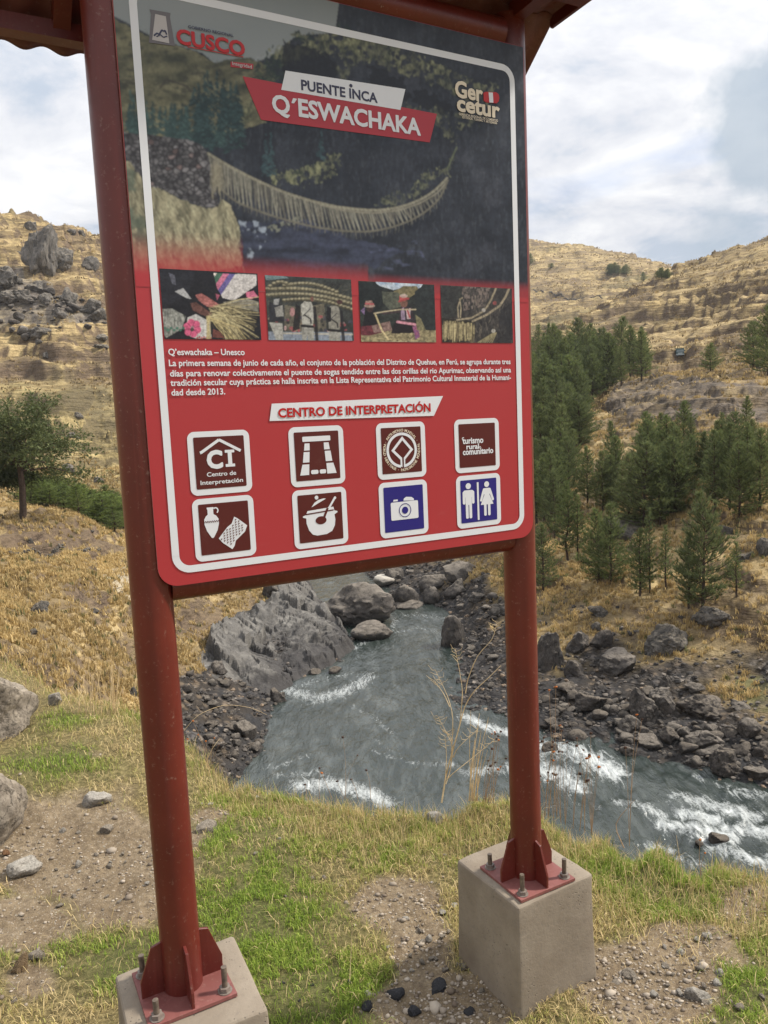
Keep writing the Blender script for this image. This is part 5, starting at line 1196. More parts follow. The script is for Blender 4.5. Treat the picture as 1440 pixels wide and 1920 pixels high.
gsel = (np.repeat(r.random(n) < .05, K))[:, None]; cols = np.where(gsel, np.array([.15, .15, .06]), cols)
stuff('dry_bunch_grass', blades('dry_bunch_grass', X, Y, Zt, rep(hh) * r.uniform(.6, 1.1, n * K), r.uniform(.03, .06, n * K) * (0.7 + rep(D) / 110), r.uniform(.15, .95, n * K), cols, 406), GRASS_M, 'dry golden bunch grass covering the slopes')
# far hills: low scrub and clumps as single mass of fans
x, y, D, (z, ro, gv, br), r = scatter_valley(120000, 421, 95, 640)
cl = fbm2(x / 14, y / 14, 4, 423); k = (r.random(len(x)) < (.22 + .78 * sstep(.42, .60, cl)) * .34 * (1 - ro)) & (z > ZW + 3)
x, y, z, D = x[k], y[k], z[k], D[k]; n = len(x); K = 5; hh = r.uniform(.25, .7, n) * (D / 200) ** .5
X, Y, Zt = rep(x) + r.normal(0, .35, n * K) * rep((D / 200)), rep(y) + r.normal(0, .35, n * K) * rep((D / 200)), rep(z)
m = np.clip(np.repeat(r.normal(.42, .3, n), K) + r.normal(0, .1, n * K), 0, 1)[:, None]; cols = np.array([.15, .108, .056]) * (1 - m) + np.array([.50, .38, .19]) * m
stuff('dry_hill_scrub', blades('dry_hill_scrub', X, Y, Zt, rep(hh), r.uniform(.16, .34, n * K) * rep(D / 180), r.uniform(.2, 1.1, n * K), cols, 424), GRASS_M, 'dry tussocks dotted over the far hills')

# ------------------------------------------------------------------ stones
# boulders seen one by one: photo position of the foot, width and height in photo pixels
def boulder(x, y, w, h, label, seed, mat=RM_DARK, group=None, depth=1.0, rot=None, sub=4, sink=.28, name='boulder', cat='boulder', planes=11, water=False, **k):
    p, D = hit(x, y); s = D / F * 1.02
    if water: q = at_z(x, y, ZW); p = np.array([q[0], q[1], ZW]); s = math.hypot(q[0], q[1]) / F * 1.05
    W_, H_ = w * s * .5 * 1.12, h * s * .5 * 1.2 / (1 - sink) * .78
    pp = np.array(p); d = np.array([p[0], p[1]]); d = d / np.hypot(*d); pp[:2] += d * W_ * depth * .5
    if not water: pp[2] = max(float(ground_z(pp[0], pp[1])), p[2]) * .5 + p[2] * .5
    a = math.atan2(p[0], p[1])
    return put_rock(name, label, cat, pp, (W_, W_ * depth, H_), mat, seed, group, rot=rot if rot is not None else (0, 0, -a), sub=sub, sink=sink, planes=planes, **k)
RM_MID = rock_mat('wet_grey_boulder', (.030, .027, .025), (.130, .115, .104), (.225, .195, .160), 0.4, 1.2, .6)
boulder(672, 1172, 128, 76, 'huge layered dark boulder in mid river, tallest rock in the channel', 21, RM_MID, None, .9, None, 5, .2, water=True, planes=9, rough=.085, sharp=9)
boulder(691, 1199, 80, 38, 'smooth rounded grey boulder in the water just in front of the huge boulder', 22, RM_MID, None, .7, None, 5, .25, water=True, planes=10, sharp=7)
for x, y, w, h, sd, lab in [
    (755, 1136, 46, 46, 31, 'pale-topped wedge rock at the water edge beside the mid-river channel'), (768, 1138, 60, 16, 32, 'low flat rock lying in the water below the pale wedge rock'),
    (815, 1107, 44, 30, 33, 'light grey slab rock leaning under the lower crossbar of the sign'), (862, 1088, 60, 40, 34, 'tall split grey rock highest on the far right bank under the crossbar'),
    (858, 1118, 42, 32, 35, 'dark block under the tall split rock on the far right bank'), (806, 1132, 30, 30, 36, 'pointed grey rock on the far right shore of the channel'),
    (742, 1092, 30, 34, 37, 'upright grey rock at the head of the channel'), (853, 1212, 44, 58, 38, 'rounded dark boulder standing in the channel at the right bank'),
    (897, 1128, 26, 16, 39, 'small flat grey rock on the far bank close to the right post'), (720, 1098, 44, 20, 40, 'tan flat rock at the head of the pool behind the huge boulder')]:
    boulder(x, y, w, h, lab, sd, RM_PALE if sd == 40 else RM_MID, None, .9, sub=4, rough=.07)
for x, y, w, h, sd, lab in [
    (1084, 1226, 46, 54, 41, 'dark upright boulder in dry grass right of the right post'), (1133, 1214, 40, 40, 42, 'dark cracked boulder half buried in dry grass'),
    (1150, 1268, 80, 60, 43, 'flat-topped grey block with a dark lower face, above the shingle'), (1030, 1252, 52, 92, 44, 'tall dark rock face rising just right of the right post'),
    (1078, 1268, 44, 36, 45, 'grey pointed boulder below the dark upright boulder'), (1250, 1228, 84, 62, 46, 'shaggy boulder overgrown with dry grass on the right slope'),
    (1325, 1172, 60, 50, 47, 'dark boulder below the twin pines'), (1124, 1156, 38, 24, 48, 'flat dark rock in the dry grass below the pines'),
    (1098, 1335, 66, 44, 51, 'broad rounded grey boulder on the dark shingle'), (1240, 1336, 60, 72, 52, 'tall leaning grey boulder of the pair at the middle of the right shore'),
    (1208, 1352, 56, 68, 53, 'lichen-stained boulder in front of the tall leaning one'), (1310, 1346, 84, 58, 54, 'large flat-faced grey boulder farthest up the right shore'),
    (1249, 1290, 24, 34, 55, 'small upright rock behind the leaning pair'), (1322, 1402, 54, 44, 56, 'split boulder with a dark left face near the water'),
    (1364, 1455, 62, 60, 57, 'big rough round boulder at the rapids edge'), (1404, 1384, 36, 34, 58, 'black block high on the right shore at the picture edge'),
    (1330, 1424, 40, 26, 59, 'flat slab rock lying on darker stones by the rapids'), (1257, 1392, 34, 32, 60, 'light round boulder on the shore above the rapids'),
    (1180, 1372, 40, 40, 61, 'dark squat boulder left of the lichen-stained one'), (1418, 1462, 50, 34, 62, 'dark low boulder at the right edge of the rapids'),
    (1430, 1420, 36, 40, 63, 'grey boulder on the shore cut by the right picture edge'), (1385, 1330, 36, 22, 64, 'small grey rock at the foot of the green flat'),
    (1172, 1416, 30, 22, 65, 'small pale boulder standing at the water edge'), (1065, 1300, 40, 26, 66, 'low dark boulder on the shingle near the right post'),
    (1300, 1300, 34, 20, 67, 'low grey stone above the large flat-faced boulder'), (1220, 1400, 44, 24, 68, 'wide low stone at the water edge left of the light round boulder')]:
    boulder(x, y, w * .86, h * .76, lab, sd, RM_HILL if sd in (46, 47, 48) else (RM_DARK if sd % 3 == 0 else RM_MID), None, .9, sub=5 if w > 50 else 4, rough=.085, planes=14, sharp=34)
for x, y, w, h, sd in [(1345, 1578, 26, 16, 71), (1310, 1585, 16, 9, 72), (1030, 1408, 24, 14, 73)]:
    boulder(x, y, w, h, {71: 'dark stone breaking the white water of the rapids', 72: 'small dark stone in the rapids beside the bigger one', 73: 'dark stone in the white water right of the right post'}[sd], sd, RM_DARK, None, .9, water=True)
for x, y, w, h, sd, lab in [(520, 1318, 30, 26, 81, 'black angular boulder at the left water edge below the rock slab'), (408, 1264, 28, 28, 82, 'brown-grey boulder at the top of the left shingle'), (587, 1264, 22, 9, 83, 'flat dark stone in the water off the rock slab'),
                            (629, 1262, 18, 11, 84, 'small dark stone in the water off the tip of the rock slab'), (418, 1245, 22, 24, 85, 'dark boulder leaning on the left rock slab'), (525, 1137, 24, 14, 86, 'dark stone on top of the rock slab'), (508, 1122, 34, 34, 87, 'dark notched rock behind the left slab under the sign'),
                            (455, 1382, 40, 34, 88, 'largest grey block low on the left shingle'), (400, 1330, 20, 18, 89, 'dark round stone on the left shingle')]:
    boulder(x, y, w, h, lab, sd, RM_DARK if sd in (81, 83, 84) else RM_MID, None, .9, sub=4, water=sd in (83, 84))
# left rock slab: a shelf of bare rock dipping into the river
sa = np.radians(np.linspace(-15, -2.0, 300)); sdm = np.exp(np.linspace(math.log(36), math.log(66), 240)); A2, D2 = np.meshgrid(sa, sdm, indexing='ij'); x2, y2 = np.sin(A2) * D2, np.cos(A2) * D2
z2 = ground_z(x2, y2); zz0 = bil(AZ, LD, TZ0, A2, np.log(D2)); qx, qy, _ = project(np.stack([x2, y2, zz0], -1))
ins = np.full(x2.shape, 0.0)
SLAB2 = [(365, 1240), (395, 1190), (450, 1160), (498, 1128), (520, 1092), (545, 1072), (578, 1092), (606, 1140), (648, 1185), (672, 1220), (622, 1254), (545, 1296), (500, 1304), (450, 1272), (395, 1266)]
dm = np.full(x2.shape, 1e9)
for (ax_, ay_), (bx_, by_) in zip(SLAB2, SLAB2[1:] + SLAB2[:1]):
    dx, dy = bx_ - ax_, by_ - ay_; tt = np.clip(((qx - ax_) * dx + (qy - ay_) * dy) / (dx * dx + dy * dy), 0, 1); dm = np.minimum(dm, np.hypot(qx - ax_ - tt * dx, qy - ay_ - tt * dy))
sgn = np.where(inpoly(qx, qy, SLAB2), dm, -dm) + (fbm2(x2 / 1.1, y2 / 1.1, 4, 451) - .5) * 22
lift = np.clip(sgn / 16, -1.5, 1)
strata = (x2 * .55 + y2 * .35 + zz0 * 1.2); led = fbm2(strata / .55, (x2 - y2) / 6, 4, 453)
cr = np.abs(fbm2(x2 / 2.6 + 3, y2 / 2.6, 4, 455) - .5)
led2 = fbm2((x2 * .8 - y2 * .3 + zz0) / .16, (x2 + y2) / 5, 3, 463)
# broken faces: every block of the shelf is a tilted plane with hard edges, long axis running down to the water
ra, rb = (x2 * .62 + y2 * -.78), (x2 * .78 + y2 * .62)
ra = ra + (fbm2(x2 / .9, y2 / .9, 3, 465) - .5) * .9; rb = rb + (fbm2(x2 / .9, y2 / .9, 3, 467) - .5) * .9
def facets(sa_, sb_, seed, hgt, tilt):
    u3, v3 = ra / sa_, rb / sb_; i0, j0 = np.floor(u3), np.floor(v3); best = np.full(u3.shape, 1e9); out = np.zeros(u3.shape)
    for di in (-1, 0, 1):
        for dj in (-1, 0, 1):
            ci, cj = i0 + di, j0 + dj; z0_ = np.zeros_like(ci); cu_ = ci + _hash(ci, cj, z0_, seed); cv_ = cj + _hash(ci, cj, z0_, seed + 1); d_ = (u3 - cu_) ** 2 + (v3 - cv_) ** 2
            pl_ = (_hash(ci, cj, z0_, seed + 2) - .5) * hgt + (u3 - cu_) * (_hash(ci, cj, z0_, seed + 3) - .5) * tilt + (v3 - cv_) * (_hash(ci, cj, z0_, seed + 4) - .5) * tilt
            m3 = d_ < best; out = np.where(m3, pl_, out); best = np.where(m3, d_, best)
    return out
z2 = zz0 + lift * .42 + np.clip(lift, 0, 1) * (facets(3.6, 1.5, 471, .95, 1.0) + facets(1.1, .45, 481, .26, .3) + (led2 - .5) * .16 + (fbm2(x2 / .3, y2 / .3, 4, 457) - .5) * .12 + .2 * sstep(.1, 1, lift) * fbm2(x2 / 5, y2 / 5, 2, 459))
ok = sgn > -20
idx = grid_quads(300, 240)[:, ::-1]; kq = ok.ravel()[idx].any(1); used = np.unique(idx[kq]); mp_ = -np.ones(ok.size, int); mp_[used] = np.arange(len(used))
sm_ = mesh_np('rock_slab', np.stack([x2, y2, z2], -1).reshape(-1, 3)[used], quads=mp_[idx[kq]])
t = NT('bare_slab_rock'); P = t.pos(); mpg = t.n('Mapping'); t.set(mpg.inputs['Vector'], P); mpg.inputs['Rotation'].default_value = (0.5, 0.2, 0.5); mpg.inputs['Scale'].default_value = (1, .3, 2.2)
a = t.noise(.7, 8, .7, P, .6); b = t.noise(1.6, 8, .75, mpg.outputs[0], .8); c_ = t.noise(9, 6, .7, P)
col = t.ramp(a, [(.28, (.060, .056, .052)), (.5, (.125, .117, .107)), (.72, (.235, .222, .200))])
col = t.mix(t.ramp(b, [(.36, .8), (.50, 0.0)]), col, (.055, .052, .050)); col = t.mix(t.ramp(c_, [(.3, .5), (.48, 0.0)]), col, (.07, .066, .062))
zs = t.n('SeparateXYZ'); t.set(zs.inputs[0], P)
col = t.mix(t.ramp(t.math('MULTIPLY', t.math('ADD', t.math('ADD', zs.outputs[2], 14.0), t.math('MULTIPLY', a, 1.8)), .4), [(.62, .85), (.86, 0.0)]), col, (.040, .037, .037))
t.base(col, .85, 0, .3); t.bump(t.math('ADD', b, t.math('MULTIPLY', c_, .6)), .9, .12)
slab_o = link('rock_slab', sm_, mat=t.m); tag(slab_o, 'broad bare grey rock shelf sloping into the river on the left bank under the sign', 'rock slab')

# hillside crags on the left and stones in the grass
for x, y, w, h, sd, lab in [(84, 522, 44, 88, 105 + 200, 'tall grey rock tower on the left hill'), (112, 514, 62, 48, 102, 'broad stepped rock at the foot of the tower on the left hill'), (62, 434, 26, 26, 103, 'small crag directly above the rock tower'), (40, 478, 16, 12, 104, 'small grey stone left of the rock tower'),
                            (133, 440, 18, 12, 105, 'stone on the left skyline, left one of two'), (152, 443, 24, 12, 106, 'stone on the left skyline right of its neighbour, beside the left post'), (172, 510, 32, 28, 107, 'dark ragged rock between the tower and the left post'),
                            (14, 540, 70, 46, 108, 'grey crag at the left picture edge below the tower'), (70, 548, 40, 26, 109, 'pointed rock in the left boulder band, uppermost'), (45, 572, 50, 30, 110, 'dark humped rock in the left boulder band'), (85, 570, 30, 24, 111, 'squat rock beside the dark humped one'),
                            (128, 570, 36, 34, 112, 'large rock in the middle of the left boulder band'), (172, 590, 46, 28, 113, 'dark flat-lying rock near the left post in the boulder band'), (110, 596, 34, 22, 114, 'grey block below the large middle rock of the band'), (15, 570, 44, 22, 115, 'low grey rock at the left edge of the band'),
                            (185, 602, 36, 24, 116, 'rock touching the left post at the lower band'), (82, 634, 46, 20, 117, 'isolated grey rock under the boulder band'), (60, 632, 28, 18, 118, 'smaller stone left of the isolated rock'), (190, 640, 30, 12, 119, 'flat stone by the left post, upper of two'), (190, 652, 30, 10, 120, 'flat dark stone by the left post, lower of two'),
                            (75, 650, 16, 12, 121, 'small round stone under the isolated rock'), (88, 674, 16, 12, 122, 'lone small stone in dry grass on the left hill'), (147, 784, 20, 15, 123, 'black round stone above the spreading tree'), (135, 820, 30, 14, 124, 'dark stone patch right of the tree crown'),
                            (75, 993, 14, 8, 125, 'pale stone on the shoulder below the tree, upper'), (58, 1020, 14, 12, 126, 'grey-green stone lying on bare soil left of the dry wall'), (172, 1000, 10, 6, 127, 'small dark stone on the slope edge by the young pines'), (130, 888, 34, 22, 128, 'dark outcrop behind the young pines'), (185, 905, 26, 18, 129, 'dark outcrop right of the bare gully'),
                            (75, 1152, 40, 34, 130, 'grey boulder in the dry grass on the near left slope'), (62, 1190, 30, 14, 131, 'flat stone below the boulder on the near left slope'), (178, 1150, 18, 14, 132, 'greenish stone beside the left post on the near slope'), (250, 1305, 26, 28, 133, 'rounded grey rock just right behind the left post')]:
    boulder(x, y, w * (.68 if sd != 305 else 1), h * (.72 if sd != 305 else 1), lab, sd, RM_HILL, None, .8, sub=5 if w > 40 else 4, rough=.12, planes=13, sharp=34, sink=.34 if sd < 130 else .28, rot=(math.pi, 0, .3) if sd == 305 else None)
for x, y, w, h, sd, lab in [(1170, 1005, 60, 30, 141, 'dark rock outcrop between the two rows of pines'), (1190, 985, 40, 22, 142, 'dark outcrop behind the lone small pines'), (1360, 1002, 22, 16, 143, 'grey rock on the right slope right of the tall pine'), (1400, 1050, 26, 16, 144, 'dark stone on the right slope at the picture edge'), (1430, 1040, 24, 22, 145, 'grey bush-like rock cut by the right edge'),
                            (1420, 690, 18, 12, 148, 'grey stone under the tree at the right edge'), (1120, 1180, 20, 12, 149, 'small stone in the grass above the flat-topped block')]:
    boulder(x, y, w, h, lab, sd, RM_HILL, None, .8, sub=4, rough=.1, planes=9, sink=.45)
# many look-alike stones on the two shores
rs = random.Random(11); done = 0
LOW = [Vector] and [rock_verts(s_, 3, 10, .06, sharp=10) for s_ in range(500, 508)]
low_me = []
for i, (V_, T_) in enumerate(LOW):
    m_ = mesh_np('river_stone', V_, tris=T_); m_.materials.append(RM_DARK if i % 2 else RM_MID)
    try: m_.set_sharp_from_angle(angle=math.radians(40))
    except Exception: pass
    low_me.append(m_)
def shore_stones(poly, count, wmin, wmax, label, group):
    xs = [q[0] for q in poly]; ys = [q[1] for q in poly]; n_ = 0
    while n_ < count:
        x, y = rs.uniform(min(xs), max(xs)), rs.uniform(min(ys), max(ys))
        if not inpoly(np.array([x]), np.array([y]), poly)[0]: continue
        p_, D_ = hit(x, y)
        if p_[2] < ZW - .05: p_[2] = ZW - .05
        w = (wmin + (wmax - wmin) * rs.random() ** 2.2) * D_ / F * .5
        o = link('river_stone', low_me[rs.randrange(8)], loc=(p_[0], p_[1], p_[2] + w * .25), rot=(rs.uniform(-.3, .3), rs.uniform(-.3, .3), rs.uniform(0, 6.28)), scale=(w, w * rs.uniform(.7, 1.1), w * rs.uniform(.5, .85)))
        tag(o, label, 'stone', group); n_ += 1
SH_L = [(345, 1262), (395, 1268), (450, 1275), (500, 1308), (535, 1295), (512, 1340), (485, 1415), (445, 1450), (385, 1400), (345, 1340)]
SH_R = [(1012, 1270), (1060, 1280), (1180, 1290), (1330, 1330), (1440, 1390), (1440, 1465), (1380, 1458), (1250, 1418), (1150, 1394), (1065, 1394), (1012, 1368)]
CRAG = [(-10, 505), (40, 520), (70, 545), (130, 560), (195, 585), (200, 625), (120, 622), (40, 640), (-10, 620)]
SH_F = [(700, 1075), (760, 1062), (870, 1085), (930, 1120), (945, 1330), (880, 1290), (870, 1230), (850, 1140), (745, 1120)]
shore_stones(SH_L, 90, 8, 30, 'dark water-worn stone among many on the left shingle below the rock slab', 'stones on the left shingle')
shore_stones(SH_R, 130, 9, 36, 'dark angular stone among many on the right shore by the rapids', 'stones on the right shore')
shore_stones(SH_F, 70, 8, 24, 'grey stone among many on the far right bank seen under the sign', 'stones on the far right bank')
shore_stones(CRAG, 60, 7, 26, 'grey rock among many in the boulder band across the left hill', 'rocks of the left boulder band')
# the rest of the shingle as one mass
V1, T1 = ICO[2]
def stone_mass(name, n, seed, wr, label):
    r = np.random.default_rng(seed); a = np.radians(r.uniform(-16, 30, n * 6)); l = r.uniform(math.log(27), math.log(72), n * 6)
    gvv = bil(AZ, LD, gravel, a, l); x = np.sin(a) * np.exp(l); y = np.cos(a) * np.exp(l); z = bil(AZ, LD, TZ, a, l)
    k = (r.random(len(a)) < gvv * .9) & (z > ZW - .25); x, y, z, l = x[k][:n], y[k][:n], z[k][:n], l[k][:n]; n = len(x)
    s_ = r.uniform(*wr, n) ** 1.0 * np.exp(l) / F * .5; j = 1 + (vnoise3(V1[None] * 1.9 + r.uniform(0, 60, (n, 1, 3)), 3) - .5)[..., None] * 1.1
    sx3 = np.stack([r.uniform(.8, 1.2, n), r.uniform(.7, 1.1, n), r.uniform(.45, .8, n)], -1)
    V_ = V1[None] * j * sx3[:, None] * s_[:, None, None]; th = r.uniform(0, 6.28, n); c_, s2 = np.cos(th)[:, None], np.sin(th)[:, None]
    V_ = np.stack([V_[..., 0] * c_ - V_[..., 1] * s2, V_[..., 0] * s2 + V_[..., 1] * c_, V_[..., 2]], -1) + np.stack([x, y, z + s_ * .15], -1)[:, None]
    T_ = (T1[None] + (np.arange(n) * len(V1))[:, None, None]).reshape(-1, 3); tn = r.uniform(0, 1, n)
    cc3 = (np.array([.040, .036, .034]) + (np.array([.235, .205, .175]) - .036) * (tn ** 2.4)[:, None]); cc3 = np.where((r.random(n) < .06)[:, None], [.26, .19, .13], cc3)
    return stuff(name, mesh_np(name, V_.reshape(-1, 3), tris=T_, cols={'tint': np.c_[np.repeat(cc3, len(V1), 0), np.ones(n * len(V1))]}, smooth=False), SHM, label)
t = NT('shingle_stone'); nzz = t.noise(6, 6, .7, t.pos()); t.base(t.mix(t.ramp(nzz, [(.35, .6), (.6, 0.0)]), t.attr('tint').outputs['Color'], (.02, .02, .021)), .85, 0, .3); t.bump(nzz, .6, .05); SHM = t.m
stone_mass('shingle', 3000, 471, (3.0, 10.0), 'dark shingle covering both shores')

# ---- foreground stones
def fstone(x, y, w, h, label, seed, mat, depth=.8, rot=None, sink=.25, sub=4, name='stone', cat='stone', group=None, planes=10, **k):
    p_ = bank_hit(x, y); s_ = np.hypot(p_[0], p_[1]) / F * 1.05; a = math.atan2(p_[0], p_[1]); w *= .72 if 203 <= seed <= 217 else 1; h *= .72 if 203 <= seed <= 217 else 1; W_ = w * s_ * .54; H_ = h * s_ * .5 / (1 - sink) * .85
    pp = p_ + np.array([math.sin(a), math.cos(a), 0]) * W_ * depth * .6; pp[2] = float(bank_z(pp[0], pp[1], False))
    return put_rock(name, label, cat, pp, (W_, W_ * depth, H_), mat, seed, group, rot=rot if rot is not None else (0, 0, -a), sub=sub, sink=sink, planes=planes, **k)
fstone(-2, 1388, 112, 128, 'big brown-grey boulder with an undercut foot at the left picture edge', 201, RM_GREY, .8, None, .10, 5, 'boulder', 'boulder', rough=.07)
fstone(-34, 1590, 150, 172, 'large pale boulder at the left picture edge beside the gravel patch', 202, RM_GREY, .8, None, .12, 5, 'boulder', 'boulder', rough=.05, sharp=9)
fstone(104, 1322, 26, 48, 'thin upright slab stone standing at the drop behind the big boulder', 203, RM_PALE, .35, (0.1, .2, .3), .2, 4)
fstone(185, 1508, 52, 34, 'flat pale stone set in the turf edge above the gravel', 204, RM_PALE, .7, None, .45, 4)
fstone(48, 1640, 62, 44, 'angular pale grey stone lying alone on the gravel', 205, RM_PALE, .8, (.15, -.1, .4), .2, 4, planes=7, sharp=22)
fstone(202, 1562, 28, 20, 'blue-grey flat stone under the small grass tuft on the gravel', 206, RM_GREY, .8, None, .35, 4, planes=7, sharp=20)
fstone(118, 1562, 14, 14, 'cream pebble on the gravel left of the blue-grey stone', 207, RM_PALE, .9, None, .2, 3)
fstone(148, 1625, 18, 14, 'half-buried pale pebble right of the angular stone', 208, RM_PALE, .9, None, .35, 3)
fstone(12, 1604, 14, 14, 'orange-brown pebble beside the pale boulder', 209, rock_mat('orange_pebble', (.30, .15, .07), (.45, .25, .13), (.45, .28, .16), .1, 2), .9, None, .2, 3)
fstone(40, 1825, 34, 50, 'tan wedge stone standing in grass at the lower left edge', 210, rock_mat('tan_stone', (.30, .20, .11), (.46, .33, .20), (.48, .36, .23), .2, 1.5), .6, (0, .35, .4), .3, 4)
fstone(72, 1800, 34, 24, 'flat brown stone next to the tan wedge stone', 211, RM_GREY, .8, None, .4, 4)
fstone(28, 1882, 16, 14, 'small grey pebble in grass below the tan wedge stone', 212, RM_GREY, .9, None, .3, 3)
fstone(812, 1522, 42, 30, 'pale pointed stone in the grass rim beside the dry stalks', 213, RM_PALE, .8, None, .3, 4)
fstone(1182, 1835, 34, 20, 'brown-grey angular stone right of the concrete block', 214, RM_GREY, .8, None, .2, 4, planes=8, sharp=18)
fstone(1228, 1870, 22, 12, 'tan pebble at the lower right on bare soil', 215, RM_PALE, .9, None, .3, 3); fstone(1310, 1880, 52, 30, 'pale flat stone at the lower right corner of the soil patch', 216, RM_PALE, .7, None, .4, 4)
fstone(386, 1560, 46, 26, 'grey slab half sunk in the turf right of the left post', 217, RM_GREY, .8, None, .45, 4)
for x, y, w, h, sd, lab in [(690, 1895, 40, 36, 221, 'black stone on soil left of the concrete block'), (742, 1870, 50, 34, 222, 'flat black stone beside the left foot of the block'), (820, 1860, 56, 36, 223, 'largest black stone against the concrete block'), (655, 1848, 20, 20, 224, 'small black stone sitting in green grass'),
                            (530, 1846, 16, 18, 225, 'black shiny piece in the grass, upper one near the left footing'), (563, 1880, 18, 24, 226, 'black shiny piece in the grass, lower one near the left footing'), (585, 1852, 16, 16, 227, 'black chip in the grass right of the other black pieces'), (880, 1905, 40, 26, 228, 'black stone at the bottom edge below the block'), (775, 1905, 46, 28, 229, 'black flat stone at the bottom edge between turf and block')]:
    fstone(x, y, w * .6, h * .34, lab, sd, RM_COAL, .8, (.2, -.15, sd * 1.3), .4, 3, planes=6, sharp=40)
# pebbles: the largest ones singly, the rest as gravel
rs = random.Random(23); peb_me = []
for i in range(6):
    V_, T_ = rock_verts(700 + i, 3, 9, .05, sharp=9); m_ = mesh_np('pebble', V_, tris=T_); m_.materials.append((RM_GREY, RM_PALE, RM_GREY)[i % 3]); peb_me.append(m_)
def pebbles(cx, cy, rx, ry, n_, w0, w1, label, group):
    for k in range(n_):
        x, y = rs.gauss(cx, rx), rs.gauss(cy, ry)
        if not (-20 < x < 1460 and 1440 < y < 1930): continue
        p_ = bank_hit(x, y); w = rs.uniform(w0, w1) * np.hypot(p_[0], p_[1]) / F * .5
        o = link('pebble', peb_me[rs.randrange(6)], loc=(p_[0], p_[1], p_[2] + w * .25), rot=(0, 0, rs.uniform(0, 6.28)), scale=(w, w * rs.uniform(.6, 1), w * rs.uniform(.45, .8))); tag(o, label, 'pebble', group)
pebbles(140, 1620, 120, 60, 40, 5, 13, 'small pebble on the bare gravel patch left of the left post', 'pebbles on the left gravel')
pebbles(810, 1800, 60, 70, 28, 6, 18, 'small pebble on the soil between turf and concrete block', 'pebbles by the concrete block')
pebbles(1250, 1850, 90, 45, 34, 7, 20, 'small pebble on the bare soil at the lower right', 'pebbles at the lower right')
pebbles(560, 1700, 170, 120, 30, 5, 13, 'small pebble lying in the turf between the two posts', 'pebbles in the turf')
x, y, z, px, py, de, Rr, r = scatter_bank(46000, 601)
so = soil_amount(px, py, x, y); k = r.random(len(x)) < np.clip(so - .28, 0, 1) * .55; x, y, z = x[k], y[k], z[k]; n = len(x)
V1, T1 = ICO[1]; s_ = r.lognormal(math.log(.0052), .42, n); V_ = V1[None] * (1 + (vnoise3(V1[None] * 1.7 + r.uniform(0, 60, (n, 1, 3)), 3) - .5)[..., None] * .9) * (np.stack([r.uniform(.8, 1.3, n), r.uniform(.7, 1.1, n), r.uniform(.5, .8, n)], -1) * s_[:, None])[:, None]
V_ = V_ + np.stack([x, y, z + s_ * .3], -1)[:, None]; T_ = (T1[None] + (np.arange(n) * len(V1))[:, None, None]).reshape(-1, 3); tn = r.random((n, 1))
cc3 = np.array([.13, .10, .075]) * (1 - tn) + np.array([.40, .345, .28]) * tn; t = NT('gravel_grain'); t.base(t.attr('tint').outputs['Color'], .9, 0, .2)
stuff('gravel', mesh_np('gravel', V_.reshape(-1, 3), tris=T_, cols={'tint': np.c_[np.repeat(cc3, len(V1), 0), np.ones(n * len(V1))]}, smooth=True), t.m, 'fine gravel on the bare soil')
# ------------------------------------------------------------------ trees
def leaf_mat(name, trans=.25, hue=.25):
    t = NT(name); a = t.attr('tint').outputs['Color']; oi = t.n('ObjectInfo').outputs['Random']
    c = t.mix(t.math('MULTIPLY', oi, hue), a, (.17, .175, .085))
    c = t.mix(t.math('MULTIPLY', t.math('FRACT', t.math('MULTIPLY', oi, 7.3)), .28), c, (.040, .062, .048))
    t.base(c, .7, 0, .2); tr = t.n('BsdfTranslucent', Color=c); m_ = t.n('MixShader'); m_.inputs[0].default_value = trans
    t.t.links.new(t.b.outputs[0], m_.inputs[1]); t.t.links.new(tr.outputs[0], m_.inputs[2]); t.t.links.new(m_.outputs[0], t.out.inputs['Surface']); return t.m
PINE_M = leaf_mat('pine_needles', .38, .35); LEAF_M = leaf_mat('olive_leaves', .3, .2)
BARK = flat('tree_bark', (.060, .042, .032), .9, .45, 9, .2, .5)
def needle_fans(P, D, n_per, L_, w, r, c0, c1, spread=.9):
    """thin triangles fanning from points P around directions D"""
    n = len(P); K = n_per; B = np.repeat(P, K, 0); d = np.repeat(D, K, 0) + r.normal(0, spread * .5, (n * K, 3)); d /= np.linalg.norm(d, axis=1)[:, None]
    s = np.cross(d, r.normal(size=(n * K, 3))); s /= np.linalg.norm(s, axis=1)[:, None] + 1e-9; ln = (np.repeat(L_, K) * r.uniform(.6, 1.15, n * K))[:, None]
    ww = (np.repeat(w, K) * r.uniform(.7, 1.3, n * K))[:, None]; b = B + d * ln * .12 * r.normal(size=(n * K, 1))
    V = np.stack([b - s * ww / 2, b + s * ww / 2, b + d * ln], 1).reshape(-1, 3); m = np.clip(np.repeat(r.random(n), K) * .6 + r.random(n * K) * .4, 0, 1)[:, None]
    C = np.array(c0) * (1 - m) + np.array(c1) * m; return V, np.repeat(C, 3, 0)
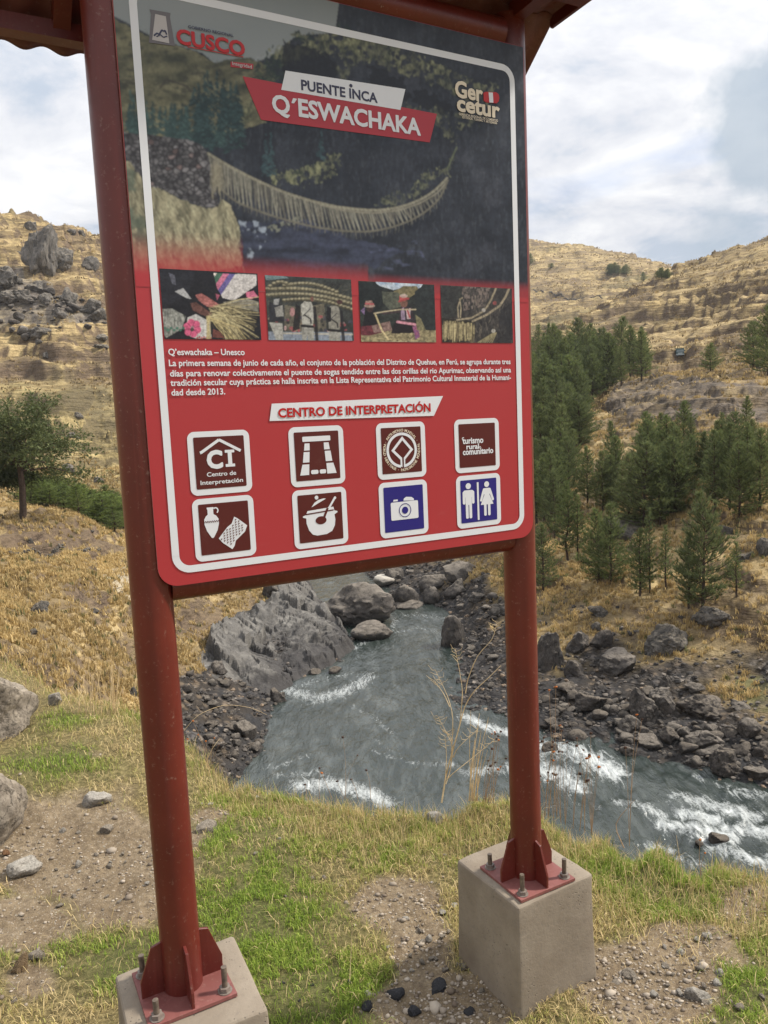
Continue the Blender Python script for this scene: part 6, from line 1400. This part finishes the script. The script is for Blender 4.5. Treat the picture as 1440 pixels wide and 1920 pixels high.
def pine_mesh(seed, slim=.22, dens=1.0, base=.10, ragged=.42):
    """unit-height pine: trunk mesh and crown mesh"""
    r = np.random.default_rng(seed); tr = MB(); bend = r.normal(0, .012, (5, 2)); bend[0] = 0
    tp_ = [(bend[i, 0], bend[i, 1], f) for i, f in enumerate((0, .25, .5, .75, .985))]; tr.tube([(0, 0, -.03)] + tp_, [.021, .018, .0145, .010, .006, .0015], 8)
    P = []; D = []; Lw = []
    nb = int(105 * dens)
    for i in range(nb):
        f = base + (1 - base) * (i + r.random()) / nb; f = min(f, .985); az = i * 2.399 + r.normal(0, .35)
        prof = ((1 - f) ** .75) * (1 - .55 * math.exp(-((f - base) / .10) ** 2)); ln = slim * prof * r.uniform(1 - ragged, 1 + ragged) * 1.25 + .012
        el = .15 + .55 * f + r.normal(0, .12); bx, by = np.interp(f, [0, .25, .5, .75, 1], bend[:, 0]), np.interp(f, [0, .25, .5, .75, 1], bend[:, 1])
        o = np.array([bx, by, f]); d = np.array([math.cos(az) * math.cos(el), math.sin(az) * math.cos(el), math.sin(el)])
        k = max(3, int(ln * 62)); mid = o + d * ln * .5 - np.array([0, 0, ln * .06]); tip = o + d * ln + np.array([0, 0, ln * .10])
        if ln > .05: tr.tube([o, mid, tip], [.0042, .0028, .0010], 4, False)
        for j in range(k):
            q = (j + .6) / k
            if q < .18 and ln > .08: continue
            b = (o * (1 - q) + mid * q * 2 * (1 - q) * 1 + tip * q) if False else (o * (1 - q) ** 2 + 2 * mid * q * (1 - q) + tip * q * q)
            side = np.cross(d, [0, 0, 1.]) * r.normal(0, .30) * ln * (1 - q * .5)
            P.append(b + side + r.normal(0, .006, 3)); D.append(d * .8 + np.array([0, 0, .55]) + side * 4); Lw.append(.030 + .026 * r.random())
    P.append(np.array([bend[4, 0], bend[4, 1], .985])); D.append(np.array([0, 0, 1.])); Lw.append(.04)
    V, C = needle_fans(np.array(P), np.array(D), 9, np.array(Lw) * 1.15, np.full(len(P), .0066), r, (.064, .102, .034), (.27, .31, .11))
    return tr.mesh('trunk', True, False), mesh_np('crown', V, tris=np.arange(len(V)).reshape(-1, 3), cols={'tint': np.c_[C, np.ones(len(C))]}, smooth=False)
PINES = [pine_mesh(s_, sl, de, ba_) for s_, sl, de, ba_ in ((1, .26, 1.0, .10), (2, .21, .85, .15), (3, .30, 1.1, .07), (4, .19, .75, .19), (5, .24, .95, .11), (6, .16, .55, .17), (7, .28, .9, .10))]
for a, b in PINES: a.materials.append(BARK); b.materials.append(PINE_M)
YOUNG_M = leaf_mat('young_needles', .4, .2); YOUNG = []
for a, b in PINES:
    b2 = b.copy(); b2.materials.clear(); b2.materials.append(YOUNG_M); cl_ = b2.color_attributes['tint']; q_ = np.empty(len(b2.vertices) * 4, np.float32); cl_.data.foreach_get('color', q_); q_ = q_.reshape(-1, 4); q_[:, :3] *= np.array([1.1, 1.18, .85]); cl_.data.foreach_set('color', q_.ravel()); YOUNG.append((a, b2))
rt = random.Random(31)
def pine(x, y, ytop, label, v=None, group=None, wide=1.0, name='pine_tree', cat='pine', lean=0, near=None):
    p_, D_ = hit(x, y); h = (y - ytop) * D_ / F * 1.02
    v = rt.randrange(5) if v is None else v; a, b = (YOUNG if name == 'young_pine' else PINES)[v]
    root = thing(name, label, cat, (p_[0], p_[1], p_[2] - .03 * h), rt.uniform(0, 6.28), group); root.scale = (h * wide, h * wide, h)
    link('trunk', a, root); link('crown', b, root); return root
for x, y, yt, v, w, lab in [
    (1018, 1110, 975, 0, 1.15, 'dark pine touching the right post just below the board corner'), (1122, 1092, 950, 2, 1.1, 'left trunk of the paired full pines on the middle slope'), (1146, 1098, 940, 0, 1.1, 'right trunk of the paired full pines on the middle slope'),
    (1200, 1118, 988, 4, 1.1, 'compact dark pine with a clear stem, left of the two thin saplings'), (1219, 1112, 952, 5, .85, 'tall thin sapling pine next to the compact dark pine'), (1249, 1106, 985, 5, 1.0, 'sparse pale sapling pine standing alone in dry grass'),
    (1318, 1138, 925, 2, 1.0, 'tallest pine of the lower slope, broad and dense'), (1291, 1142, 1000, 4, .9, 'smaller pine crowded against the tallest lower pine'), (1381, 1120, 1020, 5, 1.2, 'small thin pine apart on the far right of the lower slope'),
    (1065, 1052, 900, 1, 1.0, 'pine behind the paired full pines, its stem bare at the foot'), (1083, 1050, 925, 3, 1.0, 'slim pine right of the one with a bare foot'), (1040, 1010, 880, 0, 1.0, 'pine over the one touching the post'),
    (1208, 992, 830, 2, 1.25, 'broad spreading pine in the middle of the upper row'), (1180, 988, 850, 0, 1.1, 'pine leaning into the broad spreading one from the left'), (1237, 985, 860, 4, 1.0, 'pine crowding the broad spreading one from the right'),
    (1268, 950, 805, 0, 1.2, 'pine with dark trunk above the tallest lower pine'), (1340, 968, 812, 3, 1.1, 'pine in the right row with a bare lower trunk'), (1367, 957, 800, 1, 1.1, 'slender pine in the middle of the right row'),
    (1386, 972, 838, 2, 1.0, 'bushy dark pine at the front of the right row'), (1425, 958, 815, 0, 1.15, 'pine at the right end of the right row, close to the picture edge'), (1400, 930, 800, 3, .9, 'slim pine rising behind the bushy dark one in the right row'),
    (1130, 958, 845, 0, 1.1, 'pine on the slope left of the broad spreading one'), (1102, 945, 835, 4, 1.1, 'dark pine between the lower forest edge and the middle slope'), (1148, 905, 790, 3, 1.0, 'slim pine standing up the slope above the middle group'),
    (1215, 870, 775, 2, 1.3, 'wide hazy pine highest in the middle of the slope'), (1240, 850, 778, 0, 1.1, 'pine just right of the wide hazy one high on the slope'), (1295, 862, 785, 1, 1.0, 'narrow pine high on the slope under the rock face'),
    (1320, 905, 812, 0, 1.1, 'pine filling the gap behind the right row'), (1355, 885, 782, 3, 1.0, 'dark spire-like pine behind the right row'), (1295, 920, 822, 2, 1.0, 'full pine left of the right row, behind'), (1410, 880, 792, 4, 1.0, 'pine behind the right row near the picture edge'), (1440, 900, 810, 1, 1.0, 'pine cut by the right edge behind the right row'),
    (1332, 697, 648, 2, 1.45, 'round lone pine by the track right of the truck'), (1412, 692, 610, 2, 1.25, 'tall dark pine above the track at the right edge'), (1440, 708, 585, 0, 1.2, 'tallest pine above the track, cut by the right edge'),
    (950, 1092, 1035, 0, 1.2, 'pine peeping out left of the right post below the board')]:
    pine(x, y, y - (y - yt) * .95, lab, v, None, w * .88)
def stand(poly, n_, hmin, hmax, label, group, wide=1.0, front=None, vs=None, name='pine_tree', cat='pine'):
    xs = [q[0] for q in poly]; ys = [q[1] for q in poly]; k = 0; spots = []; tries = 0
    while k < n_ and tries < 20000:
        tries += 1
        x, y = rt.uniform(min(xs), max(xs)), rt.uniform(min(ys), max(ys))
        if not inpoly(np.array([x]), np.array([y]), poly)[0] or any(abs(x - a) < 7 and abs(y - b) < 5 for a, b in spots): continue
        spots.append((x, y)); f = (y - min(ys)) / (max(ys) - min(ys)); h = (hmin + (hmax - hmin) * f) * rt.uniform(.78, 1.18)
        pine(x, y, y - h, label, None if vs is None else rt.choice(vs), group, wide * rt.uniform(.9, 1.2), name, cat); k += 1
stand([(990, 870), (990, 700), (1060, 690), (1130, 690), (1190, 685), (1238, 690), (1238, 702), (1190, 720), (1150, 735), (1100, 765), (1085, 800), (1060, 850)], 74, 74, 128, 'dark green pine in the dense stand on the upper right slope', 'pines in the dense upper stand', .98)
stand([(1000, 1000), (1000, 870), (1060, 850), (1095, 880), (1060, 960), (1030, 1010)], 16, 90, 125, 'pine on the steep slope between the dense stand and the river, beside the right post', 'pines beside the right post', .95)
stand([(1130, 960), (1180, 880), (1240, 850), (1440, 850), (1440, 950), (1330, 960), (1240, 975)], 18, 84, 125, 'mid-sized pine filling the middle plantation below the rock ledges', 'pines in the middle plantation', .9)
stand([(1050, 840), (1085, 800), (1095, 835), (1075, 850)], 5, 80, 100, 'paler pine at the lower tip of the dense stand', 'pines at the tip of the stand', 1.1)
stand([(112, 935), (160, 945), (232, 965), (232, 1008), (190, 985), (120, 955)], 26, 34, 62, 'young bright green pine in the gully behind the left post', 'young pines in the left gully', 1.9, None, (0, 2, 6), 'young_pine', 'pine')
stand([(50, 930), (112, 915), (112, 950), (60, 952)], 12, 34, 50, 'young green pine behind the trunk of the spreading tree', 'young pines behind the spreading tree', 1.8, None, (0, 2, 6), 'young_pine', 'pine')
for g_, (cx_, cy_, n_, sp_, h_) in {'trees high on the far hill, left clump': (1158, 513, 9, 14, 17), 'trees high on the far hill, right clump': (1240, 520, 6, 9, 17)}.items():
    for k in range(n_): x = cx_ + rt.uniform(-sp_, sp_) * 1.3; pine(x, cy_ + rt.uniform(-1, 3), cy_ - rt.uniform(.6, 1) * h_, 'small dark tree in the ' + ('left' if 'left' in g_ else 'right') + ' clump on the far hill', 2, g_, 1.5, 'far_tree', 'tree')
pine(1206, 527, 512, 'single dark tree between the two clumps on the far hill', 2, None, 1.3, 'far_tree', 'tree'); pine(1034, 503, 495, 'faint round bush alone on the far hill', 2, None, 2.4, 'far_tree', 'tree'); pine(994, 497, 478, 'tree on the far hill right beside the board', 2, None, 1.4, 'far_tree', 'tree')
# broad-leaved trees on the left shoulder
def broadleaf(x, y, ytop, wpx, seed, label, dense=1.0, c0=(.045, .068, .024), c1=(.15, .175, .066), fork=.42, xoff=0):
    p_, D_ = hit(x, y); s_ = D_ / F * 1.02; h = (y - ytop) * s_; R_w = wpx * s_ / 2; r = np.random.default_rng(seed)
    root = thing('broadleaf_tree', label, 'tree', (p_[0], p_[1], p_[2] - .1), 0); tr = MB(); tr.tube([(0, 0, -.2), (.02 * h, 0, fork * h * .5), (.01 * h, .01 * h, fork * h), (xoff * s_ * .3, 0, h * .75)], [.030 * h, .025 * h, .021 * h, .006 * h], 10)
    P = []; D = []; Lw = []
    for i in range(int(26 * dense)):
        az = i * 2.399 + r.normal(0, .3); f = .30 + .66 * r.random(); z0 = h * (fork * (.72 + .5 * r.random())); rad = R_w * r.uniform(.45, 1.0) * (1 - .55 * max(0, f - .55) / .45)
        tip = np.array([math.cos(az) * rad + xoff * s_, math.sin(az) * rad, h * f]); o = np.array([0.01 * h, 0, z0]); mid = (o + tip) / 2 + np.array([0, 0, .05 * h]); tr.tube([o, mid, tip], [.010 * h, .006 * h, .0015 * h], 5, False)
        for k in range(int(9 * dense)):
            q = r.uniform(.45, 1.12); b = o * (1 - q) ** 2 + 2 * mid * q * (1 - q) + tip * q * q; b = b + r.normal(0, 1, 3) * np.array([.13, .13, .09]) * R_w
            m_ = int(34); off = r.normal(0, 1, (m_, 3)) * np.array([.085, .085, .055]) * R_w
            for v_ in off: P.append(b + v_); D.append(v_ / (np.linalg.norm(v_) + 1e-6) + np.array([0, 0, .2])); Lw.append(r.uniform(.018, .036) * h)
    V, C = needle_fans(np.array(P), np.array(D), 2, np.array(Lw), np.array(Lw) * .42, r, c0, c1, 1.2)
    link('trunk', tr.mesh('trunk', True, False), root, BARK); link('crown', mesh_np('crown', V, tris=np.arange(len(V)).reshape(-1, 3), cols={'tint': np.c_[C, np.ones(len(C))]}, smooth=False), root, LEAF_M); return root
broadleaf(43, 968, 768, 180, 71, 'spreading olive-green tree with bare trunk on the left shoulder', 1.0, fork=.5, xoff=28)
broadleaf(-12, 962, 795, 130, 72, 'darker dense tree cut by the left edge beside the spreading tree', 1.15, (.030, .050, .018), (.085, .110, .040), .3)
for x, y, yt, w, sd, lab in [(112, 935, 912, 34, 73, 'yellow-green bush at the end of the young pines'), (148, 948, 912, 46, 74, 'round olive bush in front of the young pines in the gully')]:
    broadleaf(x, y, yt, w, sd, lab, .7, (.09, .11, .03), (.20, .21, .07), .2)

# ------------------------------------------------------------------ dry stone walls
def stone_wall(P_, h_px, label, seed, size_px, th=.5, n_layers=3):
    r = np.random.default_rng(seed); V_all = []; T_all = []; o = 0; V1, T1 = ICO[2]; base = None
    pts = [hit(*q) for q in P_]; base = pts[0][0]
    for (a, Da), (b, Db) in zip(pts[:-1], pts[1:]):
        L_ = np.hypot(*(b - a)[:2]); s_ = (Da + Db) / 2 / F; st = size_px * s_; n_ = max(2, int(L_ / st / .8))
        for i in range(n_):
            f = (i + .5) / n_; c = a + (b - a) * f; c[2] = float(ground_z(c[0], c[1]))
            hh_ = h_px * s_ * (.6 + .6 * fbm2(np.array([f * 7.0 + seed]), np.array([1.0]), 2, 3)[0]); nl = max(1, int(hh_ / st * 1.5))
            for k in range(nl):
                sc = st * r.uniform(.4, .68) * np.array([1, 1, .7]); vv = V1 * (1 + (vnoise3(V1 * 1.8 + r.uniform(0, 50, 3), 2) - .5)[:, None]) * sc + c + np.array([r.normal(0, st * .3), r.normal(0, st * .3), (k + .3) * st * .62])
                V_all.append(vv); T_all.append(T1 + o); o += len(V1)
    V = np.concatenate(V_all) - base; ob = link('dry_stone_wall', mesh_np('dry_stone_wall', V, tris=np.concatenate(T_all), smooth=False), mat=RM_HILL, loc=base); ob['kind'] = 'thing'; return tag(ob, label, 'stone wall')
stone_wall([(18, 1040), (70, 1040), (105, 1036), (130, 1036)], 9, 'broken dry stone wall crossing the left slope below the bare soil', 5, 3.6)
stone_wall([(136, 1036), (160, 1035), (188, 1030)], 6, 'short low end of the dry stone wall nearer the left post', 8, 3.4)
stone_wall([(1002, 545), (1040, 555), (1075, 562), (1130, 561)], 3.2, 'thin field wall running across the far hill beside the board', 9, 2.2)

# ------------------------------------------------------------------ truck on the hill track
p_, D_ = hit(1275, 673); s_ = D_ / F; a_ = math.atan2(p_[0], p_[1])
trk = thing('truck', 'small dark teal truck facing down the hill track above the pines', 'truck', tuple(p_), -a_ + .12); wT = 15.5 * s_; u_t = wT / 2.3
TEAL = flat('teal_truck_paint', (.020, .060, .062), .45, .2, 2); DK = flat('dark_rubber', (.02, .02, .022), .7); GL = flat('truck_glass', (.16, .21, .24), .15, .1, 2, .6); CH = flat('pale_bumper', (.35, .40, .42), .4)
def tb(name, a, b, m, par=trk, bev=.05):
    mb = MB(); mb.box([q * u_t for q in a], [q * u_t for q in b]); me = mb.mesh(name); bevel_mesh(me, bev * u_t, 2); return link(name, me, par, m)
tb('cargo_box', (-1.15, 1.4, .8), (1.15, 5.6, 2.35), TEAL); cab = tb('cab', (-1.02, -.4, .55), (1.02, 1.3, 1.95), TEAL, bev=.14)
tb('windshield', (-.88, -.43, 1.22), (.88, -.38, 1.80), GL, cab, .01); tb('bumper', (-1.0, -.55, .45), (1.0, -.42, .75), CH, cab, .03); tb('grille', (-.55, -.44, .80), (.55, -.405, 1.10), CH, cab, .01)
for sx_ in (-1, 1): tb('headlight', (sx_ * .78 - .14, -.45, .82), (sx_ * .78 + .14, -.40, 1.04), GL, cab, .02); tb('mirror', (sx_ * 1.16 - .08, -.2, 1.3), (sx_ * 1.16 + .08, -.1, 1.7), DK, cab, .02)
for sx_ in (-1, 1):
    for yy in (.25, 3.0, 4.3):
        mb = MB(); mb.tube([(sx_ * .72 * u_t, yy * u_t, .45 * u_t), (sx_ * 1.05 * u_t, yy * u_t, .45 * u_t)], .45 * u_t, 18); mb.build('wheel', DK, trk, True)

# ------------------------------------------------------------------ dry plants on the rim of the ledge
STALK = flat('dry_stalk', (.60, .46, .27), .8, .25, 20, .2); STALK2 = flat('brown_stalk', (.32, .215, .13), .85, .3, 20, .2); HEAD_D = flat('dark_seed_head', (.055, .030, .022), .9, .4, 90, .2, .5); HEAD_O = flat('orange_seed_head', (.32, .105, .028), .85, .35, 90, .2, .5)
def plane_pt(x, y, base, dist, jit=0.0):
    q = at_dist(x, y, dist + jit); return q - base
def plant_root(name, x, y, label, cat, group=None, dist=None):
    p_ = bank_hit(x, y) if dist is None else at_dist(x, y, dist); return thing(name, label, cat, tuple(p_), 0, group), p_, np.hypot(p_[0], p_[1])
rp = random.Random(77)
def stem(root, base, dist, P_, r0, r1, mat, name='stem', jit=.05):
    dj = 0; pts = []
    for i, q in enumerate(P_): pts.append(plane_pt(*q, base, dist, dj)); dj += rp.uniform(-jit, jit)
    # smooth the polyline
    pts = np.array(pts); t_ = np.linspace(0, len(pts) - 1, len(pts) * 3 - 2); fine = np.stack([np.interp(t_, range(len(pts)), pts[:, k]) for k in range(3)], -1)
    fine[1:-1] = (fine[:-2] + 2 * fine[1:-1] + fine[2:]) / 4; mb = MB(); mb.tube(list(fine), list(np.linspace(r0, r1, len(fine))), 6, False); return mb.build(name, mat, root, True), fine
root, b_, d_ = plant_root('dry_weed', 828, 1500, 'tall branching straw-coloured dead stalk left of the right post', 'plant')
st_, _f = stem(root, b_, d_, [(828, 1505), (836, 1455), (841, 1435), (859, 1371), (871, 1324), (889, 1295), (915, 1272), (939, 1248)], .0050, .0014, STALK)
for P_ in ([(862, 1360), (868, 1298), (862, 1260), (854, 1218)], [(873, 1300), (876, 1276), (895, 1228), (924, 1199), (932, 1167)], [(838, 1462), (848, 1451), (880, 1426), (927, 1387)], [(850, 1420), (857, 1403), (895, 1368)], [(846, 1420), (850, 1345), (841, 1308), (816, 1256)], [(843, 1325), (832, 1300), (814, 1276)],
           [(833, 1480), (838, 1420), (834, 1380)], [(836, 1470), (846, 1440), (848, 1385), (837, 1372)], [(846, 1432), (850, 1400), (836, 1372), (820, 1342)]):
    o_, fp = stem(root, b_, d_, P_, .0028, .0009, STALK, 'branch')
    e0, e1 = np.array(P_[-2]), np.array(P_[-1])
    mb = MB()
    for k in range(7):
        f = .45 + .55 * k / 6; q = e0 + (e1 - e0) * f; sx_ = 1 if k % 2 else -1; a0 = plane_pt(*q, b_, d_); a1 = plane_pt(q[0] + sx_ * rp.uniform(5, 10), q[1] - rp.uniform(-1, 6), b_, d_); a2 = plane_pt(q[0] + sx_ * rp.uniform(9, 15), q[1] - rp.uniform(5, 12), b_, d_); mb.tube([a0, a1, a2], [.0010, .0009, .0006], 4, False)
    mb.build('twig', STALK, o_, True)
root, b_, d_ = plant_root('dry_weed', 886, 1500, 'clump of thin pale dead stems between the tall stalk and the right post', 'plant')
for k in range(11):
    x0 = 886 + rp.uniform(-8, 10); x1 = x0 + rp.uniform(-4, 40); y1 = rp.uniform(1330, 1420); stem(root, b_, d_, [(x0, 1502), ((x0 + x1) / 2 - rp.uniform(0, 6), (1502 + y1) / 2), (x1, y1)], .0030, .0010, STALK)
def flower(x, y, tips, label, orange=.4, mat=STALK2, group=None, dist=None):
    root, b_, d_ = plant_root('seed_head_stalk', x, y, label, 'plant', group, dist)
    for i, (tx, ty) in enumerate(tips):
        mx_ = x + (tx - x) * (.35 if i else .5) + rp.uniform(-4, 4); my = y + (ty - y) * .55
        stem(root, b_, d_, [(x, y + 6), (mx_, my), (tx, ty)], -.0 + .0015 if i == 0 else .0011, .0007, mat, jit=.03)
        c = plane_pt(tx, ty, b_, d_ + rp.uniform(-.03, .03)); V_, T_ = rock_verts(900 + rp.randrange(5), 2, 8, .1); me = mesh_np('seed_head', V_ * np.array([.0072, .0072, .0058]) * rp.uniform(.75, 1.2) + c, tris=T_); link('seed_head', me, root, HEAD_O if rp.random() < orange else HEAD_D)
flower(1180, 1580, [(1194, 1340), (1204, 1348), (1173, 1402)], 'tall stalk with orange button seed heads over the river, between post and rapids', .8)
flower(1044, 1528, [(1030, 1294), (1042, 1288), (1050, 1360)], 'stalk with orange button heads close to the right post', .9)
flower(1314, 1640, [(1313, 1575), (1322, 1600)], 'short brown stalk with orange head on the rim at the lower right', .8)
for k in range(10):
    x = 1008 + k * 11 + rp.uniform(-4, 4); y = 1512 + (x - 1010) * .42 + 8; tips = [(x + rp.uniform(-18, 22), rp.uniform(1368, 1470)) for _ in range(rp.randrange(3, 6))]
    flower(x, y, tips, 'thin stalk with dark seed heads in the thicket right of the right post', .3, STALK2, 'seed head stalks right of the post')
for k in range(5):
    x = 905 + k * 5; y = 1500; tips = [(x + rp.uniform(-8, 26), rp.uniform(1370, 1450)) for _ in range(rp.randrange(2, 5))]
    flower(x, y, tips, 'thin stalk with dark seed heads left of the right post', .35, STALK2, 'seed head stalks left of the post')
for k in range(6):
    x = 575 + k * 24; y = 1492; tips = [(x + rp.uniform(-20, 25), rp.uniform(1380, 1478)) for _ in range(rp.randrange(1, 4))]
    flower(x, y, tips, 'fine stalk with tiny dark heads on the rim in front of the river', .25, STALK2, 'seed head stalks on the rim')
flower(392, 1440, [(362, 1352), (372, 1378), (386, 1390), (402, 1384), (352, 1386), (410, 1398)], 'stalk with orange heads beside the left post', .9)
for P_, lab, m_ in [([(345, 1370), (370, 1340), (420, 1320), (470, 1326), (500, 1340)], 'single dead grass stem arching from the left post towards the river', STALK), ([(385, 1430), (400, 1400), (412, 1385)], 'stiff pale grass stem leaning beside the left post', STALK),
                    ([(44, 1300), (52, 1262), (60, 1215)], 'brown upright twig behind the big left boulder', STALK2), ([(55, 1300), (85, 1284), (118, 1268)], 'brown twig leaning right behind the big left boulder', STALK2), ([(1281, 1645), (1273, 1600), (1268, 1566)], 'broken pale stick standing on the rim at the lower right', STALK),
                    ([(1170, 1590), (1150, 1545), (1190, 1500)], 'bent brown twig on the rim below the rapids', STALK2), ([(655, 1850), (658, 1790), (661, 1728)], 'single pale grass stem standing in the turf before the sign', STALK)]:
    root, b_, d_ = plant_root('dead_grass_stalk', P_[0][0], P_[0][1], lab, 'plant stem'); stem(root, b_, d_, P_, .0028 if m_ is STALK2 else .0018, .0008, m_)
root, b_, d_ = plant_root('dry_weed', 172, 1338, 'wispy dry grass clump on the left rim beside the left post', 'plant')
for k in range(22):
    x0 = 172 + rp.uniform(-40, 45); x1 = x0 + rp.uniform(-30, 34); y1 = rp.uniform(1222, 1300); stem(root, b_, d_, [(x0, 1340), ((x0 + x1) / 2, (1340 + y1) / 2 - 8), (x1, y1)], .0030, .0010, STALK)
# ------------------------------------------------------------------ thin mountain haze
mb = MB(); mb.box((-1020, -1020, -42), (1020, 1020, 190)); hz = mb.mesh('haze')
hm = bpy.data.materials.new('haze'); hm.use_nodes = True; ht = hm.node_tree; ht.nodes.clear()
pv = ht.nodes.new('ShaderNodeVolumePrincipled'); pv.inputs['Density'].default_value = .00015; pv.inputs['Color'].default_value = (.86, .92, 1.0, 1)
ho = ht.nodes.new('ShaderNodeOutputMaterial'); ht.links.new(pv.outputs[0], ho.inputs['Volume'])
stuff('haze', hz, hm)
